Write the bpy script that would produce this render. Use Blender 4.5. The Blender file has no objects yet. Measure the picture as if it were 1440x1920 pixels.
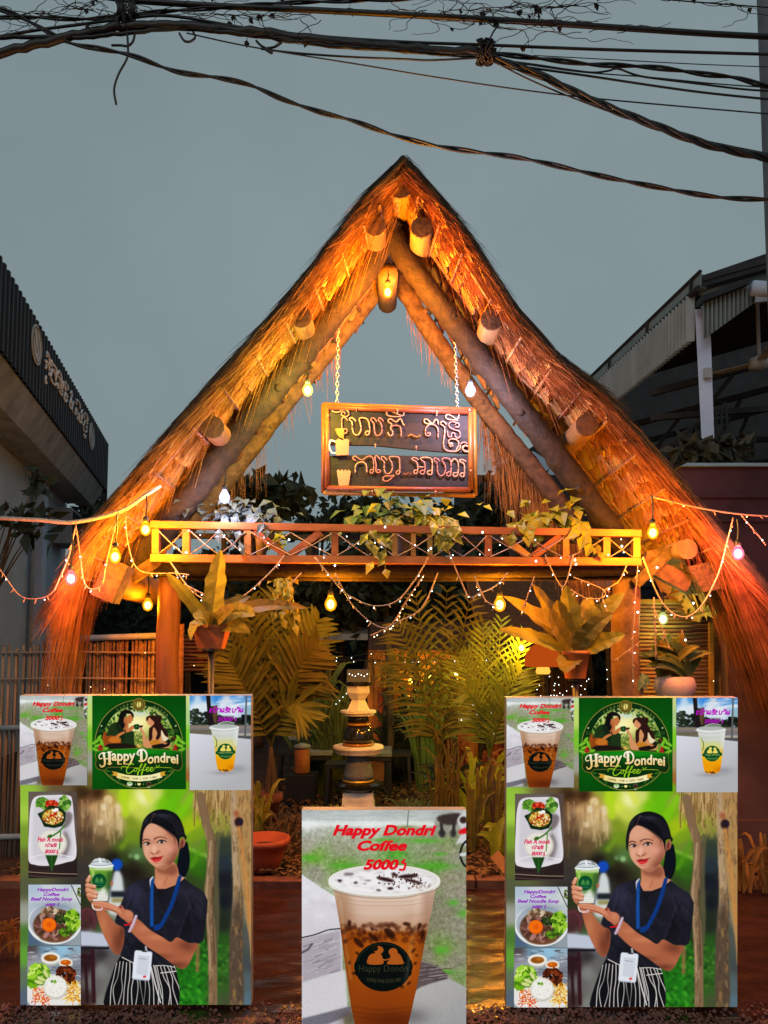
import bpy, math, random
import numpy as np
from mathutils import Vector, Matrix, Euler

SC = bpy.context.scene
COL = SC.collection
R = math.radians
rnd = random.Random(7)

# ---------------------------------------------------------------- camera
F = 1400.0                      # focal length in pixels of the 1440 x 1920 photograph
CY = 1117.0                     # image row of the optical axis
PITCH = R(4.0)
CAM_Z = 1.6
cam = bpy.data.cameras.new('camera'); cam_o = bpy.data.objects.new('camera', cam); COL.objects.link(cam_o)
cam.sensor_fit = 'VERTICAL'; cam.sensor_height = 36.0; cam.lens = 36.0 * F / 1920.0
cam.shift_y = (CY - 960.0) / 1920.0
cam_o.location = (0, 0, CAM_Z); cam_o.rotation_euler = (R(90) + PITCH, 0, 0)
cam.clip_start = .05; cam.clip_end = 500
SC.camera = cam_o
FWD = Vector((0, math.cos(PITCH), math.sin(PITCH))); UPV = Vector((0, -math.sin(PITCH), math.cos(PITCH)))
def ray(px, py): return FWD + Vector((1, 0, 0)) * ((px - 720.0) / F) + UPV * ((CY - py) / F)
def at(px, py, Y):
    d = ray(px, py); t = Y / d.y
    return Vector((0, 0, CAM_Z)) + d * t
def atD(px, py, D): return Vector((0, 0, CAM_Z)) + ray(px, py) * D

# ---------------------------------------------------------------- overcast dusk sky and a weak, wide sun
w = bpy.data.worlds.new('World'); SC.world = w; w.use_nodes = True
nt = w.node_tree; nt.nodes.clear()
out = nt.nodes.new('ShaderNodeOutputWorld'); bg = nt.nodes.new('ShaderNodeBackground')
sky = nt.nodes.new('ShaderNodeTexSky'); sky.sky_type = 'NISHITA'; sky.sun_disc = False
sky.sun_elevation = R(8); sky.sun_rotation = R(200); sky.air_density = 1.5; sky.dust_density = 3
mx = nt.nodes.new('ShaderNodeMix'); mx.data_type = 'RGBA'; mx.inputs[0].default_value = .95
tc = nt.nodes.new('ShaderNodeTexCoord'); nz = nt.nodes.new('ShaderNodeTexNoise'); nz.inputs['Scale'].default_value = 1.6; nz.inputs['Detail'].default_value = 6
rp = nt.nodes.new('ShaderNodeValToRGB'); rp.color_ramp.elements[0].position = .25; rp.color_ramp.elements[1].position = .75
rp.color_ramp.elements[0].color = (1.72, 2.3, 2.5, 1); rp.color_ramp.elements[1].color = (2.5, 3.2, 3.4, 1)
nt.links.new(tc.outputs['Generated'], nz.inputs['Vector']); nt.links.new(nz.outputs['Fac'], rp.inputs['Fac'])
nt.links.new(sky.outputs[0], mx.inputs[6]); nt.links.new(rp.outputs[0], mx.inputs[7])
nt.links.new(mx.outputs[2], bg.inputs['Color']); bg.inputs['Strength'].default_value = .1
nt.links.new(bg.outputs[0], out.inputs['Surface'])
sun = bpy.data.lights.new('sun', 'SUN'); sun.energy = .5; sun.angle = R(30); sun.color = (1, .95, .9)
sun_o = bpy.data.objects.new('sun', sun); COL.objects.link(sun_o); sun_o.rotation_euler = (R(60), 0, R(-20))
vs = SC.view_settings; vs.view_transform = 'Standard'; vs.look = 'None'; vs.exposure = 0; vs.gamma = 1; vs.use_curve_mapping = False
SC.cycles.max_bounces = 6; SC.cycles.diffuse_bounces = 2; SC.cycles.glossy_bounces = 3; SC.cycles.transparent_max_bounces = 12
SC.cycles.caustics_reflective = False; SC.cycles.caustics_refractive = False; SC.cycles.sample_clamp_indirect = 4

# ---------------------------------------------------------------- materials
def M(name, c1, c2=None, scale=8, stretch=(1, 1, 1), rough=.75, bump=.25, detail=6, metal=0, spec=.3, trans=0, dist=.02, lo=.3, hi=.7, rough2=None):
    m = bpy.data.materials.new(name); m.use_nodes = True
    t = m.node_tree; b = t.nodes['Principled BSDF']
    c2 = c2 or tuple(x * .55 for x in c1)
    tc = t.nodes.new('ShaderNodeTexCoord'); mp = t.nodes.new('ShaderNodeMapping'); mp.inputs['Scale'].default_value = stretch
    n = t.nodes.new('ShaderNodeTexNoise'); n.inputs['Scale'].default_value = scale; n.inputs['Detail'].default_value = detail; n.inputs['Roughness'].default_value = .62
    r = t.nodes.new('ShaderNodeValToRGB'); r.color_ramp.elements[0].position = lo; r.color_ramp.elements[1].position = hi
    r.color_ramp.elements[0].color = (*c2, 1); r.color_ramp.elements[1].color = (*c1, 1)
    oi = t.nodes.new('ShaderNodeObjectInfo'); hs = t.nodes.new('ShaderNodeHueSaturation')
    ma = t.nodes.new('ShaderNodeMath'); ma.operation = 'MULTIPLY_ADD'; ma.inputs[1].default_value = .36; ma.inputs[2].default_value = .82
    mh = t.nodes.new('ShaderNodeMath'); mh.operation = 'MULTIPLY_ADD'; mh.inputs[1].default_value = .05; mh.inputs[2].default_value = .475; t.links.new(oi.outputs['Random'], mh.inputs[0]); t.links.new(mh.outputs[0], hs.inputs['Hue'])
    t.links.new(oi.outputs['Random'], ma.inputs[0]); t.links.new(ma.outputs[0], hs.inputs['Value'])
    va = t.nodes.new('ShaderNodeVectorMath'); va.operation = 'ADD'
    t.links.new(tc.outputs['Object'], mp.inputs['Vector']); t.links.new(mp.outputs[0], va.inputs[0]); t.links.new(oi.outputs['Random'], va.inputs[1])
    t.links.new(va.outputs[0], n.inputs['Vector']); t.links.new(n.outputs['Fac'], r.inputs['Fac'])
    t.links.new(r.outputs[0], hs.inputs['Color']); t.links.new(hs.outputs[0], b.inputs['Base Color'])
    b.inputs['Roughness'].default_value = rough; b.inputs['Metallic'].default_value = metal; b.inputs['Specular IOR Level'].default_value = spec
    if rough2 is not None:
        mr = t.nodes.new('ShaderNodeMapRange'); mr.inputs[1].default_value = .35; mr.inputs[2].default_value = .65; mr.inputs[3].default_value = rough; mr.inputs[4].default_value = rough2
        t.links.new(n.outputs['Fac'], mr.inputs[0]); t.links.new(mr.outputs[0], b.inputs['Roughness'])
    if bump:
        bp = t.nodes.new('ShaderNodeBump'); bp.inputs['Strength'].default_value = bump; bp.inputs['Distance'].default_value = dist
        t.links.new(n.outputs['Fac'], bp.inputs['Height']); t.links.new(bp.outputs[0], b.inputs['Normal'])
    if trans:
        tr = t.nodes.new('ShaderNodeBsdfTranslucent'); mxs = t.nodes.new('ShaderNodeMixShader'); mxs.inputs[0].default_value = trans
        t.links.new(hs.outputs[0], tr.inputs['Color']); t.links.new(b.outputs[0], mxs.inputs[1]); t.links.new(tr.outputs[0], mxs.inputs[2])
        t.links.new(mxs.outputs[0], t.nodes['Material Output'].inputs['Surface'])
    return m

def glow(name, col, strength, see=0.0, sample=True):
    m = bpy.data.materials.new(name); m.use_nodes = True; t = m.node_tree; t.nodes.clear()
    o = t.nodes.new('ShaderNodeOutputMaterial'); e = t.nodes.new('ShaderNodeEmission'); e.inputs[0].default_value = (*col, 1); e.inputs[1].default_value = strength
    if see:
        tr = t.nodes.new('ShaderNodeBsdfTransparent'); mx = t.nodes.new('ShaderNodeMixShader'); mx.inputs[0].default_value = see
        t.links.new(e.outputs[0], mx.inputs[1]); t.links.new(tr.outputs[0], mx.inputs[2]); t.links.new(mx.outputs[0], o.inputs[0])
    else: t.links.new(e.outputs[0], o.inputs[0])
    if not sample: m.cycles.emission_sampling = 'NONE'
    return m

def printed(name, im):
    """print with made-up glow: emission is added so the picture reads bright"""
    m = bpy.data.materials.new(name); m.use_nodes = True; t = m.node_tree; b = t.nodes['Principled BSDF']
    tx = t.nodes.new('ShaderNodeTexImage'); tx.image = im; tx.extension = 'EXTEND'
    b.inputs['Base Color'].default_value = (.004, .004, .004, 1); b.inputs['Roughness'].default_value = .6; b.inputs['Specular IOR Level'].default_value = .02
    t.links.new(tx.outputs[0], b.inputs['Emission Color']); b.inputs['Emission Strength'].default_value = .95  # emission is added brightness, there is no light box behind the print
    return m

# ---------------------------------------------------------------- mesh helpers (all take world coordinates)
class MB:
    def __init__(s): s.v = []; s.f = []; s.uv = None
    def add(s, vs, fs):
        o = len(s.v); s.v.extend([tuple(p) for p in vs]); s.f.extend([tuple(i + o for i in f) for f in fs]); return s
    def hexa(s, c):                       # eight corners, bottom ring then top ring
        return s.add(c, [(0, 3, 2, 1), (4, 5, 6, 7), (0, 1, 5, 4), (1, 2, 6, 5), (2, 3, 7, 6), (3, 0, 4, 7)])
    def box(s, c, size, rot=None):
        x, y, z = [k / 2 for k in size]
        vs = [Vector(q) for q in ((-x, -y, -z), (x, -y, -z), (x, y, -z), (-x, y, -z), (-x, -y, z), (x, -y, z), (x, y, z), (-x, y, z))]
        if rot is not None: vs = [rot @ q for q in vs]
        return s.hexa([q + Vector(c) for q in vs])
    def bar(s, a, b, wd, th, side=None):  # square timber from a to b
        a, b = Vector(a), Vector(b); d = (b - a).normalized()
        side = Vector(side) if side is not None else (Vector((0, 1, 0)) if abs(d.y) < .9 else Vector((0, 0, 1)))
        u = d.cross(side).normalized() * wd / 2; v = d.cross(u).normalized() * th / 2
        return s.hexa([a - u - v, a + u - v, a + u + v, a - u + v, b - u - v, b + u - v, b + u + v, b - u + v])
    def tube(s, pts, r, seg=6, r1=None, cap=True, wob=0):
        pts = [Vector(p) for p in pts]; n = len(pts); r1 = r if r1 is None else r1; o = len(s.v)
        ref = Vector((0, 0, 1)) if abs((pts[-1] - pts[0]).normalized().z) < .9 else Vector((0, 1, 0))
        for i, p in enumerate(pts):
            d = (pts[min(i + 1, n - 1)] - pts[max(i - 1, 0)])
            d = d.normalized() if d.length > 1e-9 else Vector((0, 0, 1))
            u = d.cross(ref)
            if u.length < 1e-4: u = d.cross(Vector((1, 0, .1)))
            u.normalize(); v = d.cross(u)
            rr = r + (r1 - r) * i / max(n - 1, 1)
            for k in range(seg):
                a = 2 * math.pi * k / seg; q = rr * (1 + wob * (rnd.random() - .5))
                s.v.append(tuple(p + u * math.cos(a) * q + v * math.sin(a) * q))
        for i in range(n - 1):
            for k in range(seg):
                a, b = o + i * seg + k, o + i * seg + (k + 1) % seg
                s.f.append((a, b, b + seg, a + seg))
        if cap and seg > 2:
            s.f.append(tuple(o + k for k in reversed(range(seg)))); s.f.append(tuple(o + (n - 1) * seg + k for k in range(seg)))
        return s
    def lathe(s, c, prof, seg=16, squash=1):
        c = Vector(c); o = len(s.v)
        for r, z in prof:
            for k in range(seg):
                a = 2 * math.pi * (k + .5) / seg; s.v.append((c.x + r * math.cos(a), c.y + r * math.sin(a) * squash, c.z + z))
        for i in range(len(prof) - 1):
            for k in range(seg):
                a, b = o + i * seg + k, o + i * seg + (k + 1) % seg
                s.f.append((a, b, b + seg, a + seg))
        s.f.append(tuple(o + k for k in reversed(range(seg)))); s.f.append(tuple(o + (len(prof) - 1) * seg + k for k in range(seg)))
        return s
    def ball(s, c, r, seg=6, rings=4, sz=1):
        c = Vector(c)
        prof = [(max(1e-4, r * math.sin(math.pi * i / rings)), -sz * r * math.cos(math.pi * i / rings)) for i in range(rings + 1)]
        return s.lathe(c, prof, seg)
    def prism(s, front, ext):
        n = len(front); ext = Vector(ext); f = [Vector(p) for p in front]
        return s.add(f + [p + ext for p in f], [tuple(range(n)), tuple(reversed(range(n, 2 * n)))] + [(i, i + n, (i + 1) % n + n, (i + 1) % n) for i in range(n)])
    def leaf(s, p, d, up, L, W, droop=.15):
        """folded leaf blade: 6 vertices, 4 triangles"""
        p, d = Vector(p), Vector(d).normalized(); up = Vector(up)
        sd = d.cross(up)
        if sd.length < 1e-3: sd = d.cross(Vector((1, .2, .1)))
        sd.normalize(); n = sd.cross(d)
        m = p + d * L * .45; e = p + d * L - n * droop * L
        return s.add([p, m + sd * W / 2 + n * W * .12, e, m - sd * W / 2 + n * W * .12, m], [(0, 1, 4), (1, 2, 4), (0, 4, 3), (4, 2, 3)])
    def strap(s, pts, wd, n=None, wave=0, fold=.2):
        """long leaf along a curve, width profile, slightly folded"""
        pts = [Vector(p) for p in pts]; N = len(pts); o = len(s.v)
        up = Vector(n) if n is not None else Vector((0, -1, .3))
        for i, p in enumerate(pts):
            d = (pts[min(i + 1, N - 1)] - pts[max(i - 1, 0)]).normalized(); sd = d.cross(up)
            sd = sd.normalized() if sd.length > 1e-3 else Vector((1, 0, 0)); nn = sd.cross(d)
            t = i / (N - 1); k = wd * (math.sin(math.pi * min(1, .12 + .88 * t)) ** .6) / 2 if t < 1 else wd * .04
            k *= 1 + wave * math.sin(i * 2.4)
            for q in (-1, 0, 1): s.v.append(tuple(p + sd * k * q + nn * (fold * k * abs(q) + wave * k * .5 * math.sin(i * 3.1 + q))))
        for i in range(N - 1):
            for q in (0, 1):
                a = o + i * 3 + q; s.f.append((a, a + 1, a + 4, a + 3))
        return s

ORG = {}
def org(o):
    v = Vector((0, 0, 0))
    while o is not None: v = v + o.location; o = o.parent
    return v
def obj(name, mb, mat, parent=None, smooth=False, kind=None, loc=None):
    """one mesh object; vertices come in world coordinates"""
    me = bpy.data.meshes.new(name)
    off = org(parent) if parent is not None else Vector((0, 0, 0))
    if loc is not None: off = Vector(loc)
    if parent is not None and loc is not None: pass
    me.from_pydata([(x - off.x, y - off.y, z - off.z) for x, y, z in mb.v], [], mb.f); me.update()
    o = bpy.data.objects.new(name, me); COL.objects.link(o)
    if mat is not None: me.materials.append(mat)
    if smooth: me.polygons.foreach_set('use_smooth', [True] * len(me.polygons))
    if parent is not None:
        o.parent = parent
        if loc is not None: o.location = off - org(parent)
    elif loc is not None: o.location = off
    if kind: o['kind'] = kind
    return o
def thing(name, label, cat, loc=(0, 0, 0), group=None):
    o = bpy.data.objects.new(name, None); COL.objects.link(o); o.location = loc; o.empty_display_size = .2
    o['label'] = label; o['category'] = cat
    if group: o['group'] = group
    return o
def tag(o, label, cat, group=None):
    o['label'] = label; o['category'] = cat
    if group: o['group'] = group
    return o
def centre(o):
    """put a mesh's origin at the middle of its base"""
    me = o.data; co = np.empty(len(me.vertices) * 3); me.vertices.foreach_get('co', co); co = co.reshape(-1, 3)
    c = (co.max(0) + co.min(0)) / 2; c[2] = co[:, 2].min()
    me.vertices.foreach_set('co', (co - c).ravel()); o.location = o.location + Vector(c); me.update(); return o
def copy_tree(o, parent=None):
    c = o.copy(); COL.objects.link(c); c.parent = parent
    for ch in list(o.children): copy_tree(ch, c)
    return c
def curve(P, n=6): return [Vector(p) for p in spline([tuple(q) for q in P], n, False)]
def pxcurve(P, Y, n=6):
    """photo rows and columns to a smooth world curve at depth Y (a number, or one per point)"""
    return curve([at(p[0], p[1], p[2] if len(p) > 2 else Y) for p in P], n)

_DOT = {}
def dots(parent, pts, mat, r, name='led_lamp'):
    """tiny lamps: one small mesh, one object per lamp"""
    key = (mat.name, round(r, 5))
    if key not in _DOT:
        mb = MB(); mb.ball((0, 0, 0), r, 6, 4); me = bpy.data.meshes.new(name); me.from_pydata(mb.v, [], mb.f); me.materials.append(mat); _DOT[key] = me
    off = org(parent)
    for p in pts:
        o = bpy.data.objects.new(name, _DOT[key]); COL.objects.link(o); o.parent = parent; o.location = Vector(p) - off
# ---------------------------------------------------------------- printed pictures (painted with numpy, flat print only)
import numpy as np
PR = np.random.RandomState(5)

def boxblur(m, r):
    if r < 0.4: return m
    k = max(1, int(round(r)))
    for _ in range(3):
        for ax in (0, 1):
            n = m.shape[ax]
            pad = [(0, 0)] * m.ndim; pad[ax] = (k + 1, k)
            c = np.cumsum(np.pad(m, pad, mode='edge'), axis=ax, dtype=np.float64)
            sl1 = [slice(None)] * m.ndim; sl0 = [slice(None)] * m.ndim
            sl1[ax] = slice(2 * k + 1, 2 * k + 1 + n); sl0[ax] = slice(0, n)
            m = ((c[tuple(sl1)] - c[tuple(sl0)]) / (2 * k + 1)).astype(np.float32)
    return m

def fill_mask(E, x0, y0, w, h, sub=4):
    """even-odd coverage of edge list E (n,4) on the w x h window at x0,y0"""
    M = np.zeros((h, w + 1), np.float32)
    xa, ya, xb, yb = E[:, 0] - x0, E[:, 1] - y0, E[:, 2] - x0, E[:, 3] - y0
    for r in range(h):
        near = (np.minimum(ya, yb) < r + 1) & (np.maximum(ya, yb) > r)
        if not near.any(): continue
        a, b, c, d = xa[near], ya[near], xb[near], yb[near]
        acc = np.zeros(w + 2, np.float32)
        for s in range(sub):
            y = r + (s + .5) / sub
            hit = (b <= y) != (d <= y)
            if not hit.any(): continue
            xs = np.sort(a[hit] + (y - b[hit]) * (c[hit] - a[hit]) / (d[hit] - b[hit]))
            xs = np.clip(xs, 0, w)
            for i, x in enumerate(xs[: len(xs) // 2 * 2]):
                sg = 1.0 if i % 2 == 0 else -1.0
                k = int(x); f = x - k
                acc[k] += sg * (1 - f) / sub; acc[k + 1] += sg * f / sub
        M[r] = np.cumsum(acc)[: w + 1]
    return np.clip(M[:, :w], 0, 1)

def spline(P, n=8, closed=True):
    P = np.array(P, float)
    if len(P) < 3: return P
    out = []
    N = len(P)
    rng = range(N if closed else N - 1)
    for i in rng:
        if closed: p0, p1, p2, p3 = P[i - 1], P[i], P[(i + 1) % N], P[(i + 2) % N]
        else: p0, p1, p2, p3 = P[max(i - 1, 0)], P[i], P[i + 1], P[min(i + 2, N - 1)]
        for k in range(n):
            t = k / n
            out.append(.5 * ((2 * p1) + (-p0 + p2) * t + (2 * p0 - 5 * p1 + 4 * p2 - p3) * t * t + (-p0 + 3 * p1 - 3 * p2 + p3) * t ** 3))
    if not closed: out.append(P[-1])
    return np.array(out)

_TXT = {}
def text_edges(s, bold=.0):
    """outline edges of a word set in Blender's own built-in font"""
    key = (s, bold)
    if key in _TXT: return _TXT[key]
    cu = bpy.data.curves.new('print_text', 'FONT'); cu.body = s; cu.offset = bold; cu.resolution_u = 3
    ob = bpy.data.objects.new('print_text', cu)
    bpy.context.scene.collection.objects.link(ob)
    dg = bpy.context.evaluated_depsgraph_get()
    me = bpy.data.meshes.new_from_object(ob.evaluated_get(dg))
    V = np.array([v.co[:2] for v in me.vertices]).reshape(-1, 2)
    cnt = {}
    for p in me.polygons:
        for ek in p.edge_keys: cnt[ek] = cnt.get(ek, 0) + 1
    E = np.array([np.r_[V[a], V[b]] for (a, b), c in cnt.items() if c == 1]).reshape(-1, 4)
    bpy.data.objects.remove(ob); bpy.data.curves.remove(cu); bpy.data.meshes.remove(me)
    _TXT[key] = E
    return E

class Print:
    def __init__(s, x0, y0, x1, y1, S, base=(128, 128, 128)):
        s.x0, s.y0, s.S = x0, y0, S
        s.w, s.h = int(round((x1 - x0) * S)), int(round((y1 - y0) * S))
        s.a = np.empty((s.h, s.w, 3), np.float32); s.a[:] = base
        s.fr = (x0, y0, 1.0); s.clip = None
    def P(s, pts):
        ox, oy, k = s.fr
        p = np.array(pts, float).reshape(-1, 2)
        return np.c_[((ox + p[:, 0] / k) - s.x0) * s.S, ((oy + p[:, 1] / k) - s.y0) * s.S]
    def L(s, v): return v / s.fr[2] * s.S
    def comp(s, M, x, y, col, alpha=1.0):
        h, w = M.shape
        xa, ya, xb, yb = max(x, 0), max(y, 0), min(x + w, s.w), min(y + h, s.h)
        if xb <= xa or yb <= ya: return
        m = M[ya - y:yb - y, xa - x:xb - x] * alpha
        if s.clip is not None: m = m * s.clip[ya:yb, xa:xb]
        if isinstance(col, tuple) and isinstance(col[0], tuple):
            c0, c1, p0, p1 = col
            q = s.P([p0, p1]); d = q[1] - q[0]
            yy, xx = np.mgrid[ya:yb, xa:xb]
            t = np.clip(((xx - q[0, 0]) * d[0] + (yy - q[0, 1]) * d[1]) / (d @ d), 0, 1)[..., None]
            c = np.array(c0, np.float32) * (1 - t) + np.array(c1, np.float32) * t
        else: c = np.array(col, np.float32)
        s.a[ya:yb, xa:xb] = s.a[ya:yb, xa:xb] * (1 - m[..., None]) + c * m[..., None]
    def edges(s, E, col, blur=0, alpha=1.0):
        pad = int(blur * 3) + 2
        x0, y0 = int(np.floor(min(E[:, 0].min(), E[:, 2].min()))) - pad, int(np.floor(min(E[:, 1].min(), E[:, 3].min()))) - pad
        x1, y1 = int(np.ceil(max(E[:, 0].max(), E[:, 2].max()))) + pad, int(np.ceil(max(E[:, 1].max(), E[:, 3].max()))) + pad
        x0, y0, x1, y1 = max(x0, -60), max(y0, -60), min(x1, s.w + 60), min(y1, s.h + 60)
        if x1 <= x0 or y1 <= y0: return
        M = boxblur(fill_mask(E, x0, y0, x1 - x0, y1 - y0), blur)
        s.comp(M, x0, y0, col, alpha)
    def poly(s, pts, col, blur=0, alpha=1.0, sm=True):
        p = s.P(pts)
        if sm: p = spline(p, 6)
        q = np.roll(p, -1, axis=0)
        s.edges(np.c_[p, q], col, s.L(blur), alpha)
    def mask(s, pts, sm=True):
        p = s.P(pts)
        if sm: p = spline(p, 6)
        return fill_mask(np.c_[p, np.roll(p, -1, axis=0)], 0, 0, s.w, s.h)
    def rect(s, x0, y0, x1, y1, col, blur=0, alpha=1.0):
        s.poly([(x0, y0), (x1, y0), (x1, y1), (x0, y1)], col, blur, alpha, False)
    def ell(s, cx, cy, rx, ry, col, blur=0, alpha=1.0, ang=0):
        t = np.linspace(0, 2 * np.pi, 40, endpoint=False); c, n = np.cos(np.radians(ang)), np.sin(np.radians(ang))
        u, v = rx * np.cos(t), ry * np.sin(t)
        s.poly(np.c_[cx + u * c - v * n, cy + u * n + v * c], col, blur, alpha, False)
    def blob(s, cx, cy, rx, ry, col, alpha=1.0):
        p = s.P([(cx, cy)])[0]; a, b = s.L(rx), s.L(ry)
        x0, y0, x1, y1 = int(p[0] - 2.4 * a), int(p[1] - 2.4 * b), int(p[0] + 2.4 * a) + 1, int(p[1] + 2.4 * b) + 1
        yy, xx = np.mgrid[y0:y1, x0:x1]
        s.comp(np.exp(-((xx - p[0]) / a) ** 2 - ((yy - p[1]) / b) ** 2).astype(np.float32), x0, y0, col, alpha)
    def line(s, pts, wd, col, blur=0, alpha=1.0, sm=True, w1=None):
        p = s.P(pts)
        if sm and len(p) > 2: p = spline(p, 6, False)
        r0 = s.L(wd) / 2; r1 = r0 if w1 is None else s.L(w1) / 2
        b = max(.5, s.L(blur)); pad = int(max(r0, r1) + b) + 2
        x0, y0 = np.floor(p.min(0)).astype(int) - pad; x1, y1 = np.ceil(p.max(0)).astype(int) + pad
        x0, y0, x1, y1 = max(x0, 0), max(y0, 0), min(x1, s.w), min(y1, s.h)
        if x1 <= x0 or y1 <= y0: return
        yy, xx = np.mgrid[y0:y1, x0:x1].astype(np.float32) + .5
        D = np.full(xx.shape, 1e9, np.float32); n = len(p) - 1
        for i in range(n):
            d = p[i + 1] - p[i]; l2 = d @ d + 1e-9
            t = np.clip(((xx - p[i, 0]) * d[0] + (yy - p[i, 1]) * d[1]) / l2, 0, 1)
            r = r0 + (r1 - r0) * (i + t) / n
            D = np.minimum(D, np.hypot(xx - p[i, 0] - t * d[0], yy - p[i, 1] - t * d[1]) - r)
        s.comp(np.clip(.5 - D / (2 * b), 0, 1), x0, y0, col, alpha)
    def text(s, t, box, col, bold=.02, shear=0, alpha=1.0, arch=0, blur=0):
        E = text_edges(t, bold).copy()
        if not len(E): return
        if shear: E[:, 0] += shear * E[:, 1]; E[:, 2] += shear * E[:, 3]
        X, Y = E[:, [0, 2]], E[:, [1, 3]]
        X = (X - X.min()) / np.ptp(X); Y = 1 - (Y - Y.min()) / np.ptp(Y)
        x0, y0, x1, y1 = box
        Xf, Yf = x0 + X * (x1 - x0), y0 + Y * (y1 - y0)
        if arch: Yf = Yf + arch * ((2 * X - 1) ** 2)
        a, b = s.P(np.c_[Xf[:, 0], Yf[:, 0]]), s.P(np.c_[Xf[:, 1], Yf[:, 1]])
        s.edges(np.c_[a, b], col, s.L(blur), alpha)
    def soft(s, pts, k=1.0):
        """smooth background from colour samples (x, y, r, g, b)"""
        q = np.array(pts, float); p = s.P(q[:, :2])
        hh, ww = s.h // 6 + 1, s.w // 6 + 1
        yy, xx = np.mgrid[0:hh, 0:ww] * 6.0 + 3
        num = np.zeros((hh, ww, 3)); den = np.zeros((hh, ww, 1))
        for i in range(len(q)):
            d2 = (xx - p[i, 0]) ** 2 + (yy - p[i, 1]) ** 2
            w = (1 / (d2 + (12 * k) ** 2) ** 1.8)[..., None]
            num += w * q[i, 2:5]; den += w
        g = (num / den).astype(np.float32)
        big = np.repeat(np.repeat(g, 6, 0), 6, 1)[:s.h, :s.w]
        s.a[:] = boxblur(big, 4)
    def grain(s, amp, size=1, seed=0):
        r = np.random.RandomState(seed)
        n = r.randn(s.h // size + 2, s.w // size + 2).astype(np.float32)
        n = np.repeat(np.repeat(n, size, 0), size, 1)[:s.h, :s.w]
        s.a += boxblur(n, size * .6)[..., None] * amp
    def image(s, name):
        a = np.clip(s.a, 0, 255) / 255.0; a = a + .32 * a * (1 - a) * (2 * a - 1) - .1 * a * (1 - a)
        im = bpy.data.images.new(name, s.w, s.h, alpha=False)
        px = np.ones((s.h, s.w, 4), np.float32); px[..., :3] = a[::-1]
        im.pixels.foreach_set(px.ravel()); im.update(); im.pack()
        return im

def speck(p, n, cx, cy, rx, ry, cols, r0, r1, seed=0, alpha=1.0, thin=1.0):
    R = np.random.RandomState(seed)
    for _ in range(n):
        t = R.rand() * 6.283; q = math.sqrt(R.rand())
        c = cols[R.randint(len(cols))]; k = r0 + (r1 - r0) * R.rand()
        p.ell(cx + rx * q * math.cos(t), cy + ry * q * math.sin(t), k, k * thin, c, 0, alpha, R.rand() * 180)

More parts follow.
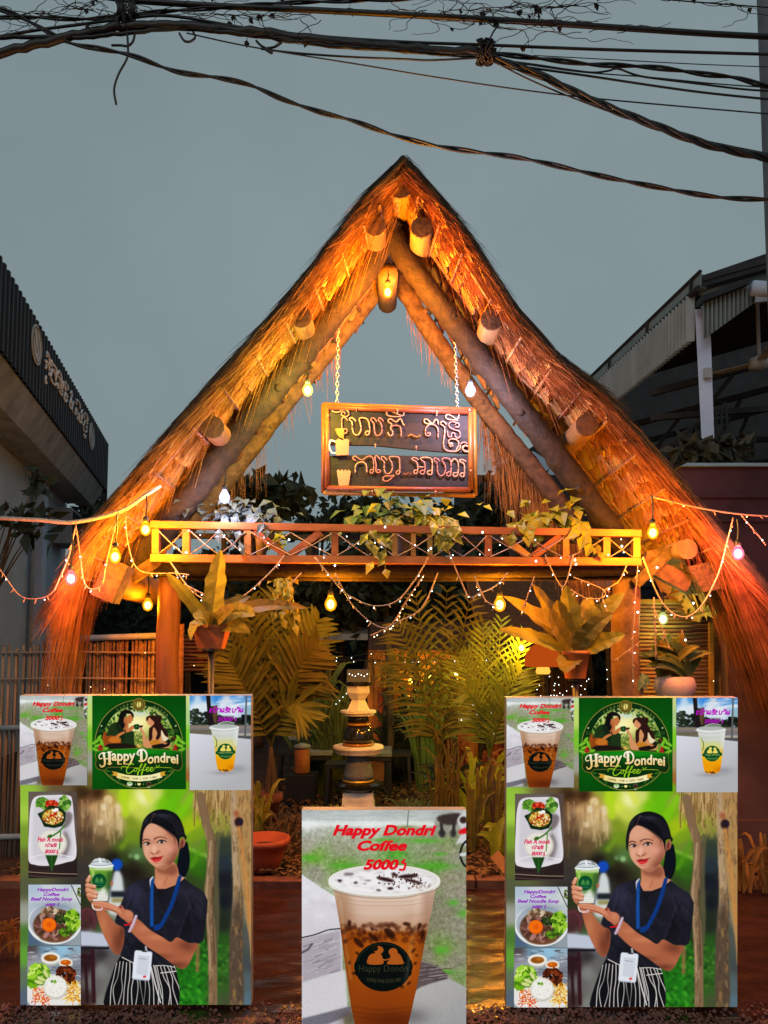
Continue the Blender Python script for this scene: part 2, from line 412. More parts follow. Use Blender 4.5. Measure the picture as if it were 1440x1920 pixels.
def paint_coffee():
    p = Print(566, 1519, 874, 1930, 2.0, (150, 148, 138)); p.fr = (540, 1500, 4.0)
    p.soft([(110, 90, 175, 182, 182), (400, 90, 190, 198, 196), (700, 90, 185, 195, 195), (1000, 90, 200, 205, 203), (1320, 90, 190, 190, 190),
            (150, 190, 228, 232, 230), (600, 190, 215, 220, 215), (900, 180, 195, 200, 185), (1200, 200, 150, 150, 140),
            (150, 260, 165, 168, 155), (500, 260, 170, 170, 155), (1000, 270, 150, 155, 130), (1200, 320, 140, 150, 110), (150, 330, 165, 162, 148),
            (400, 380, 155, 158, 135), (800, 330, 150, 158, 125), (1100, 400, 145, 150, 120), (200, 440, 120, 165, 70), (800, 400, 110, 160, 80),
            (400, 480, 120, 158, 80), (1100, 500, 105, 150, 70), (1250, 450, 150, 150, 130), (200, 520, 155, 152, 140), (1200, 600, 150, 145, 125),
            (1200, 800, 140, 140, 118), (1300, 700, 155, 150, 135), (1100, 900, 138, 135, 112), (1280, 950, 150, 148, 130), (1150, 1120, 120, 150, 80),
            (1250, 1200, 148, 145, 125), (1050, 1150, 140, 135, 115), (1310, 1350, 130, 150, 100)], 1.6)
    p.grain(16, 2, 3); p.grain(14, 5, 4)
    R = np.random.RandomState(2)
    for _ in range(420):
        x, y = 110 + R.rand() * 1220, 230 + R.rand() * 1100
        c = [(95, 150, 60), (165, 160, 140), (110, 112, 88), (125, 160, 95)][R.randint(4)]
        p.ell(x, y, 6 + R.rand() * 22, 3 + R.rand() * 6, c, 3, .28)
    for (x, y, rx, ry) in ((160, 435, 70, 22), (420, 490, 110, 18), (720, 300, 120, 14), (1020, 305, 130, 22), (820, 405, 60, 26), (1100, 495, 150, 26), (1150, 1125, 55, 25), (1240, 770, 45, 25), (1190, 1290, 60, 20), (1310, 850, 40, 30), (1140, 405, 50, 12)):
        p.blob(x, y, rx, ry, (88, 172, 52), .75)
    p.rect(60, 60, 1400, 160, ((165, 172, 172), (190, 196, 196), (0, 60), (0, 160)), 4, .6)
    R = np.random.RandomState(8)
    for _ in range(30): p.line([(100 + R.rand() * 1200, 70 + R.rand() * 100)] * 1 + [(100 + R.rand() * 1200, 75 + R.rand() * 90)], 8, (215, 220, 220) if R.rand() > .5 else (160, 168, 168), 6, .2)
    p.rect(60, 160, 1100, 200, (232, 236, 234), 8, .8)
    p.line([(905, 60), (895, 200)], 9, (130, 140, 130), 2)
    p.blob(880, 205, 90, 18, (120, 130, 80), .8)
    # cart and motorbike, out of focus
    p.poly([(1115, 140), (1160, 110), (1290, 100), (1270, 160), (1250, 185), (1160, 180)], (72, 58, 55), 6)
    p.line([(1150, 180), (1155, 260)], 22, (60, 55, 55), 6); p.line([(1245, 180), (1240, 260)], 22, (62, 58, 58), 6)
    p.ell(1155, 250, 26, 30, (58, 56, 56), 6); p.ell(1240, 250, 22, 28, (62, 58, 58), 6)
    p.poly([(1270, 150), (1310, 100), (1345, 95), (1345, 330), (1300, 320), (1260, 330), (1300, 240)], (205, 205, 205), 5)
    p.ell(1315, 150, 28, 26, (70, 48, 48), 4); p.poly([(1283, 230), (1345, 205), (1345, 245), (1290, 255)], (215, 30, 40), 3)
    t = np.linspace(-2.2, 2.2, 20)
    p.line([(1375 - 82 * math.cos(a), 405 + 108 * math.sin(a)) for a in t], 17, (40, 42, 42), 2)
    p.line([(1300, 410), (1345, 405)], 26, (205, 212, 208), 3)
    # table of split logs
    p.poly([(60, 530), (104, 558), (220, 640), (350, 720), (400, 800), (420, 1700), (60, 1700)], ((222, 220, 226), (188, 184, 190), (104, 600), (250, 1600)), 1, 1, False)
    p.poly([(900, 1180), (985, 1200), (1100, 1240), (1200, 1330), (1345, 1410), (1345, 1720), (880, 1720)], ((150, 145, 145), (172, 170, 168), (950, 1200), (1100, 1600)), 2, 1, False)
    p.poly([(930, 1190), (1010, 1215), (1110, 1245), (1200, 1330), (1060, 1380), (950, 1430)], (105, 92, 92), 4, 1)
    for i in range(26):
        x = 940 + R.rand() * 200; y = 1230 + R.rand() * 130
        p.line([(x, y), (x + 50, y - 12 + R.rand() * 8), (x + 100, y - 10)], 5, (70, 58, 60) if i % 2 else (165, 155, 155), 2, .7)
    p.poly([(1000, 1400), (1200, 1345), (1345, 1415), (1345, 1720), (930, 1720), (940, 1440)], ((178, 176, 174), (160, 160, 160), (1000, 1400), (1200, 1700)), 3, 1, False)
    p.line([(104, 1032), (200, 1010), (300, 975), (390, 965)], 9, (40, 36, 42), 2)
    p.poly([(104, 1040), (390, 975), (400, 1280), (104, 1370)], (168, 160, 168), 6, .85, False)
    for i in range(46):
        x, y = 110 + R.rand() * 240, 1050 + R.rand() * 250
        p.line([(x, y), (x + 40 + R.rand() * 50, y - 22)], 3 + R.rand() * 7, [(112, 104, 112), (205, 200, 208), (140, 130, 140)][i % 3], 3, .55)
    p.line([(104, 1145), (150, 1120), (180, 1080)], 14, (92, 84, 92), 4, .9)
    p.poly([(104, 1370), (430, 1275), (450, 1560), (104, 1640)], (205, 203, 206), 5, 1, False)
    p.poly([(104, 1640), (300, 1590), (470, 1545), (480, 1610), (300, 1680), (104, 1720)], (120, 118, 128), 5, 1, False)
    for i in range(16):
        x, y = 110 + R.rand() * 260, 640 + R.rand() * 340
        p.blob(x, y, 40, 26, (240, 240, 246) if i % 2 else (196, 192, 200), .35)
    p.grain(5, 2, 9)
    # cup
    body = [(340, 660), (1108, 660), (1072, 860), (1033, 1030), (962, 1420), (922, 1600), (892, 1720), (512, 1720), (474, 1560), (432, 1260), (388, 930), (358, 760)]
    p.blob(930, 1620, 130, 70, (95, 92, 95), .6); p.blob(470, 1640, 80, 60, (90, 75, 65), .7)
    p.poly(body, ((205, 170, 150), (160, 82, 12), (0, 780), (0, 1020)), 0, 1, False)
    cl = p.mask(body, False); p.clip = cl
    p.poly([(300, 640), (1150, 640), (1100, 900), (1040, 975), (900, 985), (800, 990), (720, 975), (640, 990), (520, 965), (430, 955), (330, 930)], ((222, 198, 180), (186, 150, 130), (0, 720), (0, 980)), 7)
    p.blob(780, 1180, 330, 190, (186, 108, 28), .7); p.blob(700, 1500, 330, 160, (140, 70, 14), .8); p.blob(800, 1660, 360, 90, (95, 40, 10), .8)
    p.rect(330, 640, 470, 1720, (110, 62, 22), 36, .38); p.rect(985, 960, 1120, 1720, (105, 52, 14), 26, .4); p.rect(1010, 680, 1120, 960, (150, 112, 92), 18, .5)
    for y in (745, 775, 850, 865): p.line([(340, y - 22), (520, y + 12), (730, y + 20), (930, y + 10), (1110, y - 26)], 6, (170, 138, 120), 3, .45)
    for y in (1560, 1600, 1630): p.line([(440, y - 20), (700, y + 14), (960, y - 20)], 6, (95, 48, 12), 4, .5)
    R = np.random.RandomState(12)
    for i in range(120):
        x = 380 + R.rand() * 680; y = 930 + abs(R.randn()) * 90
        if y < 1080: p.ell(x, y, 8 + R.rand() * 22, 6 + R.rand() * 14, (70, 30, 12), 4, .45, R.rand() * 180)
    for (x, y, a, b, g) in ((640, 1030, 46, 16, 40), (760, 1000, 52, 26, 45), (530, 1070, 50, 22, 45), (985, 950, 30, 12, -60), (890, 930, 30, 14, 10), (630, 965, 20, 10, 60), (460, 925, 14, 26, 0), (940, 1130, 24, 10, -50), (1010, 1010, 34, 12, -70), (965, 1165, 12, 8, 0), (495, 1300, 16, 10, 0), (460, 1220, 10, 14, 0), (430, 1060, 12, 16, 0), (905, 1375, 20, 9, -40), (850, 1395, 22, 10, 40), (955, 1225, 16, 8, -50), (520, 1150, 16, 10, 30)):
        p.ell(x, y, a, b, (50, 20, 8), 4, .85, g)
    p.ell(695, 860, 190, 40, (235, 215, 200), 24, .35)
    p.clip = None
    # rim and foam
    p.ell(722, 608, 424, 124, (196, 190, 176)); p.ell(722, 604, 418, 118, (236, 234, 228)); p.ell(722, 600, 402, 108, (222, 218, 216))
    p.ell(700, 610, 380, 90, (242, 240, 242), 10, .9)
    for i in range(60):
        t = R.rand() * 6.28; q = math.sqrt(R.rand()) * .9
        p.ell(722 + 395 * q * math.cos(t), 602 + 100 * q * math.sin(t), 14 + R.rand() * 30, 3 + R.rand() * 4, (172, 165, 168), 3, .4)
    for (x, y, a, b, g) in ((730, 595, 70, 14, 12), (900, 572, 76, 15, -4), (940, 610, 72, 11, 14), (800, 560, 26, 12, 20), (768, 663, 24, 10, 0), (680, 676, 20, 6, 10), (388, 606, 16, 9, 0), (508, 620, 14, 8, 0), (455, 556, 40, 13, 0), (908, 662, 8, 7, 0), (828, 645, 6, 5, 0), (576, 628, 6, 4, 0), (600, 605, 24, 6, 0)):
        p.ell(x, y, a, b, (45, 22, 22) if x not in (455, 600) else (135, 125, 130), 3, .95, g)
    speck(p, 90, 850, 600, 200, 60, [(60, 28, 26), (110, 70, 66)], 2, 7, 4)
    speck(p, 30, 1000, 650, 80, 30, [(150, 120, 110)], 4, 12, 5, .5, .5)
    t = np.linspace(.15, 3.0, 24); p.line([(722 + 420 * math.cos(a), 610 + 121 * math.sin(a)) for a in t], 8, (238, 236, 224), 2)
    p.line([(345, 680), (520, 722), (720, 736), (900, 726), (1105, 676)], 14, (150, 125, 110), 5, .6)
    # round sticker
    p.ell(715, 1250, 212, 186, (8, 18, 16)); p.poly([(505, 1215), (560, 1195), (880, 1195), (928, 1215), (930, 1275), (880, 1330), (550, 1330), (500, 1275)], (8, 18, 16))
    t = np.linspace(-2.9, -.25, 20); p.line([(715 + 198 * math.cos(a), 1250 + 172 * math.sin(a)) for a in t], 4, (40, 60, 50), 1)
    o = (172, 96, 34)
    p.poly([(600, 1230), (600, 1185), (620, 1158), (655, 1148), (690, 1150), (708, 1180), (710, 1230)], o); p.ell(680, 1125, 36, 30, o); p.ell(650, 1112, 26, 22, (30, 28, 18))
    p.poly([(745, 1230), (765, 1190), (770, 1150), (800, 1140), (840, 1160), (860, 1200), (862, 1230)], o); p.ell(788, 1140, 34, 30, o); p.line([(700, 1190), (730, 1200), (760, 1190)], 10, o, 2)
    p.text('Happy Dondri', (532, 1238, 902, 1304), (58, 62, 42), 0, 0)
    p.text('COFFEE WINE GOOD VIBES', (590, 1345, 850, 1372), (88, 82, 56), .01, 0, .9, -14)
    p.line([(980, 700), (940, 1000), (880, 1380)], 24, (236, 214, 190), 18, .2); p.line([(392, 760), (430, 1060), (470, 1340)], 14, (240, 210, 180), 12, .22)
    red = (228, 14, 36)
    for dx, c in ((4, (170, 120, 120)), (0, red)):
        a = .45 if dx else 1
        p.text('Happy Dondri', (335 + dx, 186 + dx, 1113 + dx, 290 + dx), c, .042, .3, a); p.text('Coffee', (520 + dx, 303 + dx, 892 + dx, 382 + dx), c, .042, .3, a)
        p.text('5000', (565 + dx, 445 + dx, 832 + dx, 524 + dx), c, .045, .3, a); p.line([(872 + dx, 448 + dx), (856 + dx, 470 + dx), (880 + dx, 478 + dx), (868 + dx, 520 + dx), (838 + dx, 522 + dx)], 15, c, 0, a)
    p.grain(3, 1, 1)
    return p

def couple(p, o, fr, sc=1.0):
    pass

def paint_logo():
    p = Print(173.5, 1304, 349, 1480, 3.4, (6, 78, 12)); p.fr = (170, 1300, 7.579)
    p.blob(690, 700, 620, 620, (8, 104, 16), .9); p.blob(120, 700, 160, 500, (14, 124, 26), .6); p.blob(1280, 740, 140, 500, (10, 110, 22), .6)
    gold = (196, 176, 92)
    p.ell(688, 720, 628, 632, gold); p.ell(688, 720, 618, 622, (10, 70, 20)); p.ell(688, 720, 618, 622, (6, 46, 16), 20, .6)
    p.ell(688, 700, 520, 520, (120, 138, 70)); R = np.random.RandomState(4)
    cl = p.mask([(168, 700), (190, 560), (250, 420), (340, 300), (470, 205), (600, 180), (760, 180), (920, 205), (1040, 290), (1130, 410), (1190, 560), (1210, 700), (1210, 800), (168, 800)]); p.clip = cl
    p.blob(700, 380, 330, 260, (248, 232, 150), 1); p.blob(640, 480, 120, 160, (255, 248, 190), .9); p.blob(720, 270, 150, 60, (196, 214, 206), .9); p.blob(320, 330, 110, 90, (225, 232, 160), .8); p.blob(1060, 380, 70, 60, (200, 215, 170), .7); p.blob(690, 700, 130, 120, (90, 110, 40), .8)
    for i in range(260):
        a = math.pi * (1 + R.rand()); q = .72 + R.rand() * .28
        x, y = 688 + 520 * q * math.cos(a), 720 + 540 * q * math.sin(a)
        if abs(x - 688) < 150 and y > 260: continue
        c = [(28, 70, 22), (60, 110, 36), (150, 180, 70), (18, 48, 20)][R.randint(4)]
        p.ell(x, y, 14 + R.rand() * 24, 8 + R.rand() * 10, c, 2, .75, R.rand() * 180)
    for i in range(90):
        x, y = 620 + R.rand() * 120, 540 + R.rand() * 200
        p.ell(x, y, 8 + R.rand() * 10, 5 + R.rand() * 5, [(52, 88, 30), (240, 230, 130), (96, 130, 50)][R.randint(3)], 2, .7, R.rand() * 180)
    # man, turned right
    p.poly([(245, 780), (225, 640), (250, 540), (290, 450), (360, 410), (450, 440), (520, 520), (610, 540), (620, 640), (590, 780)], (38, 62, 30), 2)
    p.poly([(360, 440), (440, 470), (480, 560), (470, 660), (430, 700), (400, 560)], (24, 44, 22), 8)
    p.poly([(470, 350), (520, 330), (575, 300), (610, 320), (606, 380), (588, 400), (570, 430), (545, 430), (540, 480), (510, 540), (470, 520), (470, 440)], (196, 124, 76), 1); p.blob(480, 440, 30, 60, (120, 62, 36), .6)
    p.poly([(500, 300), (470, 400), (490, 440), (470, 500), (440, 480), (420, 430), (385, 450), (400, 380), (415, 300), (455, 245), (530, 232), (590, 262), (618, 310), (606, 350), (580, 300), (550, 290)], (24, 20, 22), 1)
    p.poly([(360, 610), (420, 560), (500, 530), (560, 480), (610, 452), (640, 470), (620, 500), (560, 545), (500, 560), (430, 600), (370, 640)], (198, 126, 78), 1); p.line([(486, 520), (502, 556)], 16, (40, 26, 20), 1)
    p.poly([(620, 446), (690, 440), (690, 505), (640, 512), (622, 490)], (28, 70, 34), 1); p.ell(655, 470, 14, 18, (60, 110, 60), 2)
    p.ell(300, 690, 140, 90, (150, 80, 26), 2, 1, 8); p.ell(350, 660, 90, 50, (200, 124, 46), 6, .9); p.poly([(250, 720), (440, 710), (640, 735), (640, 775), (240, 790)], (40, 26, 20), 3)
    p.ell(200, 600, 26, 60, (170, 80, 30), 6, .9, 10)
    # woman, turned left
    p.poly([(990, 480), (1050, 500), (1100, 600), (1140, 720), (1120, 800), (880, 800), (800, 720), (830, 600), (880, 480)], (206, 150, 104), 2)
    p.poly([(980, 500), (1050, 510), (1090, 600), (1120, 690), (1040, 680), (1010, 600), (990, 560)], (232, 214, 178), 2)
    p.poly([(810, 380), (830, 340), (880, 330), (930, 370), (930, 430), (890, 470), (850, 462), (830, 440), (812, 430)], (214, 148, 108), 1)
    p.poly([(800, 400), (792, 350), (820, 322), (880, 308), (960, 325), (985, 310), (1015, 330), (1010, 375), (1000, 400), (1040, 480), (1080, 520), (1110, 620), (1060, 600), (1010, 520), (1000, 600), (960, 660), (930, 640), (950, 560), (900, 480), (880, 560), (880, 640), (840, 680), (830, 600), (836, 500), (870, 470), (905, 430), (900, 400), (870, 372), (845, 345), (830, 350)], (58, 30, 24), 1)
    p.poly([(740, 640), (736, 560), (706, 520), (706, 480), (730, 490), (770, 560), (800, 650), (820, 720), (900, 760), (840, 790), (760, 750)], (210, 148, 106), 1); p.poly([(690, 460), (745, 455), (742, 475), (712, 488)], (70, 24, 34), 1)
    p.ell(920, 700, 80, 40, (196, 132, 46), 3); p.poly([(880, 740), (1060, 700), (1130, 660), (1120, 740), (1000, 780), (900, 780)], (36, 26, 24), 3)
    p.ell(1060, 700, 34, 24, (198, 130, 86), 2); p.line([(1078, 690), (1110, 660)], 26, (24, 52, 30), 2)
    p.blob(690, 750, 40, 20, (255, 190, 100), .9); p.rect(160, 778, 1220, 860, (14, 70, 20))
    p.clip = None
    p.poly([(150, 790), (1230, 790), (1200, 1000), (1050, 1200), (850, 1300), (530, 1300), (330, 1200), (180, 1000)], (8, 58, 20), 3, 1, False)
    p.ell(1215, 645, 66, 40, (66, 40, 20), 2); speck(p, 30, 1215, 645, 60, 36, [(40, 22, 14), (110, 70, 36)], 8, 14, 3)
    for sx in (0, 1):
        for (x, y, a) in ((120, 640, 55), (160, 690, 110), (75, 690, 30), (80, 800, -20), (200, 790, 15), (110, 740, 20)):
            X = x if not sx else 1376 - x; A = a if not sx else 180 - a
            p.ell(X, y, 62, 24, (112, 176, 40), 1, 1, -A); p.line([(X - 40 * math.cos(math.radians(A)), y + 40 * math.sin(math.radians(A))), (X + 40 * math.cos(math.radians(A)), y - 40 * math.sin(math.radians(A)))], 4, (196, 226, 110), 1)
        for (x, y) in ((140, 750), (160, 790), (128, 790)):
            p.ell(x if not sx else 1376 - x - 30, y, 22, 22, (168, 22, 18)); p.ell((x if not sx else 1376 - x - 30) - 6, y - 6, 6, 6, (250, 130, 110))
    # top medallion
    p.ell(690, 158, 92, 92, (150, 124, 50)); p.ell(690, 158, 80, 80, (92, 84, 34)); p.ell(690, 158, 66, 66, (122, 110, 44)); p.ell(690, 158, 30, 42, (232, 216, 130), 0, 1, 12); p.line([(696, 120), (684, 150), (694, 176), (684, 198)], 9, (96, 84, 34))
    for i, ch in enumerate('COFFEE'):
        a = math.radians(238 + i * 5.4); x, y = 688 + 575 * math.cos(a), 720 + 578 * math.sin(a); p.text(ch, (x - 10, y - 15, x + 10, y + 15), (150, 160, 84), .01)
    for i, ch in enumerate('&WINE'):
        a = math.radians(293 + i * 5.4); x, y = 688 + 575 * math.cos(a), 720 + 578 * math.sin(a); p.text(ch, (x - (3 if ch == 'I' else 10), y - 15, x + (3 if ch == 'I' else 10), y + 15), (150, 160, 84), .01)
    for x in (160, 1215): p.text('*', (x - 14, 448, x + 14, 476), (225, 230, 180)); p.line([(x - 40, 520), (x + 30, 520)], 6, (90, 120, 60)); p.line([(x - 40, 548), (x + 30, 548)], 6, (90, 120, 60))
    # banner
    p.poly([(120, 815), (420, 790), (690, 780), (960, 790), (1260, 815), (1300, 860), (1305, 960), (1310, 1040), (1260, 1100), (1180, 1085), (1090, 1055), (690, 1060), (280, 1055), (200, 1098), (110, 1080), (70, 1020), (78, 940), (66, 870)], (136, 122, 50), 0)
    p.poly([(125, 823), (420, 798), (690, 788), (960, 798), (1255, 823), (1292, 865), (1297, 960), (1300, 1035), (1255, 1090), (1180, 1076), (1090, 1047), (690, 1052), (280, 1047), (200, 1088), (115, 1070), (80, 1018), (88, 940), (76, 870)], ((16, 122, 20), (10, 62, 18), (0, 800), (0, 1010)), 0)
    p.blob(690, 830, 480, 40, (30, 150, 30), .7); p.blob(160, 980, 70, 90, (46, 52, 18), .7); p.blob(1240, 960, 60, 110, (40, 50, 18), .7)
    dark, cream = (30, 30, 8), ((250, 240, 214), (236, 196, 120), (0, 850), (0, 1000))
    for dx, dy, c in ((10, 12, dark), (0, 0, cream)):
        p.text('appy', (300 + dx, 856 + dy, 640 + dx, 1010 + dy), c, .028, 0, 1, -8)
        p.text('ondrei', (812 + dx, 842 + dy, 1250 + dx, 986 + dy), c, .028, 0, 1, 22)
        p.line([(190 + dx, 850 + dy), (206 + dx, 960 + dy), (200 + dx, 1020 + dy), (160 + dx, 1044 + dy), (136 + dx, 1015 + dy)], 34, c, 0, 1, True, 14)
        p.line([(270 + dx, 840 + dy), (276 + dx, 1000 + dy)], 38, c); p.line([(200 + dx, 935 + dy), (276 + dx, 922 + dy)], 16, c); p.line([(240 + dx, 838 + dy), (306 + dx, 832 + dy)], 14, c); p.line([(246 + dx, 1002 + dy), (304 + dx, 996 + dy)], 14, c)
        p.line([(212 + dx, 846 + dy), (160 + dx, 850 + dy), (124 + dx, 890 + dy), (136 + dx, 930 + dy), (168 + dx, 922 + dy)], 15, c)
        p.line([(722 + dx, 815 + dy), (726 + dx, 950 + dy)], 38, c); p.line([(668 + dx, 862 + dy), (690 + dx, 812 + dy), (750 + dx, 800 + dy), (796 + dx, 846 + dy), (796 + dx, 920 + dy), (750 + dx, 962 + dy), (694 + dx, 962 + dy)], 24, c); p.line([(668 + dx, 862 + dy), (690 + dx, 880 + dy)], 18, c)
        for x in (404, 515): p.line([(x - 12 + dx, 1006 + dy), (x + 40 + dx, 1004 + dy)], 12, c)
        for x, y in ((938, 965), (986, 966), (1180, 996)): pass
    for dx, c in ((6, (16, 40, 10)), (0, (160, 214, 44))):
        p.line([(440 + dx, 1080), (446 + dx, 1045), (500 + dx, 1040), (540 + dx, 1060)], 8, c)
        p.line([(615 + dx, 1010), (585 + dx, 1000), (535 + dx, 1040), (512 + dx, 1095), (530 + dx, 1135), (575 + dx, 1125), (610 + dx, 1095)], 12, c)
        p.line([(650 + dx, 1060), (625 + dx, 1075), (624 + dx, 1105), (650 + dx, 1105), (662 + dx, 1075), (650 + dx, 1060), (690 + dx, 1075)], 10, c)
        for x in (690, 745): p.line([(x + dx, 1075), (x + 40 + dx, 1020), (x + 46 + dx, 1002), (x + 28 + dx, 1010), (x + 6 + dx, 1080), (x - 14 + dx, 1155), (x - 20 + dx, 1160), (x - 10 + dx, 1110), (x + 50 + dx, 1080)], 10, c)
        for x in (795, 848): p.line([(x + dx, 1088), (x + 34 + dx, 1066), (x + 26 + dx, 1048), (x + 4 + dx, 1066), (x + 2 + dx, 1098), (x + 26 + dx, 1106), (x + 54 + dx, 1082)], 10, c)
        p.line([(896 + dx, 1090), (940 + dx, 1056), (1150 + dx, 1058)], 5, c); p.line([(935 + dx, 1020), (955 + dx, 1050), (985 + dx, 1018)], 8, c)
    p.poly([(365, 1120), (520, 1160), (690, 1172), (860, 1158), (1010, 1118), (1020, 1195), (860, 1236), (690, 1252), (520, 1238), (375, 1200)], ((236, 210, 130), (248, 236, 180), (365, 1100), (690, 1100)), 0, 1, False)
    for s in (0, 1):
        X = lambda x: x if not s else 1380 - x
        p.poly([(X(300), 1105), (X(330), 1130), (X(310), 1165), (X(385), 1180), (X(385), 1118)], (206, 160, 60), 0, 1, False)
    for i, ch in enumerate('COFFEE, WINE & GOOD VIBES'):
        if ch == ' ': continue
        u = (i - 12) / 12; x = 690 + u * 245; y = 1212 - 26 * u * u; p.text(ch, (x - 9, y - 13, x + 8, y + 13) if ch not in 'I,' else (x - 2, y - (13 if ch == 'I' else -6), x + 3, y + 15), (60, 56, 24), .01)
    p.line([(240, 1140), (400, 1260), (560, 1320)], 4, (120, 140, 60)); p.line([(1140, 1140), (980, 1260), (820, 1320)], 4, (120, 140, 60))
    for s in (0, 1):
        for (x, y, a) in ((260, 1105, 30), (300, 1165, 40), (350, 1235, 35), (410, 1230, 50), (430, 1290, 20), (230, 1100, 60)):
            X = x if not s else 1380 - x; p.ell(X, y, 26, 10, (60, 120, 40), 1, 1, a if not s else -a)
    p.ell(560, 1285, 40, 32, (214, 222, 190), 2); p.ell(562, 1272, 30, 12, (120, 170, 90), 2); p.text('+', (630, 1280, 652, 1302), (150, 160, 80)); p.ell(682, 1288, 14, 14, (240, 220, 150)); p.ell(702, 1288, 14, 14, (240, 220, 150)); p.poly([(668, 1292), (716, 1292), (692, 1316)], (240, 220, 150), 0, 1, False); p.text('+', (742, 1280, 764, 1302), (150, 160, 80))
    p.ell(830, 1282, 34, 34, (110, 120, 90), 1, .8); p.ell(830, 1288, 26, 24, (80, 22, 30), 2); p.line([(830, 1314), (830, 1335)], 6, (190, 190, 160)); p.line([(808, 1338), (852, 1338)], 6, (190, 190, 160))
    return p

KH = {'sting': [[(0, 10), (0, 0), (2, -1), (3, 0), (3, 10)]]}
def scribble(p, x0, y0, x1, y1, n, col, wd):
    """small Khmer letters of the flat print"""
    w = (x1 - x0) / n
    G = [[(.1, .25), (.3, .0), (.5, .3), (.2, .5), (.15, .95), (.5, .95)], [(.1, 0), (.15, .9), (.4, 1), (.75, .9), (.8, .1)], [(.1, .3), (.4, 0), (.8, .2), (.8, 1)], [(.2, .1), (.1, .6), (.3, 1), (.55, .6), (.7, 1), (.85, .5), (.6, 0)], [(.1, .1), (.5, 0), (.8, .1), (.3, .5), (.8, .6), (.7, 1), (.2, 1)]]
    for i in range(n):
        g = G[i % 5]; h = y1 - y0
        p.line([(x0 + (i + u) * w + .25 * h * (1 - v), y0 + v * h) for u, v in g], wd, col)
        if i % 3 == 1: p.line([(x0 + i * w + .5 * h, y0 - .35 * h), (x0 + (i + .8) * w + .4 * h, y0 - .22 * h)], wd, col)

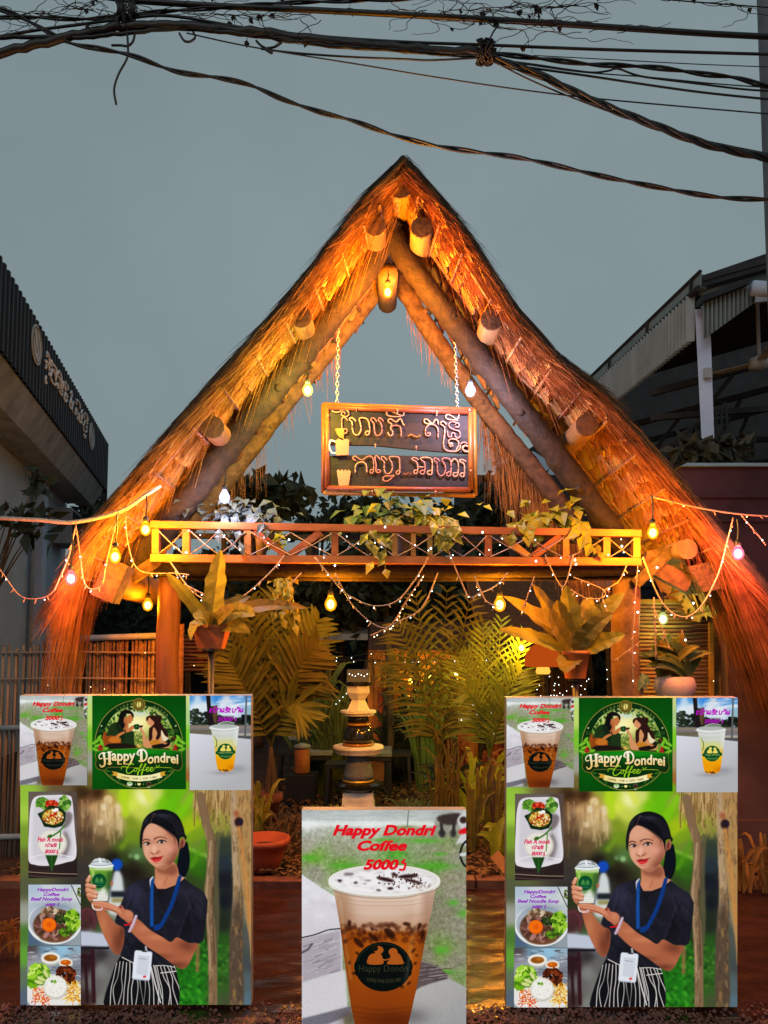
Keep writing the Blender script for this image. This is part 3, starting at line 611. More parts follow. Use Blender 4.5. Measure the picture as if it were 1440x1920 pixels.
def paint_lemon():
    p = Print(356, 1304, 471, 1481, 3.4, (190, 190, 196)); p.fr = (350, 1300, 10.105)
    p.soft([(80, 80, 90, 150, 215), (220, 120, 190, 215, 235), (330, 80, 90, 150, 215), (200, 260, 225, 235, 242), (330, 230, 220, 228, 236), (600, 80, 70, 140, 215), (900, 60, 80, 145, 220), (1180, 70, 90, 140, 190), (780, 130, 200, 205, 215), (950, 170, 200, 215, 230), (1150, 220, 160, 195, 230), (700, 250, 215, 225, 238), (900, 280, 225, 232, 240), (1200, 300, 150, 180, 190)], 1.2)
    R = np.random.RandomState(3)
    for i in range(26): x = 560 + R.rand() * 600; y = 70 + R.rand() * 180; p.line([(x, y), (x + 110, y - 30 + R.rand() * 20), (x + 200, y - 20)], 10 + R.rand() * 24, (235, 238, 244) if i % 3 else (90, 150, 215), 12, .5)
    for i in range(240):
        x = 60 + R.rand() * 1180; top = 420 - 70 * math.sin(x / 190.0) - (60 if x < 320 else 0) + (0 if x < 500 else -10)
        y = top + R.rand() * (600 - top); p.ell(x, y, 24 + R.rand() * 26, 16 + R.rand() * 20, [(34, 44, 30), (52, 62, 42), (22, 28, 24)][R.randint(3)], 4, .8)
    p.rect(60, 590, 1240, 630, (60, 62, 40), 12, .9); p.rect(60, 600, 1240, 760, (128, 124, 126), 6); p.rect(60, 610, 420, 650, (150, 134, 110), 10, .7); p.rect(960, 620, 1240, 660, (150, 134, 120), 8, .8); p.rect(60, 690, 500, 790, (110, 104, 80), 10, .8); p.rect(940, 760, 1240, 830, (180, 160, 140), 8, .8); p.rect(940, 800, 1240, 870, (90, 90, 92), 6)
    p.poly([(450, 250), (590, 220), (590, 560), (450, 560)], (104, 84, 56), 4, 1, False); p.rect(400, 240, 500, 600, (56, 38, 40), 6, .8)
    p.poly([(370, 40), (450, 40), (470, 330), (540, 600), (420, 600), (395, 330)], (38, 32, 36), 4, 1, False); p.rect(1040, 400, 1120, 570, (22, 24, 30), 4); p.rect(560, 430, 900, 560, (58, 46, 36), 10, .7)
    p.poly([(1122, 40), (1150, 40), (1130, 820), (1090, 820)], (100, 104, 104), 3, 1, False)
    p.poly([(60, 755), (300, 775), (700, 810), (1240, 870), (1240, 1840), (60, 1840)], ((214, 214, 224), (176, 178, 180), (60, 800), (700, 1800)), 3, 1, False)
    p.blob(960, 1420, 180, 70, (148, 150, 158), .8); p.blob(700, 1500, 220, 40, (150, 145, 145), .7)
    c0 = [(440, 650), (996, 640), (968, 860), (940, 1080), (905, 1340), (890, 1430), (800, 1480), (680, 1482), (590, 1440), (560, 1280), (520, 960), (470, 700)]
    p.poly(c0, ((196, 200, 192), (236, 160, 10), (0, 860), (0, 1260)), 1, 1, False); p.clip = p.mask(c0, False)
    p.blob(740, 960, 220, 110, (214, 218, 130), .8); p.blob(760, 1150, 260, 90, (244, 196, 30), .7); p.blob(740, 1330, 220, 80, (238, 160, 8), .9); p.blob(860, 1400, 90, 60, (200, 120, 10), .7); p.blob(740, 760, 240, 80, (206, 210, 206), .8); p.rect(900, 660, 1000, 1000, (228, 232, 228), 20, .5)
    p.line([(520, 810), (565, 880), (570, 990), (550, 1020)], 18, (110, 124, 40), 4); p.line([(505, 800), (545, 900), (545, 1000)], 26, (214, 216, 130), 8, .8)
    for y in (720, 735, 830): p.line([(460, y), (720, y + 22), (980, y - 6)], 8, (226, 228, 224), 3, .7)
    speck(p, 26, 690, 1458, 100, 18, [(40, 20, 10), (150, 90, 20)], 10, 24, 6, .9, .6)
    p.clip = None
    p.ell(715, 640, 280, 52, (214, 216, 214), 2); p.ell(715, 618, 240, 42, (176, 182, 178), 3); p.ell(760, 570, 160, 32, (150, 160, 150), 3, .7); p.line([(600, 575), (700, 540), (800, 536), (900, 560)], 8, (225, 230, 226), 2); p.line([(430, 655), (700, 690), (995, 645)], 12, (240, 242, 240), 3)
    p.ell(738, 1098, 155, 150, (14, 92, 52)); p.poly([(585, 1085), (890, 1070), (892, 1150), (590, 1160)], (14, 92, 52)); y_ = (232, 214, 110)
    p.poly([(648, 1088), (650, 1040), (690, 1020), (730, 1040), (735, 1088)], y_); p.ell(706, 1002, 28, 26, y_); p.poly([(752, 1088), (770, 1040), (800, 1022), (835, 1050), (840, 1088)], y_); p.ell(790, 1010, 28, 26, y_)
    p.text('Happy Dondrei', (612, 1106, 880, 1140), (206, 200, 110), .01); p.text('COFFEE WINE GOOD VIBES', (640, 1186, 840, 1206), (206, 200, 110), .01, 0, 1, -12)
    scribble(p, 430, 285, 1070, 355, 9, (186, 8, 190), 21); p.text('5000', (588, 446, 880, 526), (176, 10, 186), .03, .2); p.line([(935, 450), (920, 480), (940, 490), (925, 525)], 18, (176, 10, 186))
    return p

def paint_fish():
    p = Print(54, 1484, 145, 1646, 3.6, (98, 84, 78)); p.fr = (30, 1480, 4.686)
    p.soft([(150, 60, 110, 100, 92), (510, 60, 96, 82, 76), (520, 400, 110, 98, 90), (320, 30, 112, 104, 96), (130, 700, 60, 46, 46), (500, 700, 52, 40, 40)], 2)
    plate = [(178, 62), (320, 48), (468, 52), (500, 110), (520, 350), (532, 590), (440, 640), (300, 668), (170, 660), (112, 610), (118, 350), (132, 150)]
    p.poly(plate, (222, 218, 224), 1); p.clip = p.mask(plate)
    p.poly([(190, 110), (460, 90), (490, 350), (500, 570), (400, 610), (200, 620), (150, 560), (150, 350)], (200, 196, 204), 10, .8); p.poly([(440, 200), (500, 220), (480, 300), (420, 340)], (110, 100, 100), 8, .8); p.poly([(430, 360), (480, 460), (450, 580), (400, 560)], (120, 112, 112), 10, .8); p.line([(130, 600), (300, 560), (520, 600)], 8, (238, 236, 240), 4, .8)
    p.clip = None
    speck(p, 70, 235, 120, 50, 46, [(92, 140, 50), (130, 176, 76), (60, 104, 36)], 10, 22, 1); speck(p, 80, 430, 120, 44, 56, [(110, 158, 66), (150, 188, 96), (70, 116, 44)], 10, 22, 2)
    p.ell(318, 128, 58, 36, (208, 66, 36), 2); speck(p, 24, 318, 125, 50, 30, [(226, 96, 60), (170, 40, 24)], 8, 14, 4)
    p.poly([(192, 212), (240, 190), (300, 138), (380, 150), (442, 200), (435, 270), (410, 320), (340, 338), (250, 325), (226, 270)], (28, 52, 26), 1, 1, False); p.poly([(226, 210), (300, 160), (400, 200), (420, 240), (390, 300), (300, 310), (240, 270)], (52, 80, 36), 3)
    p.ell(328, 240, 92, 66, (196, 150, 62), 3); speck(p, 150, 328, 240, 88, 62, [(232, 200, 110), (170, 110, 36), (214, 178, 90), (240, 230, 190), (160, 50, 24)], 5, 13, 7)
    p.line([(290, 250), (340, 215), (360, 190)], 10, (196, 40, 30)); p.line([(310, 215), (345, 245)], 9, (206, 50, 36)); speck(p, 14, 350, 180, 24, 12, [(240, 240, 232)], 6, 10, 8)
    p.ell(325, 472, 128, 116, (206, 200, 188), 5); p.ell(318, 465, 118, 106, (230, 226, 214), 5); speck(p, 140, 322, 470, 116, 104, [(240, 236, 226), (210, 204, 190)], 3, 7, 9, .7)
    p.line([(430, 315), (380, 370), (300, 420)], 15, (78, 124, 44), 1); p.line([(395, 360), (392, 440), (385, 520)], 10, (92, 138, 60), 1); p.ell(300, 412, 24, 16, (60, 110, 36), 2, 1, -30)
    p.poly([(262, 576), (372, 576), (350, 640), (318, 720), (285, 640)], (38, 82, 34), 1, 1, False); p.line([(316, 580), (318, 712)], 4, (70, 120, 60))
    p.rect(112, 672, 540, 800, (56, 42, 42), 4, .0)
    for y, c in ((690, (44, 32, 34)), (722, (150, 130, 110)), (732, (30, 22, 24)), (755, (90, 72, 66)), (772, (30, 24, 24))): p.line([(100, y), (260, y + 4), (280, y + 8)] if y < 710 else [(100, y), (320, y + 14), (540, y + 20)], 8, c, 2)
    m = (216, 16, 96)
    p.text('Fish A mock', (192, 418, 424, 458), m, .032, .25); scribble(p, 258, 478, 366, 502, 6, m, 6); p.text('8000', (258, 525, 352, 560), m, .035, .25); p.line([(372, 528), (364, 545), (372, 550), (362, 564)], 9, m)
    p.grain(3, 1, 2); return p

def paint_soup():
    p = Print(54, 1658, 152, 1772, 3.6, (188, 198, 208)); p.fr = (30, 1480, 4.686)
    p.soft([(150, 850, 176, 190, 206), (300, 850, 200, 206, 214), (480, 850, 186, 196, 206), (545, 900, 206, 210, 206), (130, 1000, 190, 200, 210), (560, 1350, 150, 160, 165), (130, 1340, 88, 108, 130), (340, 1360, 120, 135, 150)], 2)
    p.line([(490, 840), (570, 1010)], 8, (50, 56, 52), 1); speck(p, 20, 560, 900, 18, 40, [(60, 80, 40), (120, 140, 70), (80, 60, 40)], 5, 12, 3)
    p.ell(345, 1175, 240, 190, (146, 154, 162), 3); p.ell(343, 1168, 236, 182, (222, 224, 224), 1); p.ell(345, 1160, 224, 166, (168, 176, 186), 3); p.blob(345, 1020, 200, 40, (130, 146, 160), .6)
    p.ell(345, 1192, 192, 148, (104, 78, 56), 4); p.ell(345, 1300, 130, 40, (124, 84, 56), 8, .8); p.ell(320, 1220, 150, 90, (92, 62, 46), 12, .6); R = np.random.RandomState(6)
    for i in range(70):
        t = R.rand() * 6.28; q = math.sqrt(R.rand()); p.ell(330 + 150 * q * math.cos(t), 1190 + 110 * q * math.sin(t), 14 + R.rand() * 26, 8 + R.rand() * 12, [(150, 104, 104), (176, 128, 124), (116, 74, 66), (190, 160, 140), (84, 58, 44)][R.randint(5)], 2, .85, R.rand() * 180)
    speck(p, 40, 300, 1065, 66, 32, [(176, 152, 124), (206, 190, 164), (120, 92, 70)], 8, 18, 5); speck(p, 60, 400, 1130, 60, 50, [(40, 66, 30), (66, 96, 44), (28, 44, 24)], 5, 13, 6)
    speck(p, 120, 500, 1150, 60, 100, [(112, 160, 34), (146, 190, 54), (74, 116, 24), (170, 206, 80)], 9, 20, 7); speck(p, 40, 440, 1250, 60, 36, [(60, 96, 26), (110, 150, 40)], 9, 18, 8)
    p.ell(295, 1188, 64, 62, (214, 92, 12), 1); p.ell(293, 1184, 58, 56, (242, 120, 20), 2); p.ell(296, 1186, 26, 22, (228, 100, 14), 4); t = np.linspace(.2, 2.9, 20)
    p.line([(343 + 232 * math.cos(a), 1170 + 182 * math.sin(a)) for a in t], 9, (238, 240, 240), 2)
    v = (146, 20, 186)
    p.text('HappyDondri', (190, 862, 466, 902), v, .032, .25); p.text('Coffee', (246, 904, 386, 934), v, .032, .25); p.text('Beef Noodle Suop', (134, 944, 498, 984), v, .032, .25); p.text('6000', (262, 996, 352, 1022), v, .04, .25); p.line([(380, 995), (372, 1022)], 9, v)
    p.grain(3, 1, 2); return p

def paint_rice():
    p = Print(52, 1773, 152, 1884, 3.6, (150, 152, 158)); p.fr = (30, 1480, 4.686); R = np.random.RandomState(5)
    p.soft([(140, 1400, 90, 82, 84), (260, 1400, 120, 150, 170), (420, 1390, 150, 190, 215), (540, 1400, 150, 175, 190), (150, 1480, 150, 150, 158), (540, 1480, 140, 145, 155), (200, 1550, 160, 162, 170), (500, 1580, 130, 135, 145)], 2)
    for i in range(40): x, y = 100 + R.rand() * 460, 1390 + R.rand() * 200; p.line([(x, y), (x + 40, y + 10 - R.rand() * 20)], 8, [(110, 104, 104), (206, 210, 216), (80, 74, 76)][i % 3], 4, .6)
    p.ell(340, 1790, 260, 170, (214, 214, 212), 4); p.ell(340, 1790, 246, 156, (228, 226, 222), 6); p.line([(330, 1560), (440, 1590), (580, 1650)], 16, (120, 124, 130), 3); p.line([(380, 1590), (570, 1640)], 6, (214, 216, 220), 2)
    p.ell(310, 1490, 84, 56, (184, 180, 170), 2); p.ell(308, 1478, 84, 52, (232, 232, 226), 2); p.ell(308, 1478, 60, 30, (150, 92, 26), 3); p.ell(325, 1470, 30, 12, (186, 120, 40), 5); p.ell(442, 1528, 62, 44, (184, 178, 168), 2); p.ell(440, 1518, 60, 40, (230, 228, 222), 2); p.ell(440, 1518, 46, 24, (196, 96, 16), 3); p.ell(430, 1512, 20, 8, (226, 140, 40), 4)
    speck(p, 130, 205, 1620, 90, 90, [(124, 176, 34), (156, 206, 60), (86, 138, 24), (196, 226, 110)], 10, 24, 3); speck(p, 40, 150, 1700, 40, 40, [(124, 176, 34), (86, 138, 24)], 10, 20, 4)
    for (x, y, a) in ((265, 1620, 60), (225, 1665, 25), (205, 1695, 15)): p.ell(x, y, 48, 22, (74, 120, 36), 1, 1, a); p.ell(x, y - 4, 42, 17, (206, 216, 140), 2, 1, a)
    speck(p, 140, 440, 1625, 80, 74, [(96, 42, 18), (64, 28, 14), (134, 66, 30), (50, 22, 12)], 8, 18, 5); speck(p, 30, 490, 1680, 36, 40, [(104, 48, 22), (70, 30, 16)], 8, 16, 6)
    for i in range(130): x, y = 150 + R.rand() * 150, 1740 + R.rand() * 130; p.line([(x, y), (x + R.randn() * 26, y + R.randn() * 20)], 7, [(226, 96, 28), (240, 150, 70), (236, 226, 200), (206, 70, 30)][R.randint(4)], 1)
    for i in range(120): x, y = 440 + R.rand() * 120, 1700 + R.rand() * 150; p.line([(x, y), (x + R.randn() * 26, y + R.randn() * 26)], 8, [(226, 160, 40), (246, 206, 90), (196, 120, 30), (240, 220, 150)][R.randint(4)], 1)
    p.ell(352, 1738, 104, 104, (196, 192, 182), 5); p.ell(348, 1728, 98, 96, (236, 234, 226), 4); speck(p, 160, 350, 1730, 94, 92, [(246, 245, 240), (214, 210, 200)], 3, 7, 9, .7); speck(p, 16, 335, 1685, 22, 14, [(96, 150, 40), (140, 180, 70)], 5, 9, 4)
    p.grain(3, 1, 2); return p
def paint_portrait():
    p = Print(38, 1304, 471, 1884, 2.4, (110, 120, 70))
    p.fr = (20, 1480, 3.0638)
    p.soft([(75, -500, 170, 190, 150), (75, -200, 150, 185, 90), (75, 40, 150, 190, 70), (80, 130, 165, 200, 80), (80, 260, 128, 158, 60), (80, 430, 104, 112, 60), (80, 560, 96, 100, 74), (80, 720, 158, 160, 150), (80, 830, 88, 128, 62), (80, 960, 104, 160, 66), (80, 1080, 104, 120, 100), (80, 1200, 96, 108, 122),
        (450, -560, 190, 215, 150), (450, -420, 190, 215, 120), (450, -300, 130, 190, 60), (450, -150, 160, 160, 150), (450, -40, 120, 110, 60), (1015, -540, 200, 212, 140), (1015, -420, 175, 205, 140), (1015, -300, 130, 200, 50), (1015, -180, 170, 150, 110), (1015, -60, 160, 110, 60),
        (300, -6, 110, 95, 70), (600, -6, 150, 170, 60), (420, 20, 66, 46, 26), (500, 20, 70, 44, 24), (560, 60, 180, 140, 88), (440, 70, 120, 84, 56), (430, 150, 110, 84, 66), (480, 110, 210, 172, 126), (540, 160, 222, 194, 152), (600, 120, 214, 184, 136), (620, 200, 188, 166, 124), (520, 230, 160, 136, 100), (440, 260, 92, 72, 56), (600, 270, 120, 104, 70), (520, 300, 108, 88, 62),
        (650, 40, 172, 210, 40), (700, 90, 208, 224, 84), (760, 50, 240, 240, 170), (740, 130, 196, 206, 90), (690, 190, 130, 150, 44), (830, 30, 206, 214, 120), (880, 80, 120, 190, 20), (920, 30, 110, 176, 20), (980, 120, 116, 176, 22), (1010, 60, 150, 160, 80), (1030, 200, 160, 186, 30), (1060, 260, 128, 160, 36), (1090, 320, 118, 140, 60), (1060, 400, 70, 130, 24), (1070, 470, 60, 110, 26), (1040, 520, 60, 80, 40),
        (700, 270, 120, 146, 40), (640, 320, 86, 110, 40), (660, 400, 64, 80, 36), (720, 380, 96, 130, 80), (700, 430, 52, 44, 30), (700, 480, 38, 28, 24), (640, 470, 40, 34, 30), (620, 520, 60, 62, 60), (440, 380, 76, 68, 56), (420, 460, 70, 64, 60), (420, 560, 66, 62, 58), (420, 640, 52, 64, 36), (590, 400, 40, 34, 30), (600, 620, 46, 48, 56), (590, 720, 150, 150, 130), (560, 760, 86, 92, 70),
        (430, 720, 92, 52, 56), (470, 760, 84, 44, 50), (430, 790, 70, 44, 42), (500, 800, 66, 92, 50), (440, 840, 186, 190, 206), (500, 850, 176, 182, 200), (540, 880, 150, 156, 172), (440, 900, 48, 38, 42), (520, 940, 62, 58, 60), (440, 1000, 54, 30, 36), (520, 1040, 132, 134, 130), (480, 1120, 112, 110, 108), (560, 1150, 120, 120, 116), (440, 1200, 70, 50, 50), (520, 1220, 130, 132, 126), (580, 1000, 110, 108, 106),
        (1060, 640, 56, 60, 42), (1150, 640, 90, 100, 60), (1080, 760, 52, 72, 40), (1080, 880, 44, 66, 34), (1060, 980, 44, 104, 30), (1020, 1080, 38, 116, 28), (1080, 1140, 44, 130, 34), (1020, 1200, 40, 124, 30), (1100, 1230, 60, 130, 40), (1220, 330, 60, 70, 60), (1220, 420, 50, 60, 70), (1220, 520, 32, 36, 46), (1220, 640, 30, 34, 42), (1220, 760, 44, 52, 40), (1220, 880, 50, 92, 36), (1220, 1000, 60, 110, 40), (1220, 1120, 64, 100, 44), (1240, 1220, 80, 90, 60),
        (1220, 60, 172, 140, 96), (1220, 180, 160, 136, 86), (1370, 700, 130, 124, 110), (1370, 860, 92, 94, 92), (1370, 1000, 80, 84, 86), (1360, 1100, 92, 104, 108), (1360, 1220, 96, 116, 128)], 1.5)
    R = np.random.RandomState(11)
    for (x, y, r, c) in ((725, 388, 16, (168, 206, 150)), (688, 382, 14, (120, 150, 110)), (516, 192, 15, (238, 220, 190)), (560, 60, 26, (236, 216, 170)), (540, 100, 22, (240, 222, 190)), (620, 110, 26, (230, 212, 176))): p.ell(x, y, r, r, c, 4, .7)
    for i in range(60):
        x, y = 400 + R.rand() * 240, 60 + abs(R.randn()) * 90; p.line([(x, y), (x + R.randn() * 6, y + 50 + R.rand() * 50)], 8, [(226, 202, 160), (150, 120, 84), (196, 164, 118)][i % 3], 6, .35)
    # blurred palm blades
    for (a, b, w, c) in (((1000, -20), (900, 130), 60, (110, 186, 20)), ((1040, 40), (960, 160), 46, (130, 196, 26)), ((640, -20), (660, 140), 40, (176, 212, 40)), ((760, -20), (800, 60), 40, (214, 222, 90)), ((1000, 330), (1130, 385), 16, (142, 190, 70)), ((1010, 240), (1090, 180), 30, (166, 186, 30)), ((1040, 440), (1110, 300), 24, (96, 150, 30)), ((700, 250), (640, 330), 30, (120, 150, 40))):
        p.line([a, b], w, c, 12, .8)
    for i in range(260):
        x, y = 970 + R.rand() * 170, 850 + R.rand() * 390; p.ell(x, y, 6 + R.rand() * 12, 4 + R.rand() * 8, [(52, 140, 36), (84, 170, 50), (26, 84, 26), (36, 110, 30)][R.randint(4)], 4, .6, R.rand() * 180)
    for i in range(90):
        x, y = 1190 + R.rand() * 80, 860 + R.rand() * 260; p.ell(x, y, 5 + R.rand() * 9, 4 + R.rand() * 6, [(60, 120, 40), (30, 66, 26), (96, 150, 60)][R.randint(3)], 4, .5)
    # bottle behind, chair, table
    p.poly([(560, 700), (585, 520), (600, 470), (625, 470), (645, 530), (650, 700)], (206, 212, 212), 6); p.ell(610, 432, 34, 34, (26, 84, 180), 5); p.rect(575, 585, 660, 620, (40, 46, 54), 5); p.rect(580, 625, 650, 650, (140, 130, 70), 5, .8)
    p.line([(410, 700), (450, 690), (480, 740), (478, 800)], 14, (104, 58, 66), 4); p.line([(470, 930), (478, 1220)], 22, (66, 34, 42), 4); p.line([(415, 960), (470, 965)], 26, (58, 30, 38), 4); p.line([(430, 1000), (440, 1220)], 16, (56, 30, 36), 5)
    p.poly([(400, 815), (530, 830), (560, 880), (560, 902), (400, 900)], (188, 194, 210), 4, 1, False); p.line([(400, 912), (560, 912)], 14, (40, 36, 42), 4); p.line([(1075, 890), (1072, 1040)], 22, (150, 116, 76), 6, .8)
    # trees and thatch at right
    for i in range(150):
        x = 1050 + R.rand() * 230; y = -30 + R.rand() * 120; p.line([(x, y), (x - 8 + R.rand() * 12, y + 60 + R.rand() * 90)], 4 + R.rand() * 4, [(186, 152, 104), (140, 108, 64), (206, 178, 130), (110, 84, 50)][R.randint(4)], 2, .65)
    for i in range(46):
        x = 1150 + R.rand() * 110; y = 110 + R.rand() * 120; p.line([(x, y), (x + R.randn() * 26, y + 40 + R.rand() * 30)], 3, [(150, 160, 60), (120, 130, 50), (180, 170, 90)][R.randint(3)], 2, .7)
    p.line([(1190, 260), (1180, 480), (1185, 740), (1170, 1000)], 30, (104, 98, 74), 6, .8)
    p.line([(1090, 40), (1120, 180), (1156, 320), (1148, 480), (1136, 600), (1150, 800), (1160, 1000), (1162, 1240)], 50, (134, 110, 84), 3); p.line([(1150, 300), (1134, 480), (1126, 640), (1138, 830), (1146, 1040)], 12, (186, 160, 128), 5, .7); p.line([(1176, 300), (1168, 500), (1160, 700), (1172, 1000)], 10, (90, 70, 54), 5, .7)
    p.poly([(1268, 0), (1390, 0), (1390, 760), (1380, 1000), (1372, 880), (1345, 700), (1318, 500), (1300, 300), (1270, 220)], (172, 138, 92), 2)
    p.poly([(1265, 0), (1292, 0), (1300, 260), (1312, 420), (1330, 640), (1332, 900), (1336, 1240), (1262, 1240), (1256, 860), (1276, 600), (1268, 300)], ((176, 152, 122), (96, 82, 68), (1262, 600), (1330, 640)), 2)
    for i in range(240):
        x, y = 1268 + R.rand() * 120, R.rand() * 1240
        if x > 1335 and y > 620: continue
        p.line([(x, y), (x + R.randn() * 8, y + 20 + R.rand() * 36)], 3 + R.rand() * 6, [(96, 74, 54), (206, 176, 132), (146, 112, 70), (70, 56, 46), (188, 142, 84)][R.randint(5)], 6, .4)
    p.ell(1308, 188, 22, 28, (54, 32, 34), 4); p.ell(1322, 186, 14, 20, (46, 34, 52), 3); p.line([(1310, 215), (1345, 440), (1375, 760)], 14, (206, 138, 76), 7, .7); p.ell(1296, 140, 16, 20, (160, 84, 56), 6, .8)
    for i in range(60): x, y = 1118 + R.rand() * 50, 200 + R.rand() * 1000; p.line([(x, y), (x + R.randn() * 5, y + 30 + R.rand() * 40)], 5, [(90, 70, 52), (186, 158, 124)][i % 2], 6, .4)
    # back of hair (ponytail)
    hair = (20, 21, 30)
    p.poly([(985, 280), (1010, 320), (1026, 390), (1022, 450), (1002, 500), (975, 492), (955, 460), (965, 380)], (14, 20, 34), 1)
    # t-shirt
    shirt = [(806, 502), (730, 524), (682, 548), (655, 605), (620, 690), (598, 760), (612, 778), (648, 800), (642, 880), (630, 955), (700, 985), (800, 1010), (940, 1016), (952, 930), (956, 850), (1020, 882), (1075, 888), (1105, 872), (1122, 760), (1132, 640), (1108, 588), (1040, 545), (1000, 514), (960, 545), (890, 572), (840, 572)]
    # neck
    p.fr = (230, 1500, 10.286)
    p.poly([(625, 1290), (700, 1330), (960, 1190), (1065, 1320), (1090, 1440), (1170, 1520), (1140, 1600), (1000, 1700), (800, 1740), (600, 1710), (590, 1640), (622, 1500)], (196, 134, 104), 2)
    p.poly([(640, 1300), (800, 1340), (960, 1230), (1060, 1330), (1010, 1450), (860, 1440), (700, 1400)], (140, 86, 68), 26, .85); p.blob(700, 1600, 90, 110, (216, 152, 120), .6); p.line([(870, 1450), (830, 1560), (790, 1640)], 26, (168, 108, 84), 16, .6); p.poly([(1100, 1480), (1220, 1520), (1120, 1620)], (206, 150, 126), 4)
    p.fr = (20, 1480, 3.0638)
    p.poly(shirt, (38, 38, 50), 1, 1, False); p.clip = p.mask(shirt, False)
    for (x, y, a, b, c, al) in ((720, 620, 40, 60, (52, 54, 72), .8), (700, 760, 40, 80, (44, 44, 58), .7), (900, 680, 60, 110, (34, 33, 42), .7), (1060, 640, 50, 60, (50, 49, 62), .8), (1090, 760, 30, 90, (30, 29, 38), .8), (720, 920, 60, 50, (26, 26, 34), .8), (860, 900, 80, 60, (24, 23, 29), .8), (1010, 800, 30, 80, (24, 23, 30), .7), (850, 600, 50, 20, (30, 29, 38), .7)): p.blob(x, y, a, b, c, al)
    for L in (((700, 560), (680, 640), (640, 740)), ((660, 700), (720, 760), (760, 850)), ((1040, 640), (1000, 740), (960, 850)), ((700, 860), (780, 900), (840, 960)), ((740, 600), (760, 700)), ((980, 560), (1010, 600), (1040, 700)), ((660, 900), (720, 940), (820, 990))): p.line(L, 9, (60, 60, 78), 8, .5); p.line([(x + 14, y + 10) for x, y in L], 10, (18, 18, 24), 8, .5)
    p.blob(700, 590, 70, 60, (66, 66, 92), .6); p.blob(760, 680, 50, 90, (56, 56, 76), .45); p.blob(1010, 590, 60, 30, (58, 57, 72), .6); p.blob(1090, 680, 22, 90, (62, 60, 74), .5)
    for i in range(70):
        x, y = 620 + R.rand() * 500, 540 + R.rand() * 440; a = R.randn() * .5 + 1.0; l = 20 + R.rand() * 50
        p.line([(x, y), (x + l * .5 * math.cos(a) + 6, y + l * .5 * math.sin(a)), (x + l * math.cos(a), y + l * math.sin(a))], 5 + R.rand() * 8, (64, 64, 84) if R.rand() > .5 else (16, 16, 22), 7, .28)
    p.clip = None
    p.line([(806, 500), (840, 574), (890, 578), (960, 548), (1000, 514)], 7, (26, 26, 34), 2)
    # head
    p.fr = (230, 1500, 10.286)
    p.ell(1150, 850, 54, 120, (158, 98, 80), 3, 1, 8); p.ell(1148, 850, 30, 84, (110, 60, 52), 8, .8, 8); p.line([(1172, 750), (1190, 830), (1160, 930)], 16, (190, 124, 104), 6, .8)
    face = [(520, 445), (440, 520), (396, 610), (380, 720), (382, 850), (396, 970), (432, 1085), (500, 1185), (590, 1265), (680, 1318), (770, 1322), (860, 1290), (960, 1210), (1045, 1085), (1090, 960), (1100, 800), (1060, 680), (960, 600), (860, 520), (740, 470), (620, 440)]
    p.poly(face, (214, 158, 130), 3); p.clip = p.mask(face)
    p.blob(560, 600, 160, 110, (222, 166, 140), .8); p.blob(1010, 1010, 130, 330, (142, 86, 68), .85); p.blob(960, 1220, 170, 110, (134, 80, 62), .8); p.blob(760, 1300, 200, 50, (160, 104, 82), .7); p.blob(880, 920, 150, 110, (222, 160, 136), .75); p.blob(470, 960, 70, 110, (226, 172, 148), .7); p.blob(920, 660, 110, 70, (176, 116, 92), .7); p.blob(650, 1240, 90, 50, (222, 164, 140), .7); p.blob(390, 900, 20, 200, (180, 124, 100), .5); p.blob(890, 950, 90, 60, (226, 158, 140), .5)
    p.blob(600, 800, 44, 70, (188, 130, 106), .6); p.blob(610, 930, 44, 90, (236, 184, 160), .85); p.blob(600, 1000, 50, 30, (232, 176, 152), .7); p.blob(690, 1000, 40, 36, (178, 116, 94), .6); p.blob(530, 1010, 26, 34, (196, 134, 110), .5)
    p.line([(540, 1010), (560, 1032), (600, 1044), (650, 1036), (690, 1010), (700, 985)], 16, (150, 88, 70), 9, .75); p.ell(575, 1030, 16, 8, (104, 52, 44), 4, .8); p.ell(656, 1024, 20, 9, (104, 52, 44), 4, .8, -15); p.line([(590, 1060), (600, 1095)], 22, (190, 128, 106), 10, .6)
    p.blob(470, 820, 90, 40, (176, 116, 94), .7); p.blob(745, 790, 110, 46, (180, 120, 96), .7)
    p.line([(394, 782), (430, 758), (480, 760), (516, 776)], 24, (96, 62, 52), 8, .85); p.line([(612, 752), (660, 724), (730, 712), (800, 722), (850, 748)], 26, (92, 58, 50), 9, .85, True, 12)
    p.poly([(402, 846), (440, 818), (490, 818), (530, 846), (500, 868), (440, 868)], (196, 178, 170), 3); p.ell(488, 842, 27, 27, (38, 26, 24), 4); p.line([(398, 842), (440, 814), (490, 812), (532, 842)], 15, (44, 28, 28), 5); p.line([(420, 868), (480, 878), (520, 862)], 8, (150, 96, 82), 5, .7)
    p.poly([(672, 828), (710, 790), (760, 780), (812, 800), (790, 832), (720, 842)], (202, 186, 178), 3); p.ell(752, 806, 31, 30, (34, 26, 22), 4); p.ell(762, 812, 12, 12, (66, 66, 44), 4, .8); p.line([(664, 828), (705, 788), (760, 772), (812, 790), (842, 806)], 17, (40, 26, 26), 5); p.line([(690, 842), (740, 850), (795, 836)], 8, (156, 100, 86), 5, .7)
    p.ell(480, 834, 6, 6, (220, 215, 215), 2); p.ell(742, 796, 7, 7, (225, 220, 220), 2)
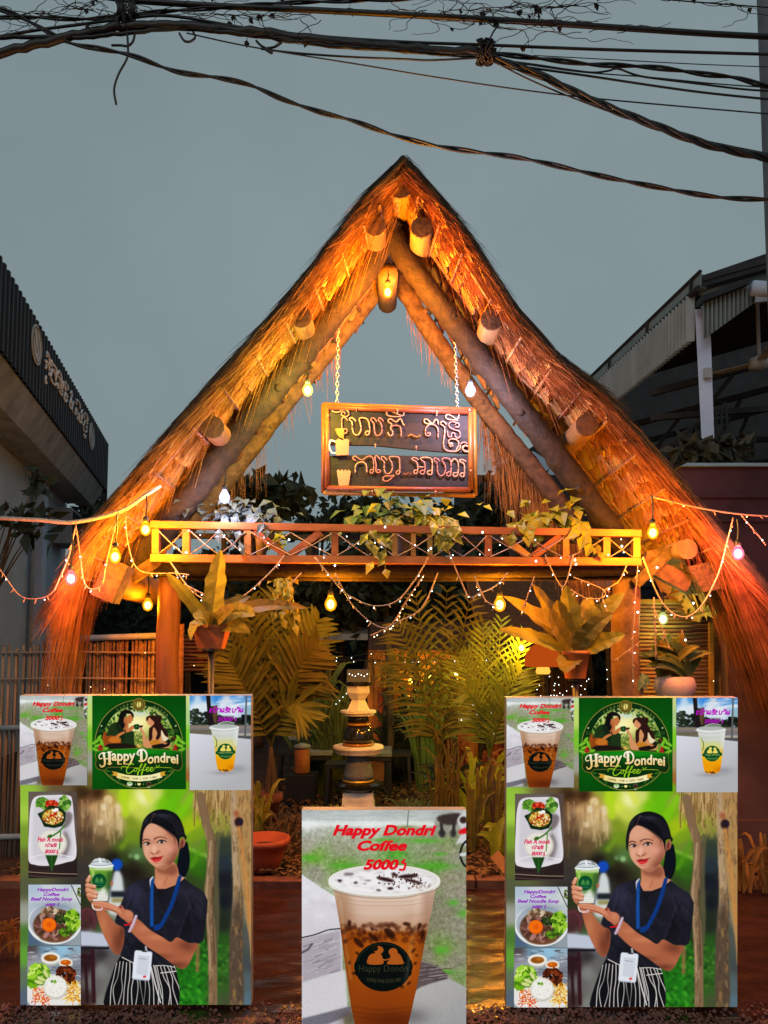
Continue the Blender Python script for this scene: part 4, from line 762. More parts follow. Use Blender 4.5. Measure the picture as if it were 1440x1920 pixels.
    p.poly([(528, 1124), (590, 1106), (640, 1096), (672, 1104), (720, 1092), (768, 1086), (740, 1120), (680, 1134), (610, 1140), (556, 1136)], (150, 34, 38), 3); p.poly([(552, 1136), (620, 1140), (690, 1128), (758, 1094), (740, 1150), (690, 1186), (640, 1197), (595, 1186)], (208, 52, 54), 4); p.blob(650, 1164, 40, 14, (236, 104, 96), .7); p.line([(530, 1126), (600, 1138), (680, 1132), (764, 1090)], 7, (96, 20, 26), 3, .9); p.blob(650, 1220, 70, 14, (176, 116, 94), .6); p.blob(780, 1080, 20, 20, (160, 100, 82), .6)
    p.clip = None
    hp = [(345, 920), (332, 820), (334, 680), (366, 520), (408, 385), (500, 275), (620, 205), (760, 180), (900, 205), (1035, 275), (1115, 385), (1172, 530), (1202, 660), (1236, 720), (1205, 770), (1190, 720), (1140, 715), (1100, 745), (1092, 850), (1090, 960), (1070, 860), (1050, 780), (1010, 715), (940, 650), (860, 590), (760, 525), (640, 470), (535, 450), (450, 520), (400, 620), (384, 740), (372, 850), (360, 940)]
    p.poly(hp, hair, 4); p.clip = p.mask(hp)
    for i in range(46):
        u = i / 45; p.line([(600 - 60 * u, 250 + 40 * u), (760 + 130 * u, 330 - 40 * u), (960 + 130 * u, 480 - 60 * u), (1060 + 120 * u, 700 - 40 * u)], 5, [(60, 58, 68), (10, 10, 16), (74, 68, 74)][i % 3], 4, .35)
        p.line([(590, 260 + 60 * u), (470 - 40 * u, 380), (390 - 20 * u, 560), (350, 800)], 5, [(58, 54, 60), (12, 12, 18)][i % 2], 4, .3)
    p.blob(760, 300, 160, 50, (64, 66, 84), .6); p.blob(450, 400, 50, 90, (64, 62, 72), .5); p.line([(620, 260), (570, 340), (530, 450)], 14, (120, 84, 72), 8, .8)
    p.clip = None
    for k in range(9): p.line([(650 + k * 26, 480 + k * 12), (780 + k * 22, 560 + k * 14), (930 + k * 10, 670 + k * 10), (1010, 740 + k * 14)], 4, (40, 26, 26), 4, .4)
    p.poly([(1100, 960), (1180, 900), (1236, 800), (1276, 960), (1292, 1150), (1268, 1330), (1205, 1430), (1150, 1470), (1090, 1420), (1076, 1300), (1090, 1100)], (13, 19, 32), 4)
    for k in range(14): p.line([(1130 + k * 9, 950), (1120 + k * 11, 1180), (1110 + k * 9, 1400)], 5, [(24, 40, 62), (8, 10, 16)][k % 2], 5, .6)
    # lanyard
    p.fr = (20, 1480, 3.0638); bl = (22, 78, 146)
    p.poly([(798, 520), (822, 500), (815, 545), (806, 575)], (206, 200, 206), 1)
    p.poly([(805, 530), (822, 500), (820, 640), (822, 790), (800, 790), (798, 640)], bl, 1, 1, False); p.poly([(962, 500), (985, 488), (962, 590), (930, 680), (872, 790), (846, 812), (820, 806), (826, 780), (858, 770), (905, 680), (936, 590)], (18, 66, 132), 1, 1, False); p.line([(812, 560), (811, 780)], 5, (50, 112, 180), 3, .7)
    # pants
    pants = [(630, 958), (700, 985), (800, 1008), (942, 1014), (955, 1060), (968, 1130), (972, 1180), (966, 1245), (528, 1245), (545, 1170), (572, 1090), (600, 1010)]
    p.poly(pants, (24, 24, 30), 1, 1, False); p.clip = p.mask(pants, False)
    for i in range(20):
        x = 548 + i * 22; sp = (x - 740) * .12
        p.line([(x * .86 + 100, 1000 - R.rand() * 10), (x + R.randn() * 5, 1080), (x + sp + R.randn() * 9, 1150), (x + sp * 1.6 + R.randn() * 8, 1245)], 5.5, (202, 198, 194), 1, .95)
    p.blob(760, 1180, 30, 90, (16, 16, 20), .5); p.blob(620, 1120, 26, 90, (16, 16, 20), .4)
    p.clip = None
    p.line([(640, 965), (680, 985), (720, 1005), (720, 1012)], 5, (210, 206, 200), 1); p.line([(820, 1015), (880, 1012), (940, 1022)], 5, (200, 196, 190), 1); p.line([(862, 1055), (950, 1045)], 6, (206, 202, 196), 1); p.line([(806, 1020), (830, 1120), (860, 1225)], 8, (206, 204, 200), 1); p.line([(830, 1020), (850, 1110), (868, 1200)], 6, (190, 188, 184), 1)
    # arms
    a1 = [(490, 690), (520, 690), (545, 700), (600, 768), (650, 800), (650, 880), (630, 940), (606, 950), (580, 925), (540, 850), (508, 770)]
    p.poly(a1, (172, 108, 78), 1); p.clip = p.mask(a1); p.blob(620, 880, 40, 80, (112, 64, 46), .8); p.blob(530, 780, 26, 70, (198, 132, 96), .7); p.blob(560, 860, 20, 60, (186, 116, 84), .6); p.blob(640, 820, 16, 40, (96, 54, 42), .7); p.clip = None
    a2 = [(956, 850), (1020, 882), (1074, 888), (1050, 950), (1022, 1006), (988, 1032), (945, 1015), (870, 960), (790, 908), (722, 850), (684, 800), (706, 742), (740, 752), (800, 806), (870, 848), (920, 876)]
    p.poly(a2, (178, 112, 82), 1); p.clip = p.mask(a2); p.blob(1010, 900, 60, 40, (120, 68, 50), .85); p.blob(950, 1010, 80, 24, (110, 62, 46), .8); p.blob(860, 960, 80, 18, (126, 74, 54), .7); p.blob(840, 850, 70, 18, (206, 138, 104), .7); p.blob(760, 800, 40, 20, (204, 136, 104), .6); p.blob(970, 940, 40, 30, (170, 102, 74), .7); p.clip = None
    # cup
    cup = [(452, 440), (588, 440), (578, 520), (556, 642), (470, 642), (458, 520)]
    p.poly(cup, ((86, 138, 40), (226, 228, 218), (0, 500), (0, 590)), 1, 1, False); p.clip = p.mask(cup, False)
    p.poly([(440, 430), (600, 430), (600, 560), (560, 575), (530, 560), (505, 590), (470, 560), (440, 540)], ((116, 166, 56), (92, 132, 66), (0, 450), (0, 560)), 7, .85); p.poly([(560, 470), (600, 470), (590, 600), (560, 610), (548, 560)], (58, 88, 48), 8, .7); p.rect(440, 436, 600, 466, (206, 220, 176), 4, .85); p.blob(470, 480, 14, 40, (150, 196, 80), .7)
    for y in (600, 616, 628): p.line([(460, y), (515, y + 5), (565, y)], 3, (190, 192, 182), 2, .6)
    p.line([(472, 470), (478, 560), (486, 630)], 6, (246, 248, 240), 4, .5)
    p.clip = None
    p.poly([(450, 436), (462, 424), (480, 402), (505, 396), (540, 398), (568, 412), (586, 432), (586, 444), (520, 452), (452, 446)], (206, 212, 216), 1); p.line([(452, 440), (520, 446), (588, 438)], 7, (240, 244, 246), 1); p.line([(470, 420), (520, 412), (570, 424)], 5, (130, 138, 144), 1, .8); p.line([(510, 398), (516, 420)], 10, (244, 246, 248), 2); p.line([(545, 404), (560, 416)], 7, (90, 96, 102), 1, .7); p.line([(460, 434), (520, 438), (580, 432)], 3, (110, 120, 128), 1, .8)
    p.ell(508, 526, 40, 42, (10, 86, 52), 1); p.poly([(484, 532), (488, 516), (496, 504), (504, 516), (507, 532)], (88, 146, 80), 2); p.poly([(511, 532), (514, 516), (521, 506), (529, 517), (532, 532)], (88, 146, 80), 2); p.rect(478, 536, 538, 541, (60, 140, 96), 1, .8); p.rect(488, 550, 528, 554, (90, 160, 120), 1, .7)
    # hands
    p.fr = (150, 1600, 9.6); sk = (208, 146, 116)
    p.poly([(120, 780), (105, 560), (150, 540), (260, 640), (300, 780), (210, 850), (190, 880)], (190, 124, 94), 3)
    for (a, b, w) in (((140, 490), (175, 420), 74), ((130, 570), (262, 596), 76), ((135, 655), (290, 715), 80), ((150, 745), (280, 780), 72)):
        p.line([(a[0], a[1] + 10), (b[0], b[1] + 12)], w, (140, 82, 62), 5, .7); p.line([a, b], w, sk, 2, 1, False, w * .8); p.line([(a[0] + 10, a[1] - 14), (b[0] - 8, b[1] - 14)], w * .3, (232, 176, 148), 9, .8, False)
    for (x, y) in ((172, 412), (262, 586), (292, 706), (276, 770)): p.ell(x, y, 22, 15, (238, 196, 180), 5, .8, 20)
    p.ell(570, 540, 26, 44, (176, 110, 86), 3)
    p.poly([(215, 880), (330, 862), (440, 870), (545, 905), (660, 950), (720, 1010), (820, 1010), (900, 1030), (960, 1090), (950, 1190), (880, 1260), (810, 1210), (740, 1160), (640, 1070), (520, 1030), (400, 1020), (280, 1000), (222, 950)], (190, 122, 94), 2)
    p.poly([(215, 882), (330, 864), (440, 872), (545, 905), (680, 960), (760, 1080), (640, 1030), (520, 990), (400, 960), (230, 930)], (216, 152, 122), 8, .8); p.line([(230, 940), (380, 975), (520, 1000), (640, 1060)], 14, (130, 74, 58), 8, .7); p.line([(240, 905), (400, 918), (540, 960)], 8, (160, 98, 78), 6, .6)
    p.poly([(680, 970), (720, 935), (765, 945), (800, 1010), (830, 1060), (780, 1075), (720, 1020)], (190, 118, 94), 2); p.ell(732, 965, 30, 22, (120, 52, 52), 5, .7, 20); p.blob(870, 1090, 60, 60, (208, 144, 112), .7); p.line([(810, 1200), (870, 1250), (930, 1220)], 30, (150, 90, 68), 14, .5)
    p.line([(222, 930), (240, 990), (300, 1018), (380, 1010), (400, 985)], 24, (226, 214, 206), 3); p.ell(378, 1010, 24, 26, (204, 170, 180), 3)
    p.line([(800, 1290), (880, 1280), (950, 1255)], 26, (214, 30, 40), 3); p.line([(1010, 1130), (970, 1240), (930, 1330), (890, 1400)], 52, (186, 162, 178), 4); p.line([(1000, 1140), (955, 1250), (900, 1360)], 16, (224, 206, 220), 6, .8)
    # badge
    p.fr = (20, 1480, 3.0638)
    p.line([(776, 905), (780, 930)], 12, (170, 170, 172), 2); p.poly([(720, 924), (806, 932), (814, 940), (800, 1092), (790, 1100), (704, 1092), (697, 1082), (712, 932)], (222, 226, 236), 1, 1, False); p.poly([(733, 954), (796, 960), (786, 1068), (722, 1060)], (196, 202, 212), 2, 1, False); p.poly([(726, 962), (796, 968), (788, 1060), (722, 1052)], (206, 210, 220), 1, .6, False); p.line([(738, 972), (780, 976)], 3, (120, 126, 136)); p.ell(769, 1076, 10, 7, (216, 70, 70), 1, 1, -20); p.line([(757, 930), (780, 932)], 8, (70, 72, 80), 1); p.line([(706, 1088), (792, 1097)], 5, (170, 176, 190), 2)
    p.grain(2.5, 1, 7)
    return p
# ---------------------------------------------------------------- materials used all over
m_soil = M('soil', (.075, .045, .028), (.03, .018, .012), 14, rough=.95, bump=.6, dist=.03)
m_gravel = M('gravel', (.34, .165, .11), (.11, .055, .04), 40, rough=.85, bump=.3)
m_wet = M('wet_paving', (.055, .022, .014), (.02, .01, .007), 5, (1, 2, 1), rough=.04, rough2=.22, bump=.6, dist=.02, spec=.9)
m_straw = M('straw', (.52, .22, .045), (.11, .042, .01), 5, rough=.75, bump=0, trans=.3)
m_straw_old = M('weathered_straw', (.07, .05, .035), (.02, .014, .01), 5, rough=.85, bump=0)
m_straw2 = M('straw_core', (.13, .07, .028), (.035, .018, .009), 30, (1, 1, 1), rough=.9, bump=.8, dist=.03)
m_palmleaf = M('dry_palm_leaf', (.52, .25, .07), (.2, .085, .022), 26, (1, 4, 1), rough=.65, bump=.5, dist=.01)
m_log = M('peeled_log', (.26, .135, .05), (.07, .033, .014), 9, (1, .25, 1), rough=.7, bump=.45)
m_logend = M('log_end', (.16, .075, .035), (.07, .03, .016), 22, rough=.85, bump=.4)
m_beam = M('dark_timber', (.028, .012, .007), (.007, .0035, .0025), 17, (1, 1, 1), rough=.8, bump=.7, dist=.02)
m_log2 = M('rough_log', (.15, .07, .028), (.035, .016, .008), 15, rough=.8, bump=.6, dist=.02)
m_rail = M('railing_timber', (.56, .21, .05), (.27, .09, .02), 8, (.4, 1, 1), rough=.55, bump=.3, dist=.008)
m_bamboo = M('split_bamboo', (.3, .15, .07), (.12, .06, .028), 6, (1, 1, 5), rough=.5, bump=.2)
m_cane = M('weathered_cane', (.3, .22, .17), (.09, .06, .05), 5, (1, 1, .4), rough=.7, bump=.3)
m_black = M('black_metal', (.02, .02, .022), (.012, .012, .014), 10, rough=.45, bump=.1, spec=.5)
m_table = M('dusty_table_top', (.3, .3, .32), (.16, .16, .17), 20, rough=.4)
m_corr = M('charcoal_sheet', (.017, .018, .023), (.009, .009, .013), 5, rough=.55, bump=.05)
m_conc = M('grey_concrete', (.42, .44, .47), (.2, .215, .235), 4, (1, 1, .3), rough=.9, bump=.3)
m_wall = M('grey_render', (.5, .6, .76), (.38, .46, .6), 1.6, rough=.9, bump=.15)
m_white = M('white_lettering', (.85, .86, .88), (.75, .76, .78), 10, rough=.6, bump=0)
m_sheet = M('pale_sheet_metal', (.27, .31, .325), (.17, .2, .21), 3, (1, 1, .5), rough=.6, bump=.08, metal=.1)
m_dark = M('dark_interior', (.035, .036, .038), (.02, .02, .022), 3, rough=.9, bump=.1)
m_red = M('red_wall_paint', (.13, .045, .048), (.065, .024, .028), 2.4, rough=.75, bump=.25)
m_cap = M('wall_coping', (.4, .42, .44), (.28, .29, .3), 6, rough=.85)
m_cable = M('black_cable', (.012, .012, .013), (.008, .008, .009), 12, rough=.5, bump=.1, spec=.4)
m_twig = M('dry_vine', (.03, .024, .02), (.015, .012, .01), 10, rough=.9, bump=0)
m_pole = M('concrete_pole', (.16, .16, .17), (.1, .1, .11), 5, rough=.9, bump=.3)
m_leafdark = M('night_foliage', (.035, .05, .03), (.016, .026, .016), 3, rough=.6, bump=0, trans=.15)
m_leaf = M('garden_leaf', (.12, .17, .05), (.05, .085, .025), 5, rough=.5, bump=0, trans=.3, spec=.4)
m_yleaf = M('yellow_green_leaf', (.44, .4, .012), (.17, .19, .012), 5, rough=.45, bump=0, trans=.3, spec=.4)
m_palm = M('palm_leaflet', (.17, .15, .03), (.06, .07, .016), 4, rough=.5, bump=0, trans=.3)
m_fern = M('fern_leaf', (.26, .2, .022), (.1, .09, .014), 7, rough=.5, bump=.2, trans=.3)
m_bark = M('tree_bark', (.1, .07, .05), (.04, .028, .02), 9, (1, 1, .3), rough=.9, bump=.7)
m_terra = M('terracotta', (.42, .13, .04), (.27, .075, .022), 8, rough=.7, bump=.15)
m_pinkpot = M('pale_pot', (.5, .36, .34), (.36, .26, .25), 8, rough=.6, bump=.1)
m_white_stone = M('painted_stone', (.86, .8, .74), (.66, .6, .55), 12, rough=.7, bump=.2)
m_granite = M('grey_granite', (.16, .17, .19), (.07, .075, .085), 70, rough=.6, bump=.2)
m_glaze = M('black_glaze', (.02, .02, .022), (.01, .01, .011), 8, rough=.12, bump=.05, spec=.6)
m_gold = M('gold_band', (.55, .27, .05), (.35, .16, .03), 10, rough=.35, bump=0, metal=.4)
m_plank = M('stained_plank', (.22, .075, .03), (.085, .028, .014), 6, (3, 1, .35), rough=.6, bump=.35)
m_string = M('light_string_wire', (.36, .24, .18), (.26, .17, .12), 10, rough=.5, bump=0)
m_rope = M('wrapped_rope', (.5, .43, .4), (.25, .2, .18), 60, rough=.7, bump=.3)
m_letter = M('bent_tube_letter', (.4, .19, .13), (.33, .15, .11), 12, rough=.45, bump=.05)
m_signwood = M('sign_plank', (.026, .012, .011), (.012, .006, .006), 5, (.5, 1, 3), rough=.7, bump=.3)
m_orangewood = M('orange_bamboo', (.3, .1, .022), (.15, .045, .012), 7, (.5, 1, 1), rough=.45, bump=.25)
m_socket = M('bulb_socket', (.02, .02, .02), (.012, .012, .012), 8, rough=.5, bump=0)

# ---------------------------------------------------------------- ground: one sheet, then soil, wet paving and gravel above it
mb = MB(); mb.add([(-150, -20, -.02), (150, -20, -.02), (150, 200, -.02), (-150, 200, -.02)], [(0, 1, 2, 3)])
obj('ground', mb, m_soil, kind='structure')
def sheet(name, x0, x1, y0, y1, z, nx, ny, amp, mat, seed=1):
    rr = np.random.RandomState(seed); mb = MB()
    for j in range(ny + 1):
        for i in range(nx + 1):
            x, y = x0 + (x1 - x0) * i / nx, y0 + (y1 - y0) * j / ny
            mb.v.append((x, y, z + amp * (rr.rand() - .5)))
    for j in range(ny):
        for i in range(nx):
            a = j * (nx + 1) + i; mb.f.append((a, a + 1, a + nx + 2, a + nx + 1))
    return obj(name, mb, mat, smooth=True, kind='structure')
sheet('garden_soil', -9, 9, 5.16, 14, .03, 80, 50, .04, m_soil, 2)
# wet paving with shallow ripples
mb = MB(); nx, ny = 150, 60
for j in range(ny + 1):
    for i in range(nx + 1):
        x, y = -4.5 + 9 * i / nx, 3.3 + 1.8 * j / ny
        z = .004 + .0035 * math.sin(y * 24 + x * 3 + 2.2 * math.sin(x * 2.3 + y)) + .003 * math.sin(y * 41 - x * 11 + 1.7 * math.sin(x * 5.3)) + .0025 * math.sin(y * 63 + x * 17 + 2 * math.sin(y * 3))
        mb.v.append((x, y, z))
for j in range(ny):
    for i in range(nx):
        a = j * (nx + 1) + i; mb.f.append((a, a + 1, a + nx + 2, a + nx + 1))
obj('wet_driveway', mb, m_wet, smooth=True, kind='structure')
# gravel of the road edge: real pebbles
rr = np.random.RandomState(9); mb = MB()
ico = [(0, 0, 1), (.9, 0, .1), (.28, .85, -.1), (-.73, .53, .15), (-.73, -.53, -.1), (.28, -.85, .1), (0, 0, -.8)]
icf = [(0, 1, 2), (0, 2, 3), (0, 3, 4), (0, 4, 5), (0, 5, 1), (6, 2, 1), (6, 3, 2), (6, 4, 3), (6, 5, 4), (6, 1, 5)]
for _ in range(15000):
    x, y = -2.6 + 5.2 * rr.rand(), 2.75 + .72 * rr.rand() ** .8
    edge = 3.4 + .05 * math.sin(x * 3) + .04 * math.sin(x * 11)
    if y > edge and rr.rand() < .8: continue
    s = .004 + .009 * rr.rand() ** 2; a = rr.rand() * 6.28; c, n = math.cos(a), math.sin(a); q = .6 + rr.rand() * .5
    mb.add([(x + s * (px * c - py * n), y + s * (px * n + py * c), .008 + .006 * rr.rand() + s * pz * q) for px, py, pz in ico], icf)
o = obj('gravel', mb, m_gravel, kind='stuff'); tag(o, 'reddish brown gravel along the road edge in front of the wet driveway', 'gravel')
mb = MB(); mb.add([(-6, 1, .001), (6, 1, .001), (6, 3.36, .001), (-6, 3.36, .001)], [(0, 1, 2, 3)])
obj('gravel_bed', mb, m_gravel, kind='structure')
# kerb between driveway and garden, individual stones
mb = MB(); mb.box((-3.4, 5.13, .03), (.52, .12, .06))
kerb = thing('stone_edging', 'low row of reddish brick edging between wet driveway and planted garden bed', 'edging', (0, 5.13, 0))
x = -3.4; i = 0; mesh = None
while x < 3.4:
    if mesh is None:
        o = obj('edging_stone', mb, M('edging_brick', (.2, .08, .05), (.09, .035, .025), 12, rough=.6, bump=.4), kerb, loc=(x, 5.13, .03)); mesh = o
    else:
        o = mesh.copy(); COL.objects.link(o); o.parent = kerb; o.location = Vector((x, rnd.uniform(-.02, .02), .03 + rnd.uniform(-.01, .008)))
    o.rotation_euler = (0, 0, rnd.uniform(-.05, .05)); x += .535
# leaf litter on the bed
mb = MB(); rr = np.random.RandomState(4)
for _ in range(9000):
    x, y = -2.6 + 5.4 * rr.rand(), 5.2 + 3.6 * rr.rand() ** 1.3
    a = rr.rand() * 6.28
    mb.leaf((x, y, .05 + .05 * rr.rand()), (math.cos(a), math.sin(a), (rr.rand() - .4) * .9), (0, 0, 1), .03 + .07 * rr.rand(), .02 + .03 * rr.rand())
o = obj('leaf_litter', mb, M('fallen_leaf', (.2, .11, .045), (.055, .03, .015), 3, rough=.8, bump=0), kind='stuff'); tag(o, 'dry brown leaf litter covering the garden bed', 'leaves')

# ---------------------------------------------------------------- building on the left: corrugated fascia with lettering
YF = 15.0; DX = -.213
def lf(px, py):                            # point of the fascia plane seen at a pixel
    d = ray(px, py); xf = (200 - 720) / F * (YF)      # far edge
    x0 = at(200, 900, YF).x
    t = (x0 - DX * YF) / (d.x - DX * d.y)
    return Vector((0, 0, CAM_Z)) + d * t
LB = thing('shop_building', 'grey rendered shop building on the left with charcoal corrugated fascia', 'building', (-7.5, 11, 0))
fu = Vector((DX, 1, 0)).normalized(); fn = Vector((fu.y, -fu.x, 0))   # along, and out towards the gate
pf = lf(200, 832); zt, zb = pf.z, lf(198, 936).z
p_near = lf(-60, 400); LEN = (Vector((pf.x, pf.y, 0)) - Vector((p_near.x, p_near.y, 0))).dot(fu)
P0 = Vector((pf.x, pf.y, 0))
def FP(s, z, o=0.0): return P0 - fu * s + fn * o + Vector((0, 0, z))
zc = zb + .16
mb = MB(); ns = int(LEN / .16)
for i in range(ns * 4 + 1):
    s = i * .04; o = [0, .035, .035, 0][i % 4]
    mb.v += [tuple(FP(s, zc, o)), tuple(FP(s, zt, o))]
    if i: a = 2 * i; mb.f.append((a - 2, a, a + 1, a - 1))
mb.hexa([FP(0, zc, -.09), FP(LEN, zc, -.09), FP(LEN, zc, -.004), FP(0, zc, -.004), FP(0, zt, -.09), FP(LEN, zt, -.09), FP(LEN, zt, -.004), FP(0, zt, -.004)])
mb.hexa([FP(-.05, zb - .05, -.1), FP(0, zb - .05, -.1), FP(0, zb - .05, .03), FP(-.05, zb - .05, .03), FP(-.05, zt + .01, -.1), FP(0, zt + .01, -.1), FP(0, zt + .01, .03), FP(-.05, zt + .01, .03)])
obj('corrugated_fascia', mb, m_corr, LB)
mb = MB(); z1, z0 = zc - .002, zc - .36
mb.hexa([FP(.2, z0, -.5), FP(LEN, z0, -.5), FP(LEN, z0, -.2), FP(.2, z0, -.2), FP(.2, z1, -.5), FP(LEN, z1, -.5), FP(LEN, z1, -.01), FP(.2, z1, -.01)])
obj('concrete_beam', mb, m_conc, LB)
mb = MB(); mb.hexa([FP(.25, z0 + .03, -2.2), FP(LEN, z0 + .03, -2.2), FP(LEN, z0 + .03, -.51), FP(.25, z0 + .03, -.51), FP(.25, z1, -2.2), FP(LEN, z1, -2.2), FP(LEN, z1, -.51), FP(.25, z1, -.51)])
obj('soffit', mb, m_conc, LB)
mb = MB(); WO = -.7
mb.hexa([FP(.1, 0, -5), FP(LEN, 0, -5), FP(LEN, 0, WO), FP(.1, 0, WO), FP(.1, z0 + .028, -5), FP(LEN, z0 + .028, -5), FP(LEN, z0 + .028, WO), FP(.1, z0 + .028, WO)])
obj('wall', mb, m_wall, LB)
mb = MB(); mb.hexa([FP(2.3, 0, WO), FP(2.62, 0, WO), FP(2.62, 0, WO + .14), FP(2.3, 0, WO + .14), FP(2.3, z0 + .02, WO), FP(2.62, z0 + .02, WO), FP(2.62, z0 + .02, WO + .14), FP(2.3, z0 + .02, WO + .14)])
obj('pilaster', mb, m_wall, LB)
mb = MB(); mb.tube([FP(2.9, 0, WO + .06), FP(2.9, z0, WO + .06)], .04, 8); obj('downpipe', mb, m_conc, LB, True)
for (px, py, ry) in ((62, 646, .25), (167, 818, .24)):
    c = lf(px, py) + fn * .038; mb = MB(); n = 28
    pts = [c + fu * (ry * math.cos(2 * math.pi * k / n)) + Vector((0, 0, ry * .98 * math.sin(2 * math.pi * k / n))) for k in range(n)]
    mb.prism(pts, fn * .012); e = obj('emblem', mb, M('emblem_disc', (.62, .66, .66), (.4, .44, .44), 3, rough=.6), LB)
    mb = MB(); r_ = ry * .86
    mb.tube([c + fn * .013 + fu * (r_ * math.cos(2 * math.pi * k / n)) + Vector((0, 0, r_ * math.sin(2 * math.pi * k / n))) for k in range(n + 1)], .012, 4)
    mb.tube([c + fn * .013 + fu * (.1 * math.sin(k)) + Vector((0, 0, -.2 + .1 * k)) for k in range(5)], .012, 4)
    mb.tube([c + fn * .013 + fu * (-.18 + .08 * k) + Vector((0, 0, .12 * math.cos(k * 1.7))) for k in range(5)], .01, 4)
    obj('emblem_mark', mb, m_conc, e)
def lt(frame, strokes, r):
    ox, oy, k = frame
    for st in strokes:
        mb = MB(); pts = [lf(ox + x / k, oy + y / k) + fn * .045 for x, y in st]
        mb.tube(curve(pts, 4) if len(pts) > 2 else pts, r, 6); obj('letter', mb, m_white, LB, True)
FR = (30, 580, 6.857)
FR = (30, 580, 6.857)
lt(FR, [[(345, 610), (350, 545), (375, 600), (385, 640)], [(335, 760), (340, 690), (330, 650), (365, 700), (380, 760), (378, 850)], [(335, 850), (330, 940), (345, 940)], [(385, 640), (390, 700), (415, 740), (400, 880), (440, 960), (465, 960), (462, 850), (430, 770)], [(408, 650), (420, 690), (470, 760), (475, 850)],
        [(495, 1020), (490, 940), (520, 1000), (520, 1060), (545, 1100), (548, 1040), (520, 900), (490, 850), (505, 790), (535, 850), (540, 930)], [(560, 1010), (556, 920), (590, 1000), (590, 1080), (575, 1120), (590, 1180), (610, 1170), (610, 1100), (585, 1070)], [(590, 930), (620, 980), (625, 1040)]], .017)
lt(FR, [[(660, 1080), (672, 1050), (680, 1090), (655, 1180), (650, 1240), (672, 1280), (690, 1220), (700, 1180)], [(662, 1110), (690, 1330)]], .014)
lt(FR, [[(735, 1220), (738, 1160), (775, 1200), (785, 1280)], [(722, 1360), (730, 1270), (750, 1320), (748, 1420)], [(770, 1330), (775, 1440), (800, 1440), (800, 1330), (815, 1290)], [(815, 1350), (810, 1460), (835, 1480), (845, 1400), (830, 1340)], [(850, 1330), (880, 1380), (880, 1470), (860, 1430)], [(825, 1490), (835, 1560), (868, 1570), (870, 1490)], [(835, 1600), (845, 1650), (855, 1620)]], .017)
# wall unit under the soffit
AC = thing('air_conditioner', 'grey air conditioner unit fixed high on the left shop wall', 'air conditioner', tuple(FP(.9, z0 - .95, WO + .2)))
mb = MB(); mb.hexa([FP(.5, z0 - .9, WO + .002), FP(1.35, z0 - .9, WO + .002), FP(1.35, z0 - .9, WO + .34), FP(.5, z0 - .9, WO + .34), FP(.5, z0 - .25, WO + .002), FP(1.35, z0 - .25, WO + .002), FP(1.35, z0 - .25, WO + .34), FP(.5, z0 - .25, WO + .34)])
obj('casing', mb, m_conc, AC)
mb = MB()
for k in range(9): mb.bar(FP(.56 + k * .09, z0 - .85, WO + .35), FP(.56 + k * .09, z0 - .3, WO + .35), .035, .02)
obj('grille', mb, m_dark, AC)

# ---------------------------------------------------------------- open-sided hall on the right
RB = thing('open_hall', 'dark open sided hall on the right under a corrugated metal roof', 'building', (7, 13, 0))
def rp(px, py):                            # on the side plane through the near corner, receding to (592, 1215)
    d = ray(px, py); DXR = (592 - 720) / F; x0 = at(1312, 560, 10.0).x - DXR * 10.0
    return Vector((0, 0, CAM_Z)) + d * (x0 / (d.x - DXR * d.y))
c0, c1, c2, c3 = rp(1312, 513), rp(1312, 538), rp(1303, 552), rp(1303, 638)
f0, f1, f2, f3 = rp(1085, 730), rp(1085, 750), rp(1085, 752), rp(1085, 812)
mb = MB(); n = 132
dv = Vector((f2.x - c2.x, f2.y - c2.y, 0)).normalized(); nv = Vector((-dv.y, dv.x, 0)) * -1
for i in range(n + 1):
    t = i / n; q = 1 / ((1 - t) / 1 + t * 1); o = nv * (-.1 if i % 3 == 2 else 0)
    a = c2.lerp(f2, t) + o; b = c3.lerp(f3, t) + o
    mb.v += [tuple(b), tuple(a)]
    if i: k = 2 * i; mb.f.append((k - 2, k, k + 1, k - 1))
obj('side_fascia', mb, m_sheet, RB)
mb = MB(); bk = Vector((.12, .05, 0)); mb.hexa([c1, f1, f1 + bk, c1 + bk, c0, f0, f0 + bk, c0 + bk]); obj('roof_trim', mb, m_sheet, RB)
for (px, p0, p1) in ((1296, 527, 556), (1214, 606, 632), (1143, 675, 700)):
    mb = MB(); mb.tube([rp(px, p0) + Vector((-.02, -.04, 0)), rp(px - 1, p1) + Vector((-.02, -.04, 0))], .025, 6); obj('trim_joint', mb, m_dark, RB)
mb = MB(); mb.tube([c1 + Vector((-.03, -.03, -.03)), f1 + Vector((-.03, -.03, -.03))], .045, 6); obj('eave_pipe', mb, m_dark, RB)
mb = MB(); mb.tube([c0 + Vector((0, -.02, .02)), f0 + Vector((0, -.02, .02))], .03, 6); obj('ridge_flashing', mb, m_dark, RB)
